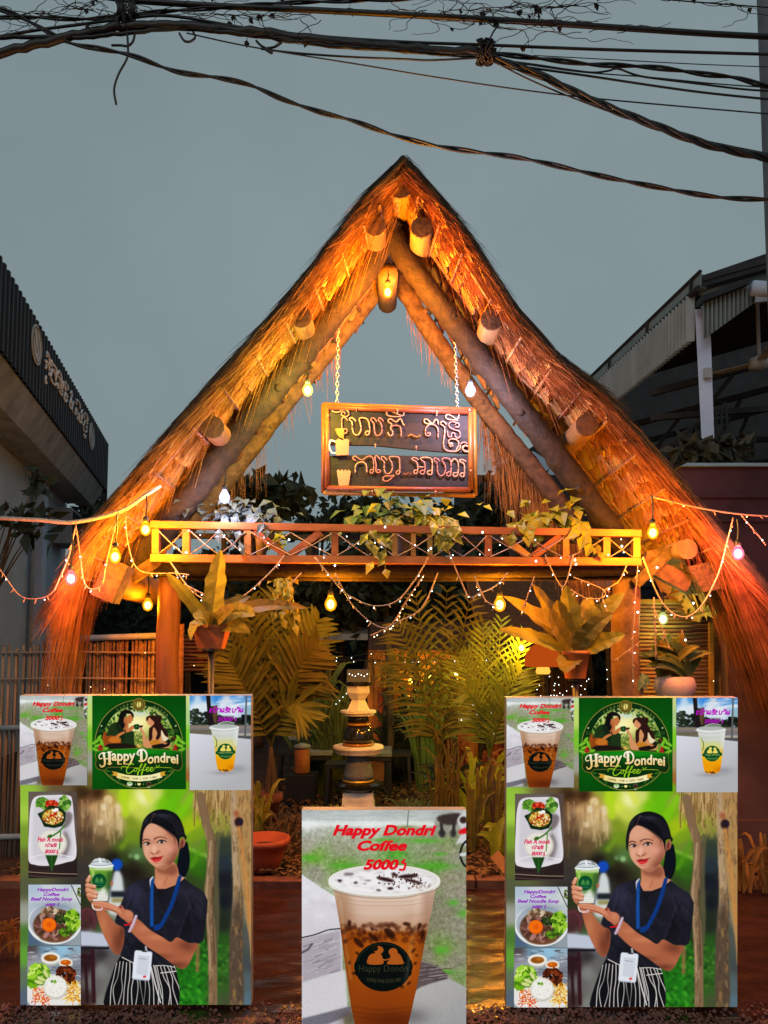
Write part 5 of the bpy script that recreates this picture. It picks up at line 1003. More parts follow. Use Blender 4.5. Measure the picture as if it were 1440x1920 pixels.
# front gable: roof edge, second fascia and gutter
g = lambda px, py, Y=10.0: at(px, py, Y)
mb = MB(); mb.prism([g(1312, 518), g(1470, 464), g(1470, 494), g(1316, 538)], (0, .15, 0)); obj('gable_trim', mb, m_corr, RB)
mb = MB(); mb.prism([g(1316, 540, 10.2), g(1470, 497, 10.2), g(1470, 560, 10.2), g(1316, 580, 10.2)], (0, .05, 0)); obj('gable_panel', mb, m_conc, RB)
mb = MB(); n = 36
for i in range(n + 1):
    t = i / n; o = Vector((0, .07 if i % 3 == 2 else 0, 0))
    mb.v += [tuple(g(1318, 637, 9.9).lerp(g(1416, 566, 9.9), t) + o), tuple(g(1318, 566, 9.9).lerp(g(1416, 533, 9.9), t) + o)]
    if i: k = 2 * i; mb.f.append((k - 2, k, k + 1, k - 1))
obj('front_fascia', mb, m_sheet, RB)
mb = MB(); mb.prism([g(1316, 554, 9.8), g(1404, 524, 9.8), g(1405, 531, 9.8), g(1318, 565, 9.8)], (0, .2, 0)); obj('front_eave', mb, m_corr, RB)
mb = MB(); mb.tube([g(1411, 540, 9.75), g(1480, 546, 9.75)], .1, 12); obj('gutter', mb, m_wall, RB, True)
# roof, walls and trusses inside
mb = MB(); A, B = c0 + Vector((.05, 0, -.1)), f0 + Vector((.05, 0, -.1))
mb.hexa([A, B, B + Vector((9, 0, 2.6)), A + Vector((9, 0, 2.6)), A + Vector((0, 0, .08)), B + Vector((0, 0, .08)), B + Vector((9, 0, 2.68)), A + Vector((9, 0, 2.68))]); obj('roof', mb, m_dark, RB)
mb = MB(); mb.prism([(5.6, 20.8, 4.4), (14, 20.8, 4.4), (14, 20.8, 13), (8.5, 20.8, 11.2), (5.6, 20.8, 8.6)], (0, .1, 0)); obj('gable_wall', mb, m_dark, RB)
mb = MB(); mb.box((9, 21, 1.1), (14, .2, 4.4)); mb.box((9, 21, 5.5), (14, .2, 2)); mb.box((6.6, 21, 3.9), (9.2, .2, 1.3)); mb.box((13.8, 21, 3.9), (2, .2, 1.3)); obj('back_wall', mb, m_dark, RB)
mb = MB()
for x in (11.3, 11.55, 11.8, 12.05, 12.3, 12.55): mb.box((x, 21, 3.9), (.05, .1, 1.3))
obj('window_bar', mb, m_dark, RB)
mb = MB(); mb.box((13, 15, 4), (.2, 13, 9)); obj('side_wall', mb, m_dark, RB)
for y in (11.5, 13.5, 15.5):
    mb = MB(); mb.bar((4.2, y, 5.6), (12.8, y, 7.9), .1, .1); mb.bar((4.2, y, 5.2), (12.8, y, 5.9), .09, .09)
    for k in range(7): mb.bar((5 + k * 1.1, y, 5.27 + k * .09), (5.5 + k * 1.1, y, 5.9 + k * .3), .06, .06)
    obj('roof_truss', mb, m_dark, RB)
mb = MB(); mb.hexa([g(1318, 872, 10.1), g(1341, 872, 10.1), g(1341, 872, 10.4), g(1318, 872, 10.4), g(1303, 580, 10.1), g(1331, 580, 10.1), g(1331, 580, 10.4), g(1303, 580, 10.4)])
mb.hexa([g(1320, 1230, 10.1), g(1345, 1230, 10.1), g(1345, 1230, 10.4), g(1320, 1230, 10.4), g(1318, 873, 10.1), g(1341, 873, 10.1), g(1341, 873, 10.4), g(1318, 873, 10.4)])
col_o = obj('column', mb, m_wall, RB)
mb = MB(); mb.box(g(1327, 700, 10.06), (.1, .06, .14)); obj('meter_box', mb, m_conc, col_o)
ST = thing('stair_railing', 'dark metal stair railing rising inside the open hall', 'railing', tuple(at(1230, 900, 10.9)))
mb = MB(); a, b = at(1195, 872, 11), at(1362, 756, 10.6); mb.bar(a, b, .05, .05); mb.bar(a - Vector((0, 0, .8)), b - Vector((0, 0, .8)), .05, .05); obj('handrail', mb, m_corr, ST)
for i in range(19):
    q = a.lerp(b, i / 18); mb = MB(); mb.bar(q, q - Vector((0, 0, .8)), .025, .025); obj('baluster', mb, m_corr, ST)
FAN = thing('ceiling_fan', 'grey ceiling fan hanging inside the open hall', 'fan', tuple(at(1424, 680, 11)))
c = at(1424, 680, 11); mb = MB(); mb.tube([c, c + Vector((0, 0, 1.2))], .03, 6); obj('rod', mb, m_conc, FAN)
mb = MB(); mb.lathe(c, [(.05, -.12), (.16, -.08), (.16, .05), (.06, .1)], 12); obj('motor', mb, m_conc, FAN, True)
for k in range(3):
    a = k * 2.09 + .3; mb = MB(); mb.bar(c + Vector((.15 * math.cos(a), .15 * math.sin(a), 0)), c + Vector((.85 * math.cos(a), .85 * math.sin(a), 0)), .13, .02, (0, 0, 1)); obj('blade', mb, m_conc, FAN)

# red boundary wall with coping
RW = thing('boundary_wall', 'dark red boundary wall with pale coping at right', 'wall', (4.6, 7.6, 0))
z_ = at(1282, 876, 7.5).z; x_ = at(1278, 900, 7.5).x
mb = MB(); mb.box((x_ + 2.5, 7.85, z_ / 2), (5, .7, z_)); obj('wall', mb, m_red, RW)
mb = MB(); mb.box((x_ + 2.5, 7.84, z_ - .3), (5.04, .74, .035)); mb.box((x_ + 2.5, 7.84, z_ - .55), (5.03, .73, .03)); obj('moulding', mb, m_red, RW)
mb = MB(); mb.hexa([(x_ - .03, 7.45, z_), (x_ + 5, 7.45, z_), (x_ + 5, 8.25, z_), (x_ - .03, 8.25, z_), (x_ + .1, 7.6, z_ + .07), (x_ + 5, 7.6, z_ + .07), (x_ + 5, 8.1, z_ + .07), (x_ + .1, 8.1, z_ + .07)]); obj('coping', mb, m_cap, RW)
PW = thing('red_pillar', 'red painted pillar beside the right picture board', 'pillar', (3.1, 5.9, 0))
xl = at(1372, 1500, 5.7).x
mb = MB(); mb.box((xl + .5, 6.0, 1.0), (1.0, .6, 2.0)); obj('shaft', mb, m_red, PW)
mb = MB(); mb.box((xl + .5, 6.0, .16), (1.12, .72, .32)); obj('plinth', mb, m_red, PW)

# utility pole at the right edge
UP = thing('utility_pole', 'grey concrete utility pole cut by the right picture edge', 'pole', tuple(at(1500, 1215, 6.0)))
mb = MB(); a, b = at(1516, 1600, 6.0), at(1449, -80, 6.0); a.z = 0
mb.tube([a, b], .15, 10, .135); obj('shaft', mb, m_pole, UP, True)

# ---------------------------------------------------------------- trees behind the gate
def leafmass(mb, c, rad, n, size, seed, hollow=.35, W=.5, sub=9):
    rr = np.random.RandomState(seed); cl = []
    for _ in range(sub):
        v = rr.randn(3); v /= np.linalg.norm(v); q = (.35 + .65 * rr.rand())
        cl.append((c[0] + v[0] * rad[0] * q, c[1] + v[1] * rad[1] * q, c[2] + v[2] * rad[2] * q, .22 + .3 * rr.rand()))
    for i in range(n):
        k = cl[rr.randint(len(cl))]; v = rr.randn(3) * .55
        p = (k[0] + v[0] * rad[0] * k[3], k[1] + v[1] * rad[1] * k[3], k[2] + v[2] * rad[2] * k[3])
        d = rr.randn(3); d[2] -= .5; L = size * (.6 + .8 * rr.rand())
        mb.leaf(p, d, rr.randn(3), L, L * W)
    return cl
def tree(label, c, rad, n, size, seed, trunk_x=None, mat=None, group=None, sub=9, W=.5, tr=.14):
    t = thing('tree', label, 'tree', (c[0] if trunk_x is None else trunk_x, c[1], 0), group)
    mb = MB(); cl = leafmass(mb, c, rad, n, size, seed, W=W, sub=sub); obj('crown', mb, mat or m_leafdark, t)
    mb = MB(); b = Vector((c[0] if trunk_x is None else trunk_x, c[1], 0)); top = Vector(c)
    mid = b.lerp(top, .55) + Vector((.1, 0, 0)); mb.tube(curve([b, mid, top], 5), tr, 7, tr * .35, wob=.2)
    for k in cl[:8]: mb.tube(curve([mid.lerp(top, .3), mid.lerp(Vector(k[:3]), .6) + Vector((0, 0, .15)), Vector(k[:3])], 4), tr * .32, 5, tr * .08)
    obj('trunk', mb, m_bark, t, True); return t
def tpx(label, px, py, Y, rpx, rpy, n, size, seed, **k):
    c = at(px, py, Y); return tree(label, (c.x, c.y, c.z), (rpx / F * Y, rpx / F * Y * .7, rpy / F * Y), n, size, seed, **k)
tpx('broad leaved dark tree above the left end of the railing', 470, 930, 12, 95, 60, 620, .3, 1, W=.6)
tpx('small dark tree standing alone between gate rafter and sign', 590, 990, 17, 40, 28, 300, .22, 2)
tpx('dense dark tree directly under the hanging sign', 730, 985, 14, 135, 62, 1500, .24, 3, sub=14)
tpx('dense dark tree right of the hanging sign', 930, 975, 15, 105, 85, 1700, .24, 4, sub=14)
tpx('small tree between the shop building and the thatch', 165, 965, 16, 35, 28, 300, .24, 5)
tpx('large shadowy tree behind the left half of the railing', 480, 1120, 12, 170, 90, 2200, .26, 6, sub=16)
tpx('large shadowy tree behind the middle of the railing', 720, 1110, 12.5, 200, 85, 2600, .26, 7, sub=18)
tpx('shadowy tree behind the right half of the railing', 985, 1060, 13.5, 160, 70, 1500, .26, 8, sub=12)
tpx('leafy dark shrub tree in front of the grey shop wall', 30, 950, 7.4, 70, 70, 70, .2, 9, W=.45, sub=6, trunk_x=-4.6, tr=.035)
tpx('olive shrub growing over the red boundary wall', 1325, 850, 8.6, 75, 45, 260, .2, 10, mat=M('dull_olive_leaf', (.09, .085, .05), (.035, .035, .025), 4, rough=.7, bump=0), sub=8)
# far hedge that closes the garden
mb = MB(); rr = np.random.RandomState(77)
for _ in range(9000):
    x = -8 + 14 * rr.rand(); z = 3.6 * rr.rand() ** .8; y = 16.5 + 1.2 * rr.rand() + .5 * math.sin(x * 1.3)
    if z > 2.9 + .5 * math.sin(x * 1.7) + .3 * math.sin(x * 4.1): continue
    mb.leaf((x, y, z), rr.randn(3), rr.randn(3), .16 + .25 * rr.rand(), .12)
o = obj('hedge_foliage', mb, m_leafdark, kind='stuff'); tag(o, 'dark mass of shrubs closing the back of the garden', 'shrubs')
mb = MB(); mb.box((-1, 18.4, 1.5), (18, .3, 3)); FW = thing('back_wall', 'dark wall hidden behind the garden shrubs', 'wall', (-1, 18.4, 0)); obj('wall', mb, m_dark, FW)
HS = thing('distant_house', 'pale gabled house end glimpsed above trees right of sign', 'house', tuple(at(985, 1000, 22)))
mb = MB(); q = lambda x, y: at(x, y, 22); mb.prism([q(945, 1090), q(1060, 1090), q(1060, 880), q(1000, 845), q(948, 880)], (0, 4, 0)); obj('wall', mb, m_wall, HS)
mb = MB(); mb.prism([q(940, 878), q(1000, 836), q(1070, 880), q(1070, 890), q(1000, 846), q(944, 886)], (0, 4.2, 0)); obj('roof', mb, m_corr, HS)
mb = MB(); mb.prism([q(962, 905), q(978, 905), q(978, 880), q(962, 880)], (0, -.05, 0)); obj('window', mb, m_dark, HS)
# ---------------------------------------------------------------- the A-frame thatched gateway
Y0, Y1 = 4.9, 5.85
PXL = [(758, 290), (700, 350), (640, 426), (548, 542), (445, 660), (335, 785), (205, 938), (150, 1018), (112, 1085)]
PXR = [(758, 290), (820, 362), (880, 440), (960, 560), (1040, 655), (1120, 722), (1200, 812), (1280, 908), (1345, 990), (1405, 1064), (1450, 1120)]
GATE = thing('thatched_gateway', 'tall A-frame gateway of logs and orange lit thatch over the entrance', 'gateway', (0, 5.6, 0))
def side(P):
    c = pxcurve(P, Y0, 8); return [Vector((p.x, 0, p.z)) for p in c]
SL, SR = side(PXL), side(PXR)
APEX = SL[0]
def frame_at(S, t):
    """point, tangent (down the slope) and inward normal at fraction t of the slope"""
    f = t * (len(S) - 1); i = min(int(f), len(S) - 2); p = S[i].lerp(S[i + 1], f - i)
    a, b = S[max(i - 1, 0)], S[min(i + 2, len(S) - 1)]; d = (b - a).normalized()
    n = Vector((-d.z, 0, d.x)) if d.x < 0 else Vector((d.z, 0, -d.x))
    if n.z > 0: n = -n
    return p, d, n
TH = .035
FL = .16                        # how far the slope closes in towards the back
def deep(p, n, y): return p + n * (FL * max(0, y - Y0) / (Y1 - Y0))
for S in (SL, SR):
    mb = MB(); N = 40
    for i in range(N + 1):
        p, d, n = frame_at(S, i / N); j = rnd.uniform(-.012, .012)
        inn = p + n * TH
        if S is SL: inn.x = min(inn.x, APEX.x - .002)
        else: inn.x = max(inn.x, APEX.x + .002)
        for y in (Y0, Y1):
            a_, b_ = deep(p, n, y), deep(inn, n, y)
            if (a_.x - APEX.x) * (-1 if S is SL else 1) < 0: a_.x = APEX.x
            if (b_.x - APEX.x) * (-1 if S is SL else 1) < 0: b_.x = APEX.x
            mb.v += [(a_.x, y, a_.z + j), (b_.x, y, b_.z + j)]
        if i:
            a, b = 4 * (i - 1), 4 * i
            mb.f += [(a, b, b + 1, a + 1), (a + 2, a + 3, b + 3, b + 2), (a, a + 2, b + 2, b), (a + 1, b + 1, b + 3, a + 3)]
    obj('thatch', mb, m_straw2, GATE, kind='stuff')

# shingles of dry palm leaf under the slope: one object each
pieces = []
for S, sg in ((SL, -1), (SR, 1)):
    nrow = 26
    for r in range(nrow):
        t0 = .035 + .93 * r / nrow; t1 = min(.99, t0 + .93 / nrow * 1.5)
        for cidx in range(3):
            y0 = Y0 + .015 + cidx * .3 + rnd.uniform(-.02, .02); y1 = y0 + .31 + rnd.uniform(-.02, .03)
            if rnd.random() < .03: continue
            p0, d0, n0 = frame_at(S, t0); p1, d1, n1 = frame_at(S, t1)
            k0, k1 = TH + .006, TH + .03 + rnd.uniform(0, .015)
            a, b = p0 + n0 * k0, p1 + n1 * k1; tw = rnd.uniform(-.012, .012)
            if (a.x - APEX.x) * sg < .03 or (b.x - APEX.x) * sg < .03: continue
            mb = MB(); n = 7; th = n1 * .012
            for q in range(n + 1):     # ragged lower edge
                y = y0 + (y1 - y0) * q / n; e = d1 * rnd.uniform(-.03, .035) + n1 * rnd.uniform(0, .012)
                lo = deep(b + e, n1, y); aa = deep(a, n0, y); mb.v += [(aa.x, y, aa.z + tw), (lo.x, y, lo.z - tw), (lo.x + th.x, y, lo.z + th.z)]
                if q: m = 3 * q; mb.f += [(m - 3, m, m + 1, m - 2), (m - 2, m + 1, m + 2, m - 1), (m - 3, m - 1, m + 2, m)]
            obj('palm_shingle', mb, m_palmleaf, GATE)
# thin battens: along the slope and across it
for S, sg in ((SL, -1), (SR, 1)):
    for y in (4.99, 5.29, 5.58):
        mb = MB(); pts = []
        for i in range(25):
            p, d, n = frame_at(S, .04 + .92 * i / 24); pts.append(Vector((0, y + rnd.uniform(-.012, .012), 0)) + deep(p, n, y) + n * (TH + .05))
        pts = [q for q in pts if (q.x - APEX.x) * sg > .05]; mb.tube(pts, .013, 5, wob=.3); obj('batten', mb, m_bamboo, GATE, True)
    for i in range(14):
        p, d, n = frame_at(S, .08 + .88 * i / 13); q = p + n * (TH + .06)
        if (q.x - APEX.x) * sg < .06: continue
        mb = MB(); mb.tube([deep(q, n, 4.93) + Vector((0, 4.93, 0)), deep(q, n, 5.4) + Vector((0, 5.4, 0)), deep(q, n, 5.83) + Vector((0, 5.83, 0))], .011, 5, wob=.3); obj('cross_batten', mb, m_bamboo, GATE, True)

# logs lying along the roof, their sawn ends towards the street
for (px, py, r) in ((750, 352, .085), (703, 425, .075), (790, 428, .075), (565, 596, .075), (922, 600, .078), (400, 802, .078), (1100, 797, .078), (212, 1092, .1), (1288, 1030, .07)):
    c = at(px, py, 4.99); mb = MB(); e = c + Vector((0, .84, .0))
    mb.tube([c, c + Vector((.004, .28, .004)), c + Vector((-.004, .56, 0)), e], r, 14, r * 1.05, cap=False, wob=.06)
    lg = obj('purlin_log', mb, m_log, GATE, True)
    mb = MB(); mb.lathe((0, 0, 0), [(r * .2, -.012), (r * .99, -.01), (r * 1.0, .004)], 14)
    mb.v = [(c.x + x, c.y + z, c.z + y) for x, y, z in mb.v]; obj('sawn_end', mb, m_logend, lg)
# rafters: heavy pair in front, slighter pair behind
for P, Y, r, mat in (([(736, 418), (690, 500), (600, 622), (520, 722), (440, 822), (360, 925), (300, 1000), (245, 1062)], 5.27, .088, m_beam), ([(722, 418), (770, 500), (840, 590), (903, 672), (980, 772), (1040, 850), (1110, 945), (1170, 1030)], 5.27, .08, m_beam),
                     ([(735, 505), (690, 565), (600, 676), (520, 775), (440, 880), (350, 990)], 5.72, .066, m_log2), ([(728, 500), (775, 572), (850, 685), (920, 780), (1000, 880), (1080, 985)], 5.72, .066, m_log2)):
    mb = MB(); q = pxcurve(P, Y, 9); q = [v + Vector((rnd.uniform(-1, 1), rnd.uniform(-.4, .4), rnd.uniform(-1, 1))) * r * .05 for v in q]
    mb.tube(q, r, 18, r * 1.1, wob=.13)
    for k in range(5): v = q[rnd.randrange(4, len(q) - 4)]; mb.ball(v + Vector((rnd.uniform(-.6, .6) * r, -r * .8, rnd.uniform(-.5, .5) * r)), r * rnd.uniform(.25, .4), 7, 5)
    obj('rafter', mb, mat, GATE, True)
# a hewn log end under the apex
mb = MB(); c = at(727, 512, 5.3); mb.tube([c, c + Vector((0, .5, 0))], .075, 12); obj('king_block', mb, m_log, GATE, True)
# posts, tie beam and braces
for (px, r, top, Y, n) in ((318, .085, 1066, 5.26, 'post'), (1172, .105, 1066, 5.28, 'post'), (1345, .09, 1100, 5.9, 'post'), (150, .09, 1120, 5.9, 'post')):
    b = at(px, 1215, Y); b.z = 0; t = at(px + 3, top, Y); mb = MB()
    mb.tube(curve([b, b.lerp(t, .35) + Vector((.02, 0, 0)), b.lerp(t, .7) + Vector((-.015, 0, 0)), t], 5), r, 12, r * .92, wob=.12); obj(n, mb, m_log if px != 318 else m_plank, GATE, True)
mb = MB(); mb.tube(curve([at(288, 1064, 5.16), at(520, 1066, 5.16), at(760, 1068, 5.16), at(980, 1068, 5.16), at(1215, 1064, 5.16)], 8), .058, 12, .055, wob=.12); obj('tie_beam', mb, m_beam, GATE, True)
mb = MB(); mb.tube([at(296, 1080, 5.24), at(760, 1083, 5.24), at(1200, 1080, 5.24)], .03, 8, wob=.12); obj('tie_beam', mb, m_beam, GATE, True)
for (a, b, wd) in (((1205, 1052), (1292, 1098), .14), ((1212, 1045), (1330, 1020), .1), ((190, 1120), (300, 1050), .1), ((1190, 1095), (1250, 1040), .09)):
    mb = MB(); mb.bar(at(*a, 5.14), at(*b, 5.1), wd * .8, .06); obj('brace', mb, m_log2, GATE)
mb = MB(); c = at(212, 1090, 4.92); mb.bar(c + Vector((.05, 0, .12)), c + Vector((-.05, 0, -.12)), .15, .14); obj('eave_block', mb, m_log2, GATE)
mb = MB(); q = [at(1290, 1062, 5.02), at(1390, 1040, 5.02), at(1402, 1095, 5.02), at(1320, 1110, 5.02)]; mb.prism(q, (0, .3, 0)); obj('eave_block', mb, m_straw2, GATE)

# straw: fringe along the front edge, loose strands below, long skirts at both feet
def strand(mb, p, d, L, wd, sag, rr):
    p = Vector(p); d = Vector(d).normalized(); sd = d.cross(Vector((rr.randn() * .4, -1, rr.randn() * .4))).normalized() * wd / 2
    g_ = Vector((0, 0, -1)); o = len(mb.v); k = 3
    for i in range(k + 1):
        t = i / k; q = p + d * L * t + g_ * sag * L * t * t; w_ = sd * (1 - .75 * t); mb.v += [tuple(q - w_), tuple(q + w_)]
        if i: a = o + 2 * i; mb.f.append((a - 2, a - 1, a + 1, a))
rr = np.random.RandomState(21)
for S, sg in ((SL, -1), (SR, 1)):
    mo = MB(); mb = MB()
    for _ in range(5000):         # the cut front edge
        t = rr.rand() ** .9; p, d, n = frame_at(S, t); u = rr.rand()
        q = p + n * ((TH + .015) * u - .008); q.y = Y0 - .005 + rr.rand() * .04
        dd = d + Vector((rr.randn() * .04, -.02 - abs(rr.randn()) * .03, rr.randn() * .04)) + n * (rr.randn() * .05 + .02)
        strand(mo if u < .62 else mb, q, dd, .1 + .3 * rr.rand() ** 1.5, .003 + .004 * rr.rand(), .05 * rr.rand(), rr)
    for _ in range(7500):         # straw combed over the underside near the edge
        t = rr.rand() ** .9; p, d, n = frame_at(S, t); y = Y0 + .01 + abs(rr.randn()) * .1
        q = deep(p, n, y) + n * (TH + .02 + .035 * rr.rand()); q.y = y
        dd = d + Vector((0, .12 + .25 * rr.randn(), 0)) + n * (.04 + .05 * rr.randn())
        strand(mb, q, dd, .12 + .35 * rr.rand() ** 1.5, .003 + .004 * rr.rand(), .04 * rr.rand(), rr)
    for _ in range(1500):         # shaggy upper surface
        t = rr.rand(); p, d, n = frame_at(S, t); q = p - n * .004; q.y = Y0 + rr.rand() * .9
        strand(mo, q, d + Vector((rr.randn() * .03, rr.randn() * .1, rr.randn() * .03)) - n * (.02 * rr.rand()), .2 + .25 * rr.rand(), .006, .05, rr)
    for _ in range(500):          # loose strands over the shingles
        t = rr.rand(); p, d, n = frame_at(S, t); q = p + n * (TH + .03 + .05 * rr.rand()); q.y = Y0 + .02 + rr.rand() * .4
        strand(mb, q, d * .5 + Vector((0, .1 * rr.randn(), -.6 * rr.rand())), .15 + .4 * rr.rand(), .0045, .2, rr)
    nsk = 260 if sg < 0 else 5600
    for _ in range(nsk):          # skirt at the foot
        t = (.93 if sg < 0 else .8) + (.07 if sg < 0 else .2) * rr.rand(); p, d, n = frame_at(S, t); q = p + n * ((TH + .05) * rr.rand()); q.y = Y0 + rr.rand() * .5
        strand(mb, q, d * .9 + Vector((rr.randn() * .06, -.1 * rr.rand(), (-.9 if sg < 0 else -.12) - .35 * rr.rand())), (.3 if sg < 0 else .4) + .6 * rr.rand(), .003 + .004 * rr.rand(), .3, rr)
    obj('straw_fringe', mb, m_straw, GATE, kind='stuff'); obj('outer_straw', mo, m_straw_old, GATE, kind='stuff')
# bunches hanging from the inner edge
mb = MB()
for (x0, y0, x1, y1, n, L) in ((900, 745, 1085, 985, 900, .75), (500, 765, 380, 905, 130, .6), (760, 575, 850, 690, 50, .3), (1085, 985, 1135, 1040, 150, .5), (640, 640, 520, 760, 60, .35)):
    for _ in range(n):
        u = rr.rand(); Y = 5.74 + .08 * rr.rand(); p = at(x0 + (x1 - x0) * u + rr.randn() * 3, y0 + (y1 - y0) * u, Y)
        strand(mb, p, (rr.randn() * .12 + (.25 if x0 > 700 else 0) * rr.rand(), rr.randn() * .1, -1), L * (.3 + .7 * rr.rand()), .005, .1, rr)
obj('straw_bunch', mb, m_straw, GATE, kind='stuff')

# ---------------------------------------------------------------- timber railing on the tie beam
YR = 5.06
RAIL = thing('trellis_railing', 'orange lit wooden trellis railing spanning the gateway above the entrance', 'railing', tuple(at(743, 1050, YR)))
def T(a, b, wd, th=.05, Y=YR, name='upright', mat=None):
    mb = MB(); mb.bar(at(*a, Y), at(*b, Y), wd, th); return obj(name, mb, mat or m_rail, RAIL)
px = lambda n: n / F * YR
T((284, 984), (1200, 1001), px(13), .06, YR, 'top_rail'); T((284, 1047), (1200, 1054), px(14), .06, YR, 'bottom_rail')
def yt(x): return 991 + (x - 284) / 916 * 17 + 1
def yb(x): return 1039 + (x - 284) / 916 * 7
for x, wd in ((293, 13), (350, 13), (465, 13), (628, 13), (740, 10), (775, 9), (806, 9), (915, 13), (1060, 12), (1136, 13), (1192, 13)): T((x, yt(x)), (x, yb(x)), px(wd), .05)
for a, b in (((476, yt(476)), (536, yb(536))), ((544, yb(544)), (602, yt(602))), ((940, yt(940)), (990, yb(990))), ((998, yb(998)), (1050, yt(1050)))): T(a, b, px(13), .045, YR, 'diagonal')
T((290, 1004), (1196, 1016), px(10), .05, 5.46, 'back_rail', m_beam); T((290, 1050), (1196, 1056), px(10), .05, 5.46, 'back_rail', m_beam)
mb = MB(); a, b = at(288, 1054, YR), at(1198, 1060, YR); mb.hexa([a + Vector((0, .03, -.01)), b + Vector((0, .03, -.01)), b + Vector((0, .38, -.01)), a + Vector((0, .38, -.01)), a + Vector((0, .03, .012)), b + Vector((0, .03, .012)), b + Vector((0, .38, .012)), a + Vector((0, .38, .012))]); obj('shelf_board', mb, m_beam, RAIL)
for x in (420, 580, 690, 860, 960, 1110):
    T((x, 1008 + (x - 290) * .012), (x, 1046), px(9), .04, 5.46, 'back_upright', m_beam)

# ---------------------------------------------------------------- hanging sign
YS = 5.3
SIGN = thing('hanging_sign', 'wooden signboard with pink tube lettering hanging on chains in the gable', 'sign', tuple(at(748, 845, YS)))
S_ = lambda x, y, o=0.0: at(x, y, YS) + Vector((0, -o, 0))
q = [(606, 758), (889, 768), (891, 929), (606, 924)]
def bam(a, b, r, o, name, mat): mb = MB(); mb.tube([S_(*a, o), S_((a[0] + b[0]) / 2 + .6, (a[1] + b[1]) / 2 + .6, o), S_(*b, o)], r / F * YS, 8, wob=.1); return obj(name, mb, mat, SIGN, True)
for a, b in ((q[0], q[1]), (q[1], q[2]), (q[2], q[3]), (q[3], q[0])): bam(a, b, 4.2, 0, 'outer_frame_bar', m_orangewood)
qi = [(613, 766), (881, 776), (881, 920), (614, 917)]
for a, b in ((qi[0], qi[1]), (qi[1], qi[2]), (qi[2], qi[3]), (qi[3], qi[0])): bam(a, b, 4.8, .035, 'inner_frame_bar', m_orangewood)
for pl in ([(617, 770), (879, 779), (879, 852), (800, 846), (700, 836), (620, 835)], [(617, 856), (700, 854), (770, 856), (830, 857), (878, 855), (878, 917), (618, 914)]):
    mb = MB(); mb.prism([S_(x, y, .02) for x, y in pl], (0, .03, 0)); obj('plank', mb, m_signwood, SIGN)
def letters(frame, strokes, mat=m_letter, r=1.35, name='letter'):
    ox, oy, k = frame
    for st in strokes:
        mb = MB(); pts = [S_(ox + x / k, oy + y / k, .034) for x, y in st]; mb.tube(curve(pts, 5) if len(pts) > 2 else pts, r / F * YS, 6); obj(name, mb, mat, SIGN, True)
A1, A2, A3, A4 = (600, 755, 9), (740, 755, 9), (600, 835, 9), (740, 835, 9)
letters(A1, [[(205, 155), (250, 185), (320, 185), (370, 155), (440, 145), (490, 190), (480, 245), (430, 265), (375, 235), (370, 195), (410, 180), (430, 215)], [(475, 330), (420, 275), (375, 300), (372, 400), (385, 500), (400, 530), (440, 540), (465, 505), (445, 470), (400, 480)],
             [(610, 340), (570, 295), (520, 280), (500, 310), (545, 360), (550, 470), (580, 550), (640, 570), (690, 500), (690, 400), (665, 310), (700, 280), (790, 300), (830, 370), (840, 480), (830, 550), (795, 572), (765, 540), (795, 505), (825, 520)],
             [(960, 345), (920, 295), (875, 290), (860, 320), (910, 380), (920, 500), (945, 570), (1000, 575), (1040, 520), (1040, 400), (985, 310), (1020, 285), (1075, 340)],
             [(1415, 180), (1410, 230), (1370, 245), (1250, 190), (1160, 165), (1120, 200), (1150, 245), (1250, 262), (1360, 262)], [(1425, 405), (1400, 380), (1370, 310), (1330, 310), (1290, 350), (1240, 330), (1190, 300), (1150, 320), (1160, 355), (1210, 385), (1200, 420), (1190, 460), (1230, 520), (1210, 580), (1165, 570), (1145, 520)], [(1195, 440), (1240, 412), (1310, 415), (1360, 450), (1370, 600)]])
letters(A2, [[(735, 390), (720, 330), (690, 308), (660, 340), (640, 375), (600, 360), (550, 310), (500, 310), (497, 350), (530, 378), (620, 385)], [(725, 615), (728, 500), (700, 425), (630, 395), (560, 410), (518, 470), (520, 560), (560, 585), (600, 560), (580, 530), (545, 545)],
             [(865, 390), (820, 345), (775, 355), (780, 395), (835, 440), (835, 560), (815, 700), (825, 780), (880, 830), (960, 845), (1040, 840), (1095, 790), (1105, 740)],
             [(1075, 195), (1070, 270), (1030, 300), (960, 250), (890, 225), (850, 260), (880, 300), (960, 315), (1060, 320)], [(1050, 360), (960, 350), (905, 390), (930, 450), (1000, 480), (1080, 510), (1100, 580), (1060, 625), (1020, 600), (1000, 540), (960, 540), (945, 600), (900, 590), (885, 500)], [(1010, 400), (1050, 365), (1085, 400), (1060, 440), (1015, 430)],
             [(960, 720), (920, 730), (940, 765), (975, 740), (950, 700), (905, 710), (910, 660), (970, 635), (1050, 660), (1075, 730), (1040, 800), (1030, 830)], [(1110, 720), (1160, 690), (1220, 715)]])
letters(A3, [[(610, 280), (560, 250), (570, 215), (610, 210), (660, 250), (720, 268), (770, 235), (830, 205), (885, 230), (905, 300), (905, 420), (890, 490), (850, 480), (850, 440), (895, 430)], [(600, 480), (600, 380), (640, 320), (720, 305), (780, 350), (790, 480)],
             [(1010, 265), (980, 215), (940, 200), (930, 260), (950, 360), (945, 450), (980, 485), (1020, 465), (1000, 435), (960, 440)], [(1130, 275), (1090, 225), (1045, 215), (1040, 260), (1085, 310), (1085, 420), (1110, 490), (1170, 495), (1215, 430), (1215, 330), (1170, 240), (1200, 215), (1310, 218), (1340, 260), (1345, 400), (1340, 490), (1300, 510), (1285, 470), (1330, 440)],
             [(1250, 520), (1200, 540), (1100, 540), (1062, 575), (1085, 620), (1140, 620), (1200, 580), (1250, 530)]])
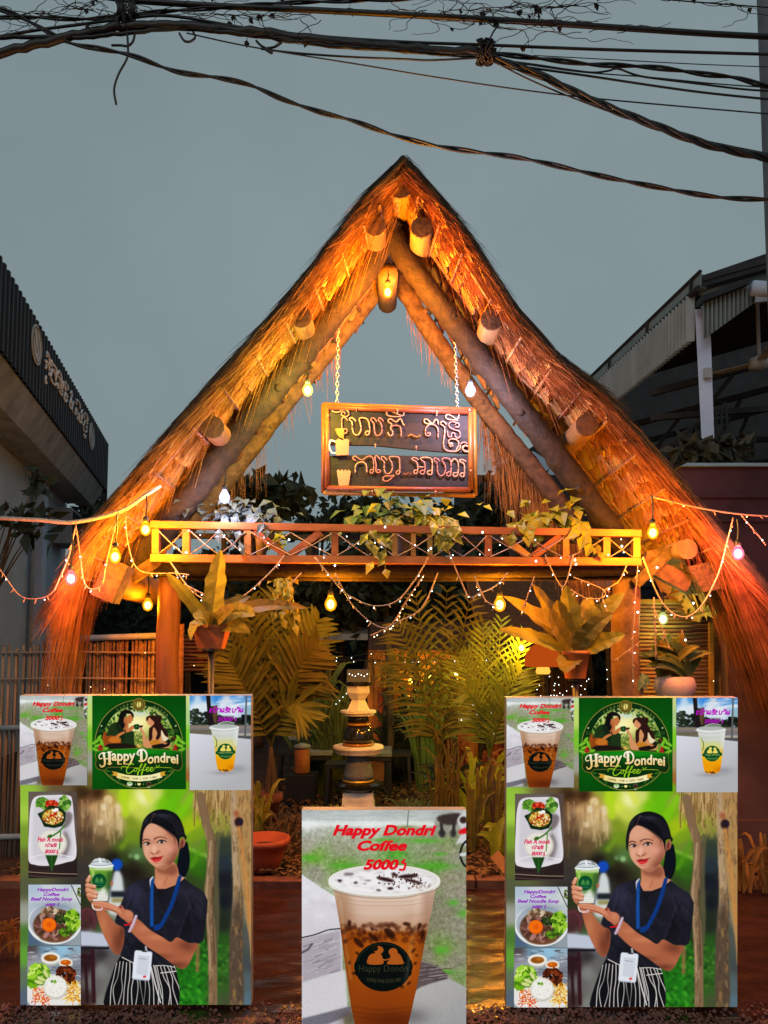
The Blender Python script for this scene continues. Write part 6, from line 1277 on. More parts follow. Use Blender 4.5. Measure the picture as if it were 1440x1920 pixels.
letters(A4, [[(400, 265), (350, 235), (300, 235), (295, 265), (360, 300), (385, 350), (385, 440), (370, 495), (325, 490), (330, 445), (380, 440)], [(405, 385), (480, 388)], [(435, 260), (500, 320), (505, 440), (480, 505), (430, 490), (440, 450), (495, 440)], [(435, 260), (440, 235), (520, 225), (600, 240), (630, 300), (628, 430), (615, 510), (560, 505), (550, 465), (620, 440)],
             [(755, 290), (710, 245), (665, 245), (665, 280), (710, 320), (715, 440), (745, 520), (800, 530), (845, 470), (845, 360), (795, 275), (820, 240), (900, 245), (940, 290), (945, 420), (930, 530), (880, 530), (875, 490), (935, 460)], [(950, 310), (985, 255), (1030, 260), (1065, 330), (1065, 470), (1040, 540), (985, 535), (990, 490), (1060, 480)], [(1200, 300), (1140, 265), (1095, 270), (1095, 300), (1160, 330), (1172, 420), (1165, 530), (1130, 550), (1098, 525), (1120, 490), (1165, 495)]])
letters(A2, [[(225, 595), (270, 565), (330, 590), (380, 605), (430, 570)]], m_orangewood, 1.5, 'tilde'); letters(A4, [[(140, 490), (180, 510), (230, 490), (290, 515)]], m_orangewood, 1.2, 'tilde')
letters(A2, [[(1230, 760), (1170, 750), (1140, 790), (1170, 840), (1230, 850), (1290, 820), (1300, 780)]], m_letter, 1.9, 'curl')
m_mug = M('coral_paint', (.42, .18, .13), (.36, .14, .1), 6, rough=.5, bump=.05)
def plate(pts, name, mat, o=.026, th=.012): mb = MB(); mb.prism([S_(x, y, o + th) for x, y in pts], (0, th, 0)); return obj(name, mb, mat, SIGN)
mug = plate([(630, 829), (636, 826), (642, 829), (648, 826), (655, 828), (654, 856), (631, 857)], 'mug_emblem', m_mug, .03, .018)
mb = MB(); mb.tube(curve([S_(631, 832, .04), S_(621, 829, .04), (S_(618, 840, .04)), S_(623, 852, .04), S_(631, 852, .04)], 5), .006, 6); obj('handle', mb, m_white, mug, True)
plate([(629, 806), (646, 806), (645, 826), (638, 823), (632, 816)], 'flame_emblem', m_orangewood)
plate([(632, 885), (636, 882), (638, 886), (642, 882), (645, 886), (648, 882), (651, 886), (654, 883), (658, 886), (654, 912), (636, 913)], 'cup_emblem', m_mug)
for (x, y) in ((669, 770), (745, 773), (818, 777), (879, 773), (704, 838), (780, 842), (616, 783), (613, 852), (881, 886), (816, 925), (698, 924)):
    mb = MB(); mb.ball(S_(x, y, .05), .008, 6, 4); mb.tube([S_(x, y - 3, .045), S_(x, y + 6, .05)], .0035, 5); obj('clip_light', mb, m_letter, SIGN, True)
for (xt, yt_, xb, yb_) in ((634, 575, 632, 758), (853, 618, 858, 768)):
    n = 22; mb = MB(); a, b = at(xt, yt_, 5.3), S_(xb, yb_)
    for i in range(n):
        p = a.lerp(b, (i + .5) / n); L = (a - b).length / n * .62; ax = Vector((1, 0, 0)) if i % 2 else Vector((0, 1, 0)); dz = (b - a).normalized()
        mb.tube([p + dz * L * math.cos(u * 6.283 / 8) + ax * .011 * math.sin(u * 6.283 / 8) for u in range(9)], .0042, 5)
    mb.tube([a + Vector((0, 0, .1)), a], .012, 6)
    obj('chain', mb, M('galvanised_chain', (.55, .57, .58), (.4, .42, .43), 20, rough=.35, bump=0, metal=.6) if xt == 634 else bpy.data.materials['galvanised_chain'], SIGN, True)
# ---------------------------------------------------------------- bulbs: socket, cord, glass, and the lamp inside
def bulb(px, py, Y, col, power, label, rise=40, r=.036, glass=None, strength=2.6, see=.6, group='coloured bulbs hung about the gateway'):
    c = at(px, py, Y); t = thing('hanging_bulb', label, 'light bulb', tuple(c), group)
    key = 'bulb_glass_%.2f_%.2f_%.2f' % (glass or col); m = bpy.data.materials.get(key) or glow(key, glass or col, strength, see, False)
    mb = MB(); mb.lathe(c, [(r * .15, -r * 1.25), (r * .7, -r * .95), (r, -r * .25), (r * .95, r * .3), (r * .6, r * .95), (r * .42, r * 1.3)], 14); obj('glass', mb, m, t, True)
    k2 = 'filament_%.2f_%.2f' % (col[1], col[2])
    mf = bpy.data.materials.get(k2) or glow(k2, (1, .45 + .5 * col[1], .08 + .85 * col[2]), 16, 0, False)
    mb = MB(); mb.ball(c - Vector((0, 0, r * .1)), r * .62, 10, 8, 1.25); obj('filament', mb, mf, t, True)
    mb = MB(); mb.lathe(c, [(r * .45, r * 1.25), (r * .5, r * 1.3), (r * .5, r * 2.1), (r * .2, r * 2.4)], 10); obj('socket', mb, m_socket, t, True)
    mb = MB(); mb.tube([c + Vector((0, 0, r * 2.3)), c + Vector((.006, 0, r * 2.3 + rise / F * Y * .5)), c + Vector((0, 0, r * 2.3 + rise / F * Y))], .005, 5); obj('cord', mb, m_socket, t)
    if power:
        L = bpy.data.lights.new('bulb_light', 'POINT'); L.energy = power; L.color = col; L.shadow_soft_size = .05
        lo = bpy.data.objects.new('bulb_light', L); COL.objects.link(lo); lo.parent = t; lo.location = (0, -.005, -r * .1)
    return t
AMB, ORA, YEL, VIO, PNK, GRN = (1, .37, .006), (1, .31, .005), (1, .85, .12), (.74, .68, 1), (1, .1, .18), (.75, 1, .3)
bulb(727, 547, 4.97, ORA, 300, 'orange bulb hanging under the apex of the gable', 20)
bulb(577, 731, 4.93, YEL, 95, 'yellowish bulb hanging from left rafter beside sign chain', 34)
bulb(882, 732, 4.93, VIO, 100, 'cool white bulb hanging from right rafter beside sign chain', 34)
bulb(421, 932, 4.95, VIO, 40, 'bright white bulb above the left end of the railing', 30)
bulb(273, 992, 4.82, AMB, 70, 'amber bulb against the left thatch beside railing corner', 40)
bulb(216, 1043, 4.6, AMB, 70, 'amber bulb in front of the lower left thatch', 55)
bulb(133, 1084, 4.7, (1, .17, .13), 40, 'red and pink bulb at the foot of left thatch', 60, glass=(1, .12, .2))
bulb(277, 1134, 5.3, ORA, 30, 'dim amber bulb beside the left gate post', 30, strength=1)
bulb(620, 1132, 5.2, ORA, 110, 'orange bulb under the beam above the tables', 30, r=.042)
bulb(937, 1133, 5.2, ORA, 110, 'orange bulb under the beam beside the right fern', 30, r=.042)
bulb(1224, 998, 4.68, AMB, 130, 'amber bulb in front of right thatch beside railing end', 45)
bulb(1384, 1037, 4.7, (1, .2, .14), 70, 'pink bulb hanging right of the thatch near red wall', 40, glass=(1, .15, .3))
bulb(1243, 1160, 5.55, GRN, 8, 'greenish bulb in front of the bamboo blind', 30, strength=1)
bulb(855, 1266, 7.4, YEL, 60, 'pale yellow globe bulb among palms inside the garden', 30, r=.042)
bulb(806, 1268, 9.6, AMB, 120, 'small amber bulb against the plank hut wall', 20, r=.04)
bulb(770, 1276, 9.6, AMB, 70, 'small amber bulb left of hut doorway post', 20, r=.04)
bulb(978, 1214, 6.3, AMB, 70, 'warm bulb left of the orange lampshade', 20, r=.035)
bulb(1024, 1212, 6.1, (1, .85, .8), 10, 'white bulb above the orange lampshade', 20, r=.035)
bulb(657, 1302, 8.5, PNK, 0, 'unlit clear bulb hanging left of the stacked stone lantern', 30, r=.035, strength=.25, see=.8)
# orange lampshade
m_shade = glow('lampshade_fabric', (.85, .12, .01), .55, 0, False)
LS = thing('lampshade', 'orange dome lampshade glowing beside the right hanging fern', 'lampshade', tuple(at(1018, 1250, 6.15)))
c = at(1018, 1250, 6.15); mb = MB(); mb.lathe(c, [(.14, 0), (.15, .02), (.14, .1), (.1, .16), (.03, .2), (.02, .21)], 18); obj('shade', mb, m_shade, LS, True)
mb = MB(); mb.lathe(c - Vector((0, 0, .06)), [(.05, 0), (.06, .02), (.05, .055)], 12); obj('cap', mb, glow('lamp_bowl', (1, .4, .05), 1.6, 0, False), LS, True)

# ---------------------------------------------------------------- light strings
m_tiny = glow('tiny_white_led', (.9, 1, 1), 6, 0, False); m_tinyw = glow('tiny_warm_led', (1, .75, .4), 6, 0, False); m_tinyg = glow('tiny_yellow_led', (1, .9, .25), 6, 0, False)
def string(P, Y, label, r=.0045, leds=9, mat=None, led=None, sub=6, spur=True, ledr=.0042):
    r = r * .75 if mat is None else r
    pts = pxcurve(P, Y, sub); mb = MB(); mb.tube(pts, r, 5, wob=.2)
    if spur:
        for i in range(2, len(pts) - 1, 4): mb.tube([pts[i], pts[i] + Vector((rnd.uniform(-.02, .02), -.01, -rnd.uniform(.015, .035)))], .004, 4)
    o = obj('light_string', mb, mat or m_string, None, True); tag(o, label, 'string lights', 'light strings draped on the gateway'); centre(o)
    if leds:
        dots(o, [pts[int((k + .5) / leds * (len(pts) - 1))] + Vector((rnd.uniform(-.01, .01), -.012, -.015)) for k in range(leds)], led or m_tiny, ledr)
    return o
string([(-40, 970), (70, 975), (140, 979), (225, 959, 4.85), (278, 925, 4.88), (300, 912, 5.0)], 4.85, 'thick wrapped light rope from left edge up to the thatch', .014, 0, m_rope, None, 6, False)
string([(-30, 1030), (5, 1075), (36, 1116), (68, 1123), (97, 1112), (116, 1075), (130, 1040), (142, 985)], 4.8, 'thin light string sagging at left picture edge', .006, 3)
string([(142, 982), (150, 1040), (158, 1090), (172, 1105), (192, 1096), (200, 1055), (222, 960)], 4.75, 'light string loop around the red bulb', .006, 3)
string([(235, 960), (240, 1018), (262, 1070), (330, 1075), (355, 1078)], 5.0, 'light string running from the rope to the left post', .005, 4)
string([(318, 1052), (360, 1108), (400, 1128), (450, 1121), (505, 1075), (533, 1042)], 5.02, 'light string swag under the left third of the railing', .006, 5)
string([(345, 1095), (415, 1130), (472, 1147), (520, 1118), (565, 1074)], 5.02, 'second lower light string swag behind the left fern', .006, 4)
string([(590, 1045), (640, 1105), (662, 1121), (700, 1136), (742, 1128), (775, 1092), (803, 1046)], 5.02, 'upper light string swag under the middle of the railing', .006, 5)
string([(628, 1075), (662, 1136), (712, 1176), (750, 1164), (792, 1138), (821, 1074)], 5.02, 'deeper light string swag under the middle of railing', .006, 5)
string([(795, 1078), (760, 1130), (735, 1170), (695, 1192)], 5.02, 'beaded light string crossing the deeper middle swag', .006, 14, None, m_tinyw)
string([(832, 1010), (860, 1080), (880, 1119), (900, 1112), (930, 1098), (952, 1074)], 5.02, 'light string swag left of the orange bulb', .006, 4)
string([(890, 1080), (910, 1125), (935, 1138)], 5.02, 'short light string leading down to the orange bulb', .006, 2)
string([(1022, 1040), (1055, 1100), (1075, 1040)], 5.02, 'short light string behind tip of right fern', .005, 2)
string([(1002, 1080), (985, 1130), (978, 1150)], 5.02, 'short vertical light string left of right fern', .005, 2)
string([(1075, 1082), (1130, 1105), (1130, 1120), (1100, 1122), (1070, 1105)], 5.02, 'light string loop above right fern and right post', .005, 4)
string([(1175, 1060), (1160, 1090), (1130, 1112), (1140, 1150)], 5.02, 'light string on the face of right gate post', .005, 3)
string([(1205, 1045), (1240, 1128), (1278, 1157), (1312, 1140), (1345, 1080), (1362, 1020), (1375, 970)], 4.85, 'long light string swag over the bamboo blind', .007, 6)
string([(1225, 932), (1300, 950), (1378, 963), (1460, 969)], 4.85, 'taut light string from right thatch to picture edge', .008, 2, None, m_tinyg, 4)
string([(1388, 964), (1412, 992), (1436, 1022)], 4.85, 'short light string falling at the right picture edge', .006, 2)
string([(1196, 1058), (1190, 1140), (1186, 1220), (1188, 1290)], 5.02, 'straight light string hanging at left side of blind', .005, 5)
string([(1226, 1120), (1228, 1180), (1230, 1236)], 5.02, 'pink lit cord hanging to the pale flower pot', .007, 0)
string([(1226, 1140), (1244, 1185), (1258, 1220)], 5.02, 'short slanting cord beside the pale flower pot', .005, 0)
string([(1150, 1240), (1180, 1218), (1198, 1205)], 5.02, 'short string between right post and blind', .005, 0)
string([(395, 1090), (440, 1160), (560, 1205), (640, 1225)], 6.3, 'dark thin wire across the left palm', .004, 0, m_cable, None, 6, False)
string([(620, 1236), (720, 1240), (800, 1238), (900, 1236), (960, 1232)], 7.8, 'thin wire of small lights across the inner garden', .004, 12, m_cable)
string([(600, 1224), (650, 1232), (720, 1222), (800, 1246), (860, 1240), (930, 1220)], 8.2, 'sagging wire of small lights deeper in the garden', .004, 10, m_cable)
# criss-cross lights woven through the railing: one string, many bays
mb = MB(); ml = []
for (x0, x1) in ((296, 345), (356, 410), (410, 460), (470, 545), (545, 622), (632, 690), (690, 738), (745, 812), (812, 868), (868, 912), (920, 990), (990, 1056), (1066, 1132), (1142, 1188)):
    a, b, c_, d = at(x0, yt(x0) + 2, YR - .03), at(x1, yb(x1), YR - .03), at(x0, yb(x0), YR - .03), at(x1, yt(x1) + 2, YR - .03)
    mid = (a + b) / 2 + Vector((0, 0, -.006)); mb.tube([a, mid, b], .0035, 4); mb.tube([c_, mid + Vector((.01, 0, 0)), d], .0035, 4)
    ml += [a.lerp(b, rnd.random()) + Vector((rnd.uniform(-.05, .05), -.02, rnd.uniform(-.03, .03))) for _ in range(2)]
o = obj('light_string', mb, m_string); tag(o, 'light string woven in crosses through the railing bays', 'string lights', 'light strings draped on the gateway'); centre(o); dots(o, ml, m_tiny, .0042)
o = thing('star_lights', 'brighter small white lamps dotted along the railing string', 'string lights', tuple(at(740, 1030, YR)))
dots(o, [at(x, y, YR - .08) for (x, y) in ((722, 988), (808, 1028), (1005, 1052), (1078, 1050), (1080, 1058), (1166, 1024), (349, 1036), (450, 1030), (542, 1012), (1232, 1064), (1300, 1131), (1196, 1148), (905, 998), (628, 1060), (1285, 1200))], m_tiny, .007, 'star_lamp')

# ---------------------------------------------------------------- plants
def along(a, b, c_, n=10): return [a * (1 - t) ** 2 + b * 2 * t * (1 - t) + c_ * t * t for t in [i / (n - 1) for i in range(n)]]
def frond(mb, pts, L, n, wd, droop=.5, tip=.35):
    """feather leaf: rachis plus two rows of leaflets"""
    mb.tube(pts, .009, 5, .003); N = len(pts)
    for i in range(n):
        t = .12 + .88 * i / (n - 1); f = t * (N - 1); k = min(int(f), N - 2); p = pts[k].lerp(pts[k + 1], f - k); d = (pts[k + 1] - pts[k]).normalized()
        sd = d.cross(Vector((rnd.uniform(-.2, .2), -1, .25))).normalized(); l = L * (math.sin(math.pi * (.18 + .74 * t)) ** .7) * rnd.uniform(.85, 1.1)
        for s in (-1, 1):
            a = rnd.uniform(.55, .8) + .5 * t; dd = (sd * s + d * a + Vector((0, rnd.uniform(-.25, .05), -droop * rnd.uniform(.2, .7)))).normalized()
            e1 = p + dd * l * .5; e2 = p + dd * l + Vector((0, 0, -droop * l * .28))
            mb.strap([p, e1, e2], wd * rnd.uniform(.8, 1.15), None, 0, .25)
def palm(label, base, Y, tips, mat, L=.34, n=15, wd=.035, droop=.4, stem=None):
    b = at(*base, Y); t = thing('palm_plant', label, 'palm', (b.x, b.y, 0))
    for i, (tx, ty, arch, dy) in enumerate(tips):
        e = at(tx, ty, Y + dy); m = (b + e) / 2 + Vector((0, dy * .3, arch)); mb = MB(); frond(mb, along(b, m, e, 9), L * rnd.uniform(.85, 1.1), n, wd, droop); obj('frond', mb, mat, t)
    mb = MB()
    for k in range(4):
        g0 = Vector((b.x + rnd.uniform(-.06, .06), b.y + rnd.uniform(-.06, .06), 0)); mb.tube(curve([g0, g0.lerp(b, .5) + Vector((rnd.uniform(-.03, .03), 0, 0)), b], 4), .022, 7, .014)
    obj('stem', mb, m_bark if stem is None else stem, t, True); return t
palm('big feathery palm lit orange and olive behind left pot', (508, 1400), 6.35, [(420, 1165, .1, -.3), (468, 1130, .1, -.15), (520, 1118, .1, 0), (560, 1150, .15, .1), (596, 1165, .2, -.2), (592, 1215, .28, -.35), (430, 1240, .15, -.5), (600, 1260, .35, -.3), (575, 1340, .4, -.4), (450, 1300, .2, .3)], m_palm, .4, 17, .045, .3)
palm('tall spiky palm in front of hut roof, centre right', (822, 1420), 7.0, [(745, 1175, .3, -.2), (780, 1120, .15, 0), (838, 1110, .1, .1), (880, 1130, .1, -.1), (905, 1170, .2, -.2), (735, 1240, .35, .1), (890, 1215, .3, .2)], m_palm, .36, 16, .03, .55)
palm('bright green palm with stiff feather leaves left of right board', (918, 1420), 6.5, [(905, 1180, .08, -.1), (940, 1165, .06, 0), (985, 1195, .12, -.2), (862, 1235, .18, -.2), (978, 1260, .2, -.3), (872, 1300, .3, -.35), (965, 1330, .35, -.4)], M('bright_palm_leaflet', (.2, .3, .05), (.1, .17, .03), 4, rough=.5, bump=0, trans=.3), .32, 18, .022, .2)
# slender grassy shrubs left of the lantern and round the palms
def tuft(label, px_, py_, Y, h, n, mat, spread=.5, wd=.03, seed=1, cat='plant'):
    b = at(px_, py_, Y); b.z = .03; rr = random.Random(seed); t = thing('grassy_shrub', label, cat, tuple(b)); mb = MB()
    for _ in range(n):
        a = rr.uniform(0, 6.28); s = rr.uniform(.1, 1) * spread * h; hh = h * rr.uniform(.45, 1); q = b + Vector((rr.uniform(-.12, .12), rr.uniform(-.1, .1), 0))
        e = q + Vector((s * math.cos(a), s * .6 * math.sin(a), hh * rr.uniform(.6, 1))); m = q + Vector((s * .3 * math.cos(a), s * .2 * math.sin(a), hh * 1.05)); mb.strap(along(q, m, e, 6), wd * rr.uniform(.6, 1.3), None, .1)
    obj('foliage', mb, mat, t); return t
tuft('olive grassy shrub behind tables, left of stone lantern', 618, 1500, 8.2, 1.35, 120, m_leaf, .3, .03, 3)
tuft('tall dark cane shrub right behind the left palm', 585, 1500, 8.6, 1.5, 70, m_leaf, .35, .045, 4)
tuft('low yellowish shrub in front of the black table', 612, 1520, 6.6, .22, 30, m_yleaf, .8, .03, 5)
tuft('straggling yellow stems beside the hut, centre right', 835, 1530, 6.6, .95, 34, m_fern, .35, .018, 6)
tuft('leaning young palm stems in front of right board', 905, 1560, 5.9, .95, 16, m_fern, .3, .03, 7)
tuft('broad leaf shrub at the foot of centre right palm', 900, 1470, 6.8, .7, 30, m_yleaf, .6, .05, 8)
tuft('red leaved shrub between hut and right palm', 880, 1450, 7.6, .75, 40, M('red_leaf', (.3, .07, .03), (.13, .035, .018), 5, rough=.6, bump=0, trans=.2), .4, .045, 9)
tuft('low grass clump right of the stone lantern base', 775, 1530, 6.7, .28, 60, m_leaf, .9, .014, 10)
m_dryf = M('dry_orange_frond', (.42, .15, .03), (.2, .06, .015), 5, rough=.7, bump=0, trans=.25)
tuft('dry orange fern at right edge beside red pillar', 1410, 1680, 5.0, .4, 30, m_dryf, .7, .03, 11)
tuft('dry grass clump at left edge below bamboo fence', 12, 1870, 4.0, .2, 40, m_dryf, .9, .012, 12)
tuft('dry twiggy heap behind left terracotta pot', 520, 1560, 6.0, .35, 70, M('dry_stalk', (.14, .08, .04), (.06, .035, .02), 6, rough=.9, bump=0), .8, .012, 13)
tuft('yellow leaf plant at foot of right board', 945, 1560, 5.7, .4, 12, m_yleaf, .5, .06, 14)
# bird's nest ferns in hanging pots on poles
tuft('dark leafy shrub filling gap right of the lantern', 752, 1470, 8.8, 1.2, 90, m_leafdark, .4, .05, 21)
tuft('dark shrub at the back behind the left tables', 560, 1440, 10.2, 1.3, 110, m_leafdark, .5, .05, 22)
tuft('dark cane clump between centre palm and hut', 800, 1480, 8.4, 1.5, 60, m_leaf, .3, .03, 23)
tuft('yellow olive shrub below the left palm', 470, 1500, 6.0, .6, 40, m_fern, .5, .04, 24)
tuft('low dark ground plants before the hut', 860, 1500, 7.4, .5, 70, m_leafdark, .9, .04, 25)
for lab, x_, y_, w_ in (('slim dark post left of the lantern', 612, 9.2, .04), ('slim dark post right of the lantern', 728, 8.6, .045), ('slim bark post before the plank hut', 776, 9.0, .05), ('slim dark post beside centre palm', 848, 8.8, .04)):
    b_ = at(x_, 1300, y_); t_ = thing('garden_post', lab, 'post', (b_.x, y_, 0), 'slim posts inside the garden'); mb = MB(); zt2 = at(x_, 1170, y_).z
    mb.tube(curve([(b_.x, y_, 0), (b_.x + .03, y_, zt2 * .5), (b_.x - .02, y_, zt2)], 6), w_, 8, w_ * .8, wob=.25); obj('trunk', mb, m_bark, t_, True)
def fern(label, px_, py_, Y, leaves, pw, ph, plabel, group):
    c = at(px_, py_, Y); s = Y / F; w2, w1 = pw * s / 2, pw * s / 2 * .68; h = ph * s
    pot = thing('hanging_pot', plabel, 'plant pot', tuple(c - Vector((0, 0, h))), group)
    mb = MB(); mb.lathe(c - Vector((0, 0, h)), [(w1, 0), (w1 * 1.02, .005), (w2 * .97, h * .86), (w2 * 1.04, h * .87), (w2 * 1.04, h), (w2 * .92, h), (w2 * .88, h * .8)], 4 if pw > 60 else 20); mb.v = [(c.x + (x - c.x) * (1.38 if pw > 60 else 1), y, z) for x, y, z in mb.v]; obj('pot', mb, m_terra, pot, pw <= 60)
    mb = MB(); b = c - Vector((0, 0, h)); g0 = Vector((b.x + .01, b.y, 0)); mb.tube([b + Vector((0, 0, -.001)), g0], .022, 8); mb.lathe(b - Vector((0, 0, .02)), [(w1 * .7, 0), (w1 * .75, .015)], 10); obj('pole', mb, m_black, pot, True)
    f = thing('nest_fern', label, 'fern', tuple(c)); 
    for (mx_, my_, tx, ty, wd, dy) in leaves:
        e = at(tx, ty, Y + dy); m = at(mx_, my_, Y + dy * .4); mb = MB(); mb.strap(along(c + Vector((rnd.uniform(-.02, .02), 0, -.02)), m, e, 11), wd * s * 1.25, Vector((rnd.uniform(-.3, .3), -1, .4)), .13, .25); obj('leaf', mb, m_fern, f)
    return f
fern('bird nest fern with one tall upright leaf in left pot', 397, 1172, 4.92, [(405, 1100, 414, 1032, 34, 0), (355, 1120, 312, 1074, 20, -.1), (440, 1130, 478, 1155, 30, -.2), (460, 1120, 575, 1140, 22, -.1), (360, 1150, 358, 1200, 18, -.15), (430, 1165, 470, 1186, 22, -.2), (380, 1150, 365, 1160, 26, -.25), (420, 1150, 440, 1140, 26, -.2), (400, 1140, 470, 1118, 24, .1)], 66, 44, 'square orange plastic pot on black pole at left post', 'orange pots on poles')
fern('large bird nest fern with broad leaves in right pot', 1078, 1220, 5.1, [(1068, 1150, 1062, 1098, 32, 0), (1030, 1160, 944, 1118, 26, -.1), (1000, 1190, 935, 1180, 22, -.2), (1030, 1140, 1000, 1096, 22, .1), (1120, 1150, 1170, 1112, 30, -.1), (1110, 1170, 1150, 1150, 28, -.2), (1090, 1150, 1110, 1120, 30, .1), (1130, 1200, 1172, 1190, 26, -.1), (1040, 1180, 1030, 1140, 30, -.15), (1060, 1240, 1062, 1262, 34, -.2), (1050, 1160, 1045, 1125, 30, -.05)], 54, 52, 'round orange pot on black pole at right post', 'orange pots on poles')
# trailing plants in pots on the railing shelf
def trailer(label, px_, py_, Y, rx, ry, n, mat, hang, seed, size=.1, potcol=None, potpx=None, plabel=None):
    c = at(px_, py_, Y); rr = np.random.RandomState(seed); t = thing('trailing_plant', label, 'plant', tuple(c)); mb = MB(); s = Y / F
    for _ in range(n):
        v = rr.randn(3) * .5; p = c + Vector((v[0] * rx * s, v[1] * .12, v[2] * ry * s)); d = Vector((rr.randn(), -.6 - rr.rand(), rr.randn() * .6 - .4)); L = size * (.6 + .7 * rr.rand()); mb.leaf(p, d, (rr.randn() * .3, -.5, 1), L, L * .7, .25)
    for (hx, hy, hn) in hang:
        e = at(hx, hy, Y - .24); a = Vector((e.x, e.y, max(c.z, e.z + .1))); mb.tube(along(c, a, e, 7), .004, 4)
        for k in range(hn):
            p = along(c, a, e, 12)[min(11, 3 + int(9 * k / hn))]; mb.leaf(p, (rr.randn() * .7, -.5, -.6 - rr.rand()), (0, -1, .6), size * (.7 + .5 * rr.rand()), size * .62, .2)
    obj('foliage', mb, mat, t)
    if potpx:
        (a, b, y0, y1) = potpx; pc = at((a + b) / 2, y1, Y + .02); r = (b - a) / 2 * s; h = (y1 - y0) * s
        p = thing('flower_pot', plabel, 'plant pot', tuple(pc), 'pale pots on the railing shelf'); mb = MB(); mb.lathe(pc, [(r * .72, 0), (r, h * .9), (r * 1.06, h * .9), (r * 1.06, h), (r * .8, h)], 14); obj('pot', mb, m_pinkpot, p, True)
    return t
trailer('yellow green pothos trailing over railing middle', 770, 968, 5.26, 90, 34, 60, m_yleaf, [(700, 1052, 10), (722, 1066, 11), (688, 1020, 7), (846, 1012, 12), (832, 1020, 12), (820, 1000, 9), (865, 1000, 6)], 31, .1, None, (740, 772, 1000, 1044), 'pale pot behind the middle of the railing')
trailer('dark glossy leaved plant under the sign bottom edge', 735, 960, 5.26, 80, 32, 60, m_leaf, [], 32, .13)
trailer('bright yellow lit plant at right end of railing', 1030, 968, 5.26, 66, 30, 60, m_yleaf, [(985, 1010, 6), (1095, 1012, 6), (1110, 1030, 6), (960, 1020, 4)], 33, .12, None, (1008, 1046, 1000, 1044), 'pale pot behind right end of railing')
trailer('silvery leaved plant lit white behind left railing end', 440, 965, 5.26, 90, 30, 110, M('silver_leaf', (.1, .125, .12), (.045, .06, .05), 5, rough=.5, bump=0, trans=.2), [(410, 1010, 6), (500, 1000, 5), (450, 1030, 5)], 34, .09)
trailer('drooping yellow vine below the left railing', 530, 1085, 5.1, 18, 14, 10, m_yleaf, [(520, 1110, 4), (545, 1150, 6), (530, 1176, 7), (552, 1186, 7), (516, 1160, 5)], 35, .08)
trailer('small yellow plant between the left railing diagonals', 520, 1014, 5.26, 16, 20, 20, m_yleaf, [], 36, .08, None, (478, 502, 1000, 1044), 'pale pot between the left railing diagonals')
trailer('leafy plant seen through far right railing bay', 1110, 1018, 5.26, 26, 22, 26, m_fern, [(1120, 1040, 5)], 37, .09)
# pale pot with bromeliad in front of the blind
PP = thing('flower_pot', 'pale pink pot hanging in front of the bamboo blind', 'plant pot', tuple(at(1266, 1312, 5.3)))
c = at(1266, 1314, 5.3); mb = MB(); mb.lathe(c, [(.05, -.03), (.11, 0), (.145, .1), (.13, .16), (.1, .17)], 18); obj('pot', mb, m_pinkpot, PP, True)
mb = MB(); mb.tube([c + Vector((-.12, 0, .15)), c + Vector((-.06, 0, .5))], .006, 5); mb.tube([c + Vector((.12, 0, .15)), c + Vector((.06, 0, .5))], .006, 5); obj('hanger', mb, m_string, PP)
t = thing('bromeliad', 'bushy olive plant with pointed leaves in the pale pink pot', 'plant', tuple(c + Vector((0, 0, .17))))
for k in range(70):
    a = rnd.uniform(0, 6.28); u = rnd.uniform(.25, 1); b = c + Vector((rnd.uniform(-.12, .12), rnd.uniform(-.05, .05), .16 + rnd.uniform(0, .1))); e = b + Vector((.3 * u * math.cos(a), -.12 * u, .06 + .22 * (1 - u * .6) * abs(math.sin(a * 2)) )); mb = MB() if k % 10 == 0 else mb
    mb.strap(along(b, (b + e) / 2 + Vector((0, -.02, .09)), e, 6), .05, None, .05, .3)
    if k % 10 == 9: obj('leaf_cluster', mb, m_fern if k % 20 == 9 else m_leaf, t)
t = thing('hanging_fern', 'pale green drooping leaf clump left of the pink pot', 'fern', tuple(at(1190, 1275, 5.25))); mb = MB(); c = at(1190, 1270, 5.25)
for k in range(22): mb.leaf(c + Vector((rnd.uniform(-.05, .05), rnd.uniform(-.04, .04), rnd.uniform(-.02, .06))), (rnd.uniform(-1, 1), -.4, -1), (0, -1, .5), .12, .05)
obj('foliage', mb, M('pale_green_leaf', (.2, .3, .16), (.1, .16, .08), 5, rough=.5, bump=0, trans=.3), t)

# ---------------------------------------------------------------- stacked stone lantern
YL = 6.9
c0 = at(671, 1540, YL); LANT = thing('stone_lantern', 'tall stacked pagoda lantern of white and black stone pieces in the garden', 'lantern', (c0.x, c0.y, 0))
def stack(name, rows, mat, seg=8, sm=False, parent=LANT):
    mb = MB(); base = at(671, rows[-1][0], YL); prof = []
    for (y, wpx) in reversed(rows): prof.append((wpx / 2 / F * YL * {4: 1.4142, 6: 1.1547}.get(seg, 1), at(671, y, YL).z - base.z))
    mb.lathe(Vector((base.x, YL + .12, base.z)), prof, seg); return obj(name, mb, mat, parent, sm)
cap_ = stack('cap_block', [(1256, 41), (1279, 42)], m_granite, 4); stack('cap_flange', [(1279.5, 43), (1282, 52), (1286, 50)], m_glaze, 24)
stack('upper_block', [(1286.5, 40), (1300, 42), (1312, 28)], m_white_stone, 6); stack('lower_block', [(1312.5, 24), (1318, 28), (1333.5, 42)], m_white_stone, 6)
stack('plate', [(1334, 68), (1338, 68), (1340, 60), (1343, 58)], m_white_stone, 24); stack('neck', [(1343.5, 40), (1357, 40)], m_glaze, 20, True); stack('gold_ring', [(1357.5, 46), (1360, 48), (1362, 46)], m_gold, 24, True)
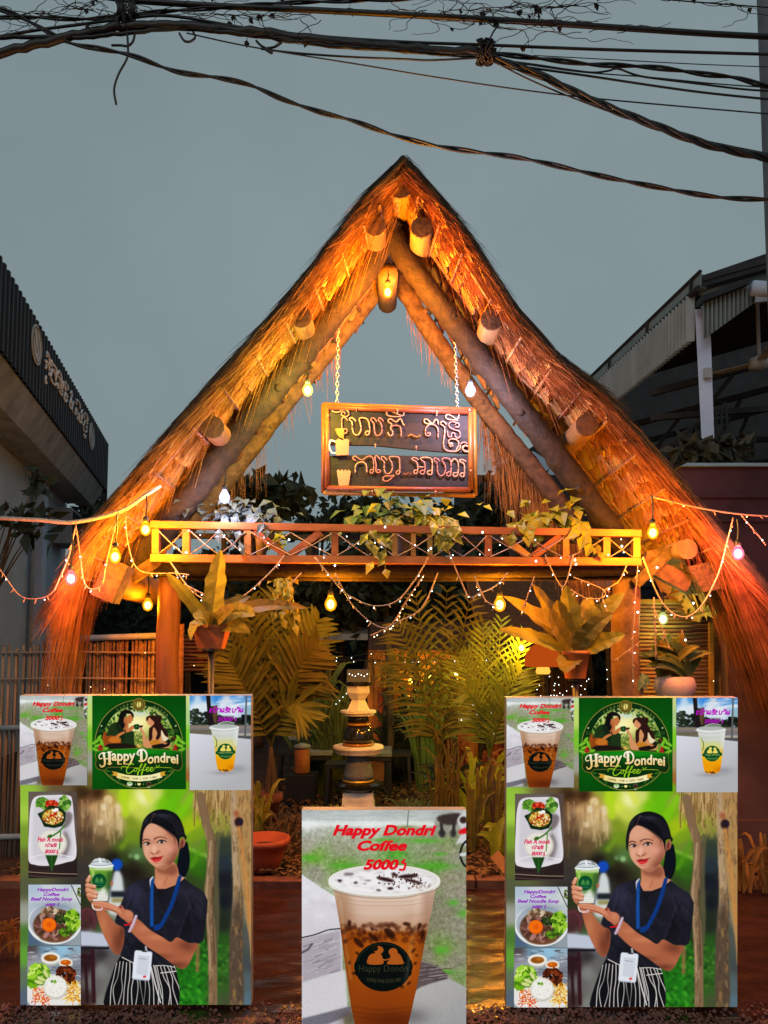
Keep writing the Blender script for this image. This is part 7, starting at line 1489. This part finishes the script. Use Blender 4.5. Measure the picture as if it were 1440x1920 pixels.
stack('bell', [(1362.5, 42), (1372, 52), (1385, 58), (1395, 56)], m_glaze, 24, True); stack('gold_ring', [(1395.5, 58), (1398, 60), (1400, 58)], m_gold, 24, True)
stack('dish', [(1401, 94), (1405, 96), (1411, 88), (1415, 84)], m_white_stone, 28); stack('collar', [(1415.5, 44), (1427, 42), (1429, 46)], m_granite, 20, True)
stack('jar', [(1429.5, 44), (1440, 50), (1455, 56), (1464, 58)], m_granite, 24, True); stack('gold_ring', [(1464.5, 58), (1467, 60), (1469, 58)], m_gold, 24)
stack('flange', [(1469.5, 80), (1473, 94), (1479, 92), (1486, 60)], m_glaze, 28)
rows = [(1486.5 + i * 6.5, 54 + i * 1.4 + (0 if i % 2 else 1.2)) for i in range(9)]; stack('ribbed_base', rows, m_white_stone, 4); stack('foot', [(1545, 76), (1580, 80)], m_conc, 4)
dots(cap_, [at(655 + k * 5.6, 1264 + (k % 3) * 2, YL - .06) for k in range(7)], m_tiny, .004, 'cap_light')

# ---------------------------------------------------------------- tables and stools
def table(label, xl, xr, py, Y, dep=.62, h=None):
    a, b = at(xl, py, Y), at(xr, py, Y); zz = a.z if h is None else h; t = thing('garden_table', label, 'table', ((a.x + b.x) / 2, Y + dep / 2, 0), 'black metal tables inside the garden')
    mb = MB(); mb.box(((a.x + b.x) / 2, Y + dep / 2, zz - .015), (b.x - a.x, dep, .03)); obj('table_top', mb, m_table, t)
    mb = MB(); x0, x1, y0, y1 = a.x + .03, b.x - .03, Y + .03, Y + dep - .03
    for p, q in (((x0, y0), (x1, y0)), ((x0, y1), (x1, y1)), ((x0, y0), (x0, y1)), ((x1, y0), (x1, y1))): mb.bar((*p, zz - .06), (*q, zz - .06), .05, .04, (0, 0, 1))
    obj('apron', mb, m_black, t)
    for x in (x0, x1):
        for y in (y0, y1): mb = MB(); mb.box((x, y, (zz - .09) / 2), (.05, .05, zz - .09)); obj('leg', mb, m_black, t)
    return t
table('black table at left with rear edge beneath palm frond', 536, 592, 1383, 9.4, .6)
table('nearer black table left of the stone lantern', 552, 622, 1411, 7.9, .6)
table('small black table behind the left tables', 584, 640, 1388, 9.0, .6)
table('black table right of the stone lantern', 662, 735, 1413, 7.75, .6)
def stool(label, px_, py_, Y, w_=.3):
    c = at(px_, py_, Y); t = thing('garden_stool', label, 'stool', (c.x, c.y, 0), 'dark stools around the garden tables'); mb = MB(); mb.box((c.x, c.y, .45), (w_, w_, .04)); obj('seat', mb, m_black, t)
    for sx in (-1, 1):
        for sy in (-1, 1): mb = MB(); mb.bar((c.x + sx * w_ * .4, c.y + sy * w_ * .4, .43), (c.x + sx * w_ * .47, c.y + sy * w_ * .47, .02), .03, .03); obj('leg', mb, m_black, t)
stool('dark stool right behind the nearer left table', 625, 1440, 8.3); stool('dark stool between lantern and left table', 640, 1450, 7.5); stool('dark stool beneath the right table edge', 745, 1440, 8.3); stool('dark stool at the back near left palm', 600, 1420, 9.6); stool('dark stool left of the nearer left table', 548, 1450, 8.4)
table('far black table at back left behind shrubs', 500, 560, 1372, 10.6, .6)
c = at(566, 1478, 7.7); CAN = thing('clay_canister', 'terracotta canister with grey lid under left table', 'canister', (c.x, c.y, .03)); mb = MB(); mb.lathe((c.x, c.y, .03 + .3), [(.075, 0), (.08, .02), (.08, .24), (.07, .25)], 16); obj('body', mb, m_terra, CAN, True); mb = MB(); mb.lathe((c.x, c.y, .33 + .252), [(.085, 0), (.085, .03), (.02, .05)], 16); obj('lid', mb, m_conc, CAN, True); mb = MB(); mb.box((c.x, c.y, .18), (.3, .3, .298)); obj('stand', mb, m_black, CAN)
c = at(494, 1648, 5.36); TP = thing('terracotta_pot', 'large orange terracotta bowl pot beside the left board', 'plant pot', (c.x, 5.36, .04)); h = at(500, 1570, 5.36).z - .04
mb = MB(); mb.lathe((c.x, 5.36, .04), [(.08, 0), (.1, .01), (.135, h * .45), (.165, h * .8), (.182, h * .82), (.188, h * .92), (.182, h), (.162, h), (.15, h * .75)], 26); obj('bowl', mb, m_terra, TP, True)
mb = MB(); mb.lathe((c.x, 5.36, .04 + h * .7), [(.05, -.02), (.155, 0), (.08, .02)], 18); obj('soil', mb, m_soil, TP, True)
c = at(480, 1570, 6.3); TP2 = thing('terracotta_pot', 'dark red clay pot half hidden behind left board', 'plant pot', (c.x, 6.3, .03)); mb = MB(); mb.lathe((c.x, 6.3, .03), [(.14, 0), (.2, .3), (.22, .31), (.22, .36), (.19, .36)], 20); obj('pot', mb, M('dark_clay', (.16, .05, .035), (.08, .026, .02), 8, rough=.8), TP2, True)
mb = MB(); mb.bar(at(928, 1602, 5.3), at(968, 1650, 5.2), .07, .06); mb.bar(at(930, 1606, 5.3) + Vector((.02, 0, -.05)), at(968, 1655, 5.2) + Vector((0, 0, -.05)), .06, .05); SL_ = thing('split_log', 'orange lit split log lying beside the right board', 'log', tuple(at(940, 1650, 5.25))); obj('log', mb, m_rail, SL_)

# ---------------------------------------------------------------- plank hut with thatched eave, and little roofs behind
YH = 10.4
HUT = thing('garden_hut', 'small plank walled hut with thatched eave at back of garden', 'hut', tuple(at(840, 1430, YH)))
mb = MB(); zt_, z0_ = at(700, 1238, YH).z, 0.0; x = at(694, 1300, YH).x; pw = .078
while x < at(1100, 1300, YH).x:
    mb = MB(); wj = pw * rnd.uniform(.85, 1); mb.box((x, YH + rnd.uniform(0, .015), (zt_ + z0_) / 2), (wj, .03, zt_ - z0_)); obj('plank', mb, m_plank, HUT); x += pw
for px_ in (738, 790, 826, 908, 1000):
    p = at(px_, 1300, YH - .25); mb = MB(); mb.tube([(p.x, p.y, 0), (p.x + .02, p.y, .8), (p.x - .01, p.y, zt_ + .1)], .06, 8, wob=.2); obj('post', mb, m_beam, HUT, True)
mb = MB(); a, b = at(690, 1236, YH - .5), at(1110, 1236, YH - .5); mb.hexa([a, b, b + Vector((0, 1.6, .4)), a + Vector((0, 1.6, .4)), a + Vector((0, 0, .12)), b + Vector((0, 0, .12)), b + Vector((0, 1.6, .55)), a + Vector((0, 1.6, .55))]); obj('thatch_roof', mb, m_straw2, HUT)
mb = MB(); rr = np.random.RandomState(40)
for _ in range(2600): p = a.lerp(b, rr.rand()); strand(mb, p + Vector((0, .25 * rr.rand(), .1 * rr.rand())), (rr.randn() * .15, -.2, -1), .15 + .3 * rr.rand(), .008, .05, rr)
obj('straw_fringe', mb, M('old_straw', (.13, .09, .05), (.05, .035, .02), 5, rough=.85, bump=0), HUT, kind='stuff')
for (x0, x1, y0, y1) in ((726, 744, 1268, 1305), (723, 745, 1318, 1346)): 
    mb = MB(); q_ = [at(x0, y0, YH - .08), at(x1, y0, YH - .08), at(x1, y1, YH - .08), at(x0, y1, YH - .08)]; mb.prism(q_, (0, .04, 0)); obj('wall_panel', mb, m_terra, HUT)
# curtains of small lights on the hut and shrubs
def speckles(label, pts, r, mat):
    P = [at(*p) for p in pts]; c = sum(P, Vector()) / len(P)
    o = thing('light_curtain', label, 'string lights', tuple(c), 'light curtains inside the garden'); dots(o, P, mat, r * pts[0][2] / 8 * .36)
rr = random.Random(5)
speckles('small white lights scattered over the plank hut wall', [(rr.uniform(765, 960), rr.choice((1290, 1310, 1318, 1334, 1342, 1346, 1352, 1360, 1372, 1382)) + rr.uniform(-5, 5), 10.2) for _ in range(60)], .012, m_tiny)
speckles('small warm lights scattered in shrubs left of lantern', [(rr.uniform(505, 640), rr.uniform(1280, 1400), 8.3) for _ in range(26)], .011, m_tinyw)
speckles('row of white lights leading to the lantern cap', [(630 + i * 6.5, 1320 - i * 6.5, 7.2) for i in range(6)], .011, m_tiny)
speckles('small lights glinting behind right fern pot', [(rr.uniform(985, 1170), rr.uniform(1255, 1305), 8.0) for _ in range(40)], .011, m_tiny)
speckles('small warm lights along left bamboo fence top', [(170, 1288, 5.6), (196, 1292, 5.6), (272, 1224, 5.6), (90, 1285, 5.6), (364, 1248, 5.7), (1338, 1277, 5.3), (300, 1270, 5.6)], .012, m_tinyw)
# glossy panels that catch the lights, right part of hut
GP = thing('glass_screen', 'dark glass screen beside the hut behind palm', 'screen', tuple(at(868, 1330, 10.2)))
mb = MB(); mb.prism([at(846, 1300, 10.25), at(884, 1300, 10.25), at(884, 1352, 10.25), at(846, 1352, 10.25)], (0, .02, 0)); obj('pane', mb, M('dark_glass', (.2, .25, .28), (.1, .13, .15), 4, rough=.1, bump=0), GP)
def lean(label, q_, ridge, mat, cat='roof'):
    t = thing('shelter_roof', label, cat, tuple(q_[0])); mb = MB(); mb.hexa([q_[0], q_[1], q_[1] + ridge, q_[0] + ridge, q_[0] + Vector((0, 0, .1)), q_[1] + Vector((0, 0, .1)), q_[1] + ridge + Vector((0, 0, .1)), q_[0] + ridge + Vector((0, 0, .1))]); obj('roof', mb, mat, t)
    for k in (.03, .5, .97): p = q_[0].lerp(q_[1], k) + ridge * .2; m2 = MB(); m2.tube([(p.x, p.y, 0), (p.x, p.y, p.z)], .05, 7); obj('post', m2, m_beam, t)
    return t
lean('brown thatched shelter roof behind right fern', [at(900, 1205, 8.3), at(1165, 1190, 8.3)], Vector((0, 1.3, .75)), m_straw2)
lean('grey corrugated shelter roof behind the right post', [at(1030, 1100, 11.5), at(1180, 1100, 11.5)], Vector((0, 1.5, .35)), m_sheet)
lean('grey sheet roof glimpsed above the tables', [at(590, 1200, 12), at(690, 1200, 12)], Vector((0, 1.5, .4)), m_sheet)

# ---------------------------------------------------------------- bamboo fence at left, blind at right
FE = thing('bamboo_fence', 'fence of upright bamboo canes left of the gateway', 'fence', (-2.1, 5.75, 0))
xa, xb = at(-40, 1300, 5.75).x, at(292, 1300, 5.75).x; n = 76
for i in range(n):
    x = xa + (xb - xa) * i / (n - 1); top = at(0, (1200 if i > 26 else 1216) + rnd.uniform(-9, 8), 5.75).z; mb = MB(); r_ = rnd.uniform(.009, .013); y = 5.75 + rnd.uniform(-.012, .012); lx = rnd.uniform(-.012, .012)
    mb.tube([(x, y, .01), (x + lx, y, top * .5), (x + lx * 2, y, top)], r_, 6, r_ * .85); obj('cane', mb, m_bamboo if i > 24 else m_cane, FE, True)
for py_ in (1226, 1275, 1366, 1570):
    mb = MB(); a, b = at(-40, py_, 5.71), at(292, py_ - 2, 5.71)
    mb.tube([a, (a + b) / 2 + Vector((0, 0, .012)), b], .008 if py_ in (1226, 1275) else .022, 6); obj('cross_rail', mb, m_string if py_ in (1226, 1275) else m_conc, FE, True)
mb = MB(); mb.tube([at(150, 1197, 5.72), at(300, 1192, 5.72)], .024, 8); obj('top_rail', mb, m_conc, FE, True)
for px_ in (304, 340):
    mb = MB(); b = at(px_, 1215, 5.62); t_ = at(px_, 1170, 5.62); mb.tube([(b.x, b.y, 0), t_], .022, 8); obj('gate_pole', mb, m_bamboo, FE, True)
BL = thing('bamboo_blind', 'hanging blind of horizontal bamboo slats at right of entrance', 'blind', tuple(at(1255, 1320, 5.75)))
n = 27
for i in range(n):
    y = 1130 + i * 7.3; mb = MB(); a, b = at(1184 + rnd.uniform(-1, 1), y, 5.75), at(1332 + rnd.uniform(-1.5, 1.5), y + 1, 5.75); mb.tube([a, a.lerp(b, .5) + Vector((0, rnd.uniform(-.006, .006), rnd.uniform(-.004, .004))), b], .0135, 7); obj('slat', mb, m_bamboo, BL, True)
for (xa_, xb_) in ((1182, 1186), (1332, 1334)): mb = MB(); mb.bar(at(xa_, 1124, 5.73), at(xb_, 1330, 5.73), .03, .03); obj('side_batten', mb, m_orangewood, BL)
mb = MB(); mb.bar(at(1176, 1127, 5.72), at(1330, 1127, 5.72), .025, .03); obj('head_rail', mb, m_orangewood, BL)
# woven screen wall behind the left post
SW = thing('woven_screen', 'reddish woven screen behind the left pot pole', 'screen', tuple(at(380, 1300, 6.6))); 
for i in range(9): 
    mb = MB(); a, b = at(346, 1200 + i * 7, 6.6), at(420, 1200 + i * 7, 6.6); mb.tube([a, b], .014, 6); obj('slat', mb, m_plank, SW, True)
mb = MB(); mb.bar(at(352, 1190, 6.62), at(352, 1400, 6.62), .04, .04); mb.bar(at(414, 1190, 6.62), at(414, 1400, 6.62), .04, .04); obj('frame', mb, m_beam, SW)
# ---------------------------------------------------------------- collage pictures made up as standing boards; their glow is added
PRM = {}
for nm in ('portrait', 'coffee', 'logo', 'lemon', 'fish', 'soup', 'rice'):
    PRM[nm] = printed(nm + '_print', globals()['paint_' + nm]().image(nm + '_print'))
m_case = M('board_casing', (.25, .25, .25), (.18, .18, .18), 8, rough=.5, bump=0)
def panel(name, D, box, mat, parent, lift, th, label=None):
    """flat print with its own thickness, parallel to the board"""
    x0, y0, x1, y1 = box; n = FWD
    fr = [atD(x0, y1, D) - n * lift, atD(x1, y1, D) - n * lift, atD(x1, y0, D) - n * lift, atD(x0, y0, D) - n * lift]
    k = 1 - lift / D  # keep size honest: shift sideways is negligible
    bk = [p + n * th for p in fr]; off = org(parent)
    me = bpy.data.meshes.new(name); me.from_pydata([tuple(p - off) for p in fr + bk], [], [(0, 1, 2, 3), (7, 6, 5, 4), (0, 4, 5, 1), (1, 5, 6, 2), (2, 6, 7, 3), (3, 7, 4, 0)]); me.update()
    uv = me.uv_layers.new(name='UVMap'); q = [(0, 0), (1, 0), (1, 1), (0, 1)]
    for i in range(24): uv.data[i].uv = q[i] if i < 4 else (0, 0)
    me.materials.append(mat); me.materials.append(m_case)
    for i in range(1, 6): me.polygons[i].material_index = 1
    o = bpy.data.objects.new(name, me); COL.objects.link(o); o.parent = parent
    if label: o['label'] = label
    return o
def depth_on_ground(py, z=.02):
    d = ray(720, py); return (z - CAM_Z) / d.z
def stand(parent, D, x0, x1, y0, y1):  # support legs, added along with the made-up boards
    for x in (x0 + (x1 - x0) * .12, x0 + (x1 - x0) * .88):
        a = atD(x, y0 + (y1 - y0) * .25, D) + FWD * .07; b = Vector((a.x, a.y + .42, 0)); mb = MB(); mb.bar(a, b, .03, .03, (1, 0, 0)); obj('added_stand_leg', mb, m_black, parent)
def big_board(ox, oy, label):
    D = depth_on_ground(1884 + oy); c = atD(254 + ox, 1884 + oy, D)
    t = thing('added_picture_board', label, 'picture board', tuple(c), 'large added glowing picture boards either side of the entrance')
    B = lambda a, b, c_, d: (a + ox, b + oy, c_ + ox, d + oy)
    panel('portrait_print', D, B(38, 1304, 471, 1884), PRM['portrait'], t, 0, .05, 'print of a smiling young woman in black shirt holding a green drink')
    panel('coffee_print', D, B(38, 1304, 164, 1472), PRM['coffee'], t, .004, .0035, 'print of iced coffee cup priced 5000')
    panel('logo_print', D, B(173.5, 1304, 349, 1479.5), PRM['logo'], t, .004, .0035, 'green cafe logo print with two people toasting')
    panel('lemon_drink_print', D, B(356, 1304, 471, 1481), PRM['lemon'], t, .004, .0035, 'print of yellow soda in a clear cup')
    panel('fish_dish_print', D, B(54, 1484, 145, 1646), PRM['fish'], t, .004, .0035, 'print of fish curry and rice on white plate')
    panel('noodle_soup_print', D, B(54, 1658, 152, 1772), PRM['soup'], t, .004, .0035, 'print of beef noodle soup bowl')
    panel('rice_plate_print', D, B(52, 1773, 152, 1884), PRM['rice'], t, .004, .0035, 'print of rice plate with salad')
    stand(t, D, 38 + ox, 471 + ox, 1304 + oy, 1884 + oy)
big_board(0, 0, 'added glowing board with woman portrait left of entrance before bamboo fence')
big_board(911.5, 4, 'added glowing board with woman portrait right of entrance before red pillar')
D = depth_on_ground(1930); t = thing('added_picture_board', 'added glowing board with one large iced coffee cup, between the other two', 'picture board', tuple(atD(720, 1930, D)))
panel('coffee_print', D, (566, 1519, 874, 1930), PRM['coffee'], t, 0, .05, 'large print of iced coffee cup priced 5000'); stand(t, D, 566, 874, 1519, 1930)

# ---------------------------------------------------------------- overhead cables
YC = 4.6
def cable(label, P, rpx, Y=YC, twist=0, group=None, wob=0):
    pts = pxcurve(P, Y, 7); r = rpx / F * Y
    mb = MB()
    if twist:
        dense = curve(pts[::2] + [pts[-1]] if len(pts) > 6 else pts, 6); acc = 0; off = []
        for i, p in enumerate(dense):
            if i: acc += (p - dense[i - 1]).length
            off.append(acc)
        for k in range(twist):
            q = [p + Vector((0, math.cos(o_ * 2 * math.pi / .62 + 6.283 * k / twist), math.sin(o_ * 2 * math.pi / .62 + 6.283 * k / twist))) * r * .62 for p, o_ in zip(dense, off)]; mb.tube(q, r * .6, 6)
    else:
        if wob: pts = [p + Vector((0, rnd.uniform(-1, 1), rnd.uniform(-1, 1))) * r * wob for p in pts]
        mb.tube(pts, r, 7)
    o = obj('overhead_cable', mb, m_cable, None, True); tag(o, label, 'cable', 'overhead cables crossing the street'); return centre(o)
cable('thickest sagging cable bundle from left edge to the coil', [(-40, 108), (60, 86), (150, 64), (230, 50), (330, 48), (450, 58), (600, 76), (760, 90), (905, 99)], 8.5, wob=.3)
cable('wire strapped along underside of the thickest bundle', [(-40, 70), (80, 69), (150, 70), (240, 62), (350, 54), (500, 70), (700, 86), (905, 95)], 4, wob=.3)
cable('thick straight cable across the very top', [(195, -6), (260, 2), (400, 11), (560, 18), (700, 25), (850, 33), (1000, 42), (1200, 55), (1340, 64), (1480, 71)], 5.6)
cable('wavy cable joining the top left corner to the thick straight one', [(-40, 34), (60, 32), (150, 36), (230, 30), (300, 22), (420, 14), (520, 6), (640, 2), (760, -2), (900, -10)], 3.6, twist=2)
cable('twisted black service cable sagging lowest across the sky', [(-40, 8), (20, 24), (65, 46), (130, 80), (190, 92), (250, 105), (330, 134), (410, 146), (470, 160), (530, 186), (600, 210), (660, 226), (740, 254), (820, 274), (900, 286), (980, 297), (1070, 317), (1150, 335), (1260, 356), (1340, 369), (1400, 373), (1480, 375)], 4.2, twist=2)
cable('cable rising from left edge below the wavy pair', [(-40, 76), (60, 58), (150, 46), (230, 36), (320, 30), (480, 56), (620, 70), (760, 79), (900, 84), (1100, 92), (1300, 98), (1480, 103)], 2.9)
cable('heavy bundle slanting down right from the coil', [(908, 103), (960, 122), (1010, 140), (1080, 174), (1150, 205), (1230, 236), (1310, 266), (1380, 284), (1480, 305)], 6.5, twist=3)
cable('thin companion wire beside heavy slanting bundle', [(920, 112), (990, 148), (1060, 178), (1150, 212), (1250, 246), (1340, 268), (1480, 296)], 1.6)
cable('loosely twisted cable pair right of the coil', [(905, 97), (960, 104), (1040, 113), (1110, 121), (1170, 123), (1240, 128), (1320, 139), (1380, 146), (1430, 160), (1490, 172)], 4.2, twist=2)
cable('kinked thin wire right of coil with small hump', [(905, 109), (1000, 121), (1060, 130), (1110, 136), (1140, 133), (1158, 129), (1190, 140), (1220, 146), (1300, 156), (1400, 168), (1480, 172)], 1.9)
cable('thin straight wire below the kinked one', [(905, 113), (1000, 128), (1100, 142), (1240, 163), (1340, 176), (1480, 190)], 2.2)
cable('second thin straight wire close beneath the kinked one', [(930, 112), (1080, 134), (1220, 145), (1340, 157), (1480, 167)], 1.2)
cable('hairline wire crossing the heavy slanting bundle', [(350, 62), (440, 82), (530, 98), (680, 122), (800, 142), (960, 166), (1100, 183), (1260, 198), (1480, 217)], 1.4)
cable('hairline wire just under the upper right cable', [(1000, 104), (1150, 112), (1300, 120), (1480, 127)], .9)
cable('slack wire beneath thick bundle at centre', [(490, 92), (560, 100), (660, 107), (760, 111), (810, 113), (905, 108)], 2)
cable('thin wire in the top right corner', [(1225, -3), (1320, 5), (1480, 17)], 1.3)
cable('lower strand of the central bundle', [(480, 66), (600, 84), (720, 93), (860, 103), (908, 106)], 4, wob=.4)
# coil of ties where the cables gather
mb = MB(); c = at(908, 98, YC)
for k in range(9):
    o_ = Vector((rnd.uniform(-.045, .045), 0, 0)); ra = rnd.uniform(.05, .075); mb.tube([c + o_ + Vector((.02 * math.sin(u * 2 + k), ra * math.cos(u * 6.283 / 14), ra * math.sin(u * 6.283 / 14))) for u in range(15)], .007, 5)
mb.tube([at(915, 80, YC), at(925, 60, YC), at(935, 46, YC)], .006, 5)
o = obj('cable_coil', mb, m_cable, None, True); tag(o, 'black coil of ties gathering the cables right of centre', 'cable coil'); centre(o)
mb = MB()
for k in range(16):
    x = 214 + rnd.uniform(0, 36); mb.tube([at(x + rnd.uniform(-6, 6), -8, YC), at(x + rnd.uniform(-5, 5), 14, YC - .05), at(x + rnd.uniform(-6, 6), 40, YC)], .006, 5)
    ra = .04; c = at(x, rnd.uniform(4, 46), YC); mb.tube([c + Vector((.01 * u % .03, ra * math.cos(u * .52), ra * math.sin(u * .52))) for u in range(13)], .005, 5)
o = obj('cable_knot', mb, m_cable, None, True); tag(o, 'tangled knot of ties and wires at top left', 'cable knot'); centre(o)
for lab, P in (('loose wire end dangling below the top left knot', [(238, 56), (240, 90), (238, 110), (222, 140), (214, 168), (218, 196)]), ('short hooked wire end beside the dangling one', [(254, 54), (250, 76), (240, 86), (226, 85), (209, 85)]), ('small looped wire under the bundle left of centre', [(336, 62), (345, 76), (356, 78), (366, 70), (362, 60)]), ('small bow of wire knotted under central bundle', [(480, 76), (490, 86), (505, 94), (510, 100), (498, 92), (515, 88), (528, 80)])):
    mb = MB(); mb.tube(pxcurve(P, YC, 6), .0075, 6); o = obj('loose_wire', mb, m_cable, None, True); tag(o, lab, 'wire'); centre(o)
# dry creepers on the upper cables
def creeper(label, P, n, nl, seed, jit=26):
    rr = random.Random(seed); mb = MB(); lv = []
    for k in range(n):
        i = rr.randrange(len(P) - 1); u = rr.random(); x = P[i][0] + (P[i + 1][0] - P[i][0]) * u; y = P[i][1] + (P[i + 1][1] - P[i][1]) * u; pts = [(x, y)]; a = rr.choice((0, 3.14)) + rr.uniform(-.7, .7)
        for s in range(rr.randint(6, 13)): a += rr.uniform(-.75, .75); x += 13 * math.cos(a); y += 8 * math.sin(a); y += (P[i][1] - y) * .06; pts.append((x, y))
        mb.tube(pxcurve(pts, YC + rr.uniform(-.06, .06), 3), .0032, 4, .0018)
        if k < nl:
            q_ = pts[rr.randrange(3, len(pts))]; p = at(q_[0], q_[1], YC)
            for _ in range(rr.randint(1, 3)): lf_ = MB(); lv.append(lf_); lf_.leaf(p + Vector((rr.uniform(-.01, .01), 0, 0)), (rr.uniform(-.6, .6), rr.uniform(-.3, .3), -1), (rr.uniform(-1, 1), -1, 0), rr.uniform(.03, .055), .035)
    t = thing('creeper', label, 'creeper', tuple(at(P[0][0], P[0][1], YC))); obj('vine', mb, m_twig, t); [obj('leaf', q, m_twig, t) for q in lv]
creeper('dry creeper tangled on cables in the top left corner', [(20, 30), (100, 20), (210, 15)], 26, 5, 1)
creeper('dry creeper hanging from thick cable left of centre', [(270, 20), (380, 25), (480, 30), (640, 40)], 30, 12, 2)
creeper('dry creeper with dead leaves hanging at top centre right', [(760, 20), (900, 18), (1010, 14), (1090, 10)], 42, 18, 3)
creeper('sparse dry creeper under the thick cable right of coil', [(860, 40), (960, 55), (1060, 60), (1160, 62)], 14, 7, 4)
creeper('few dry tendrils at the top right corner', [(1150, -4), (1290, 4), (1400, 6)], 8, 4, 5)
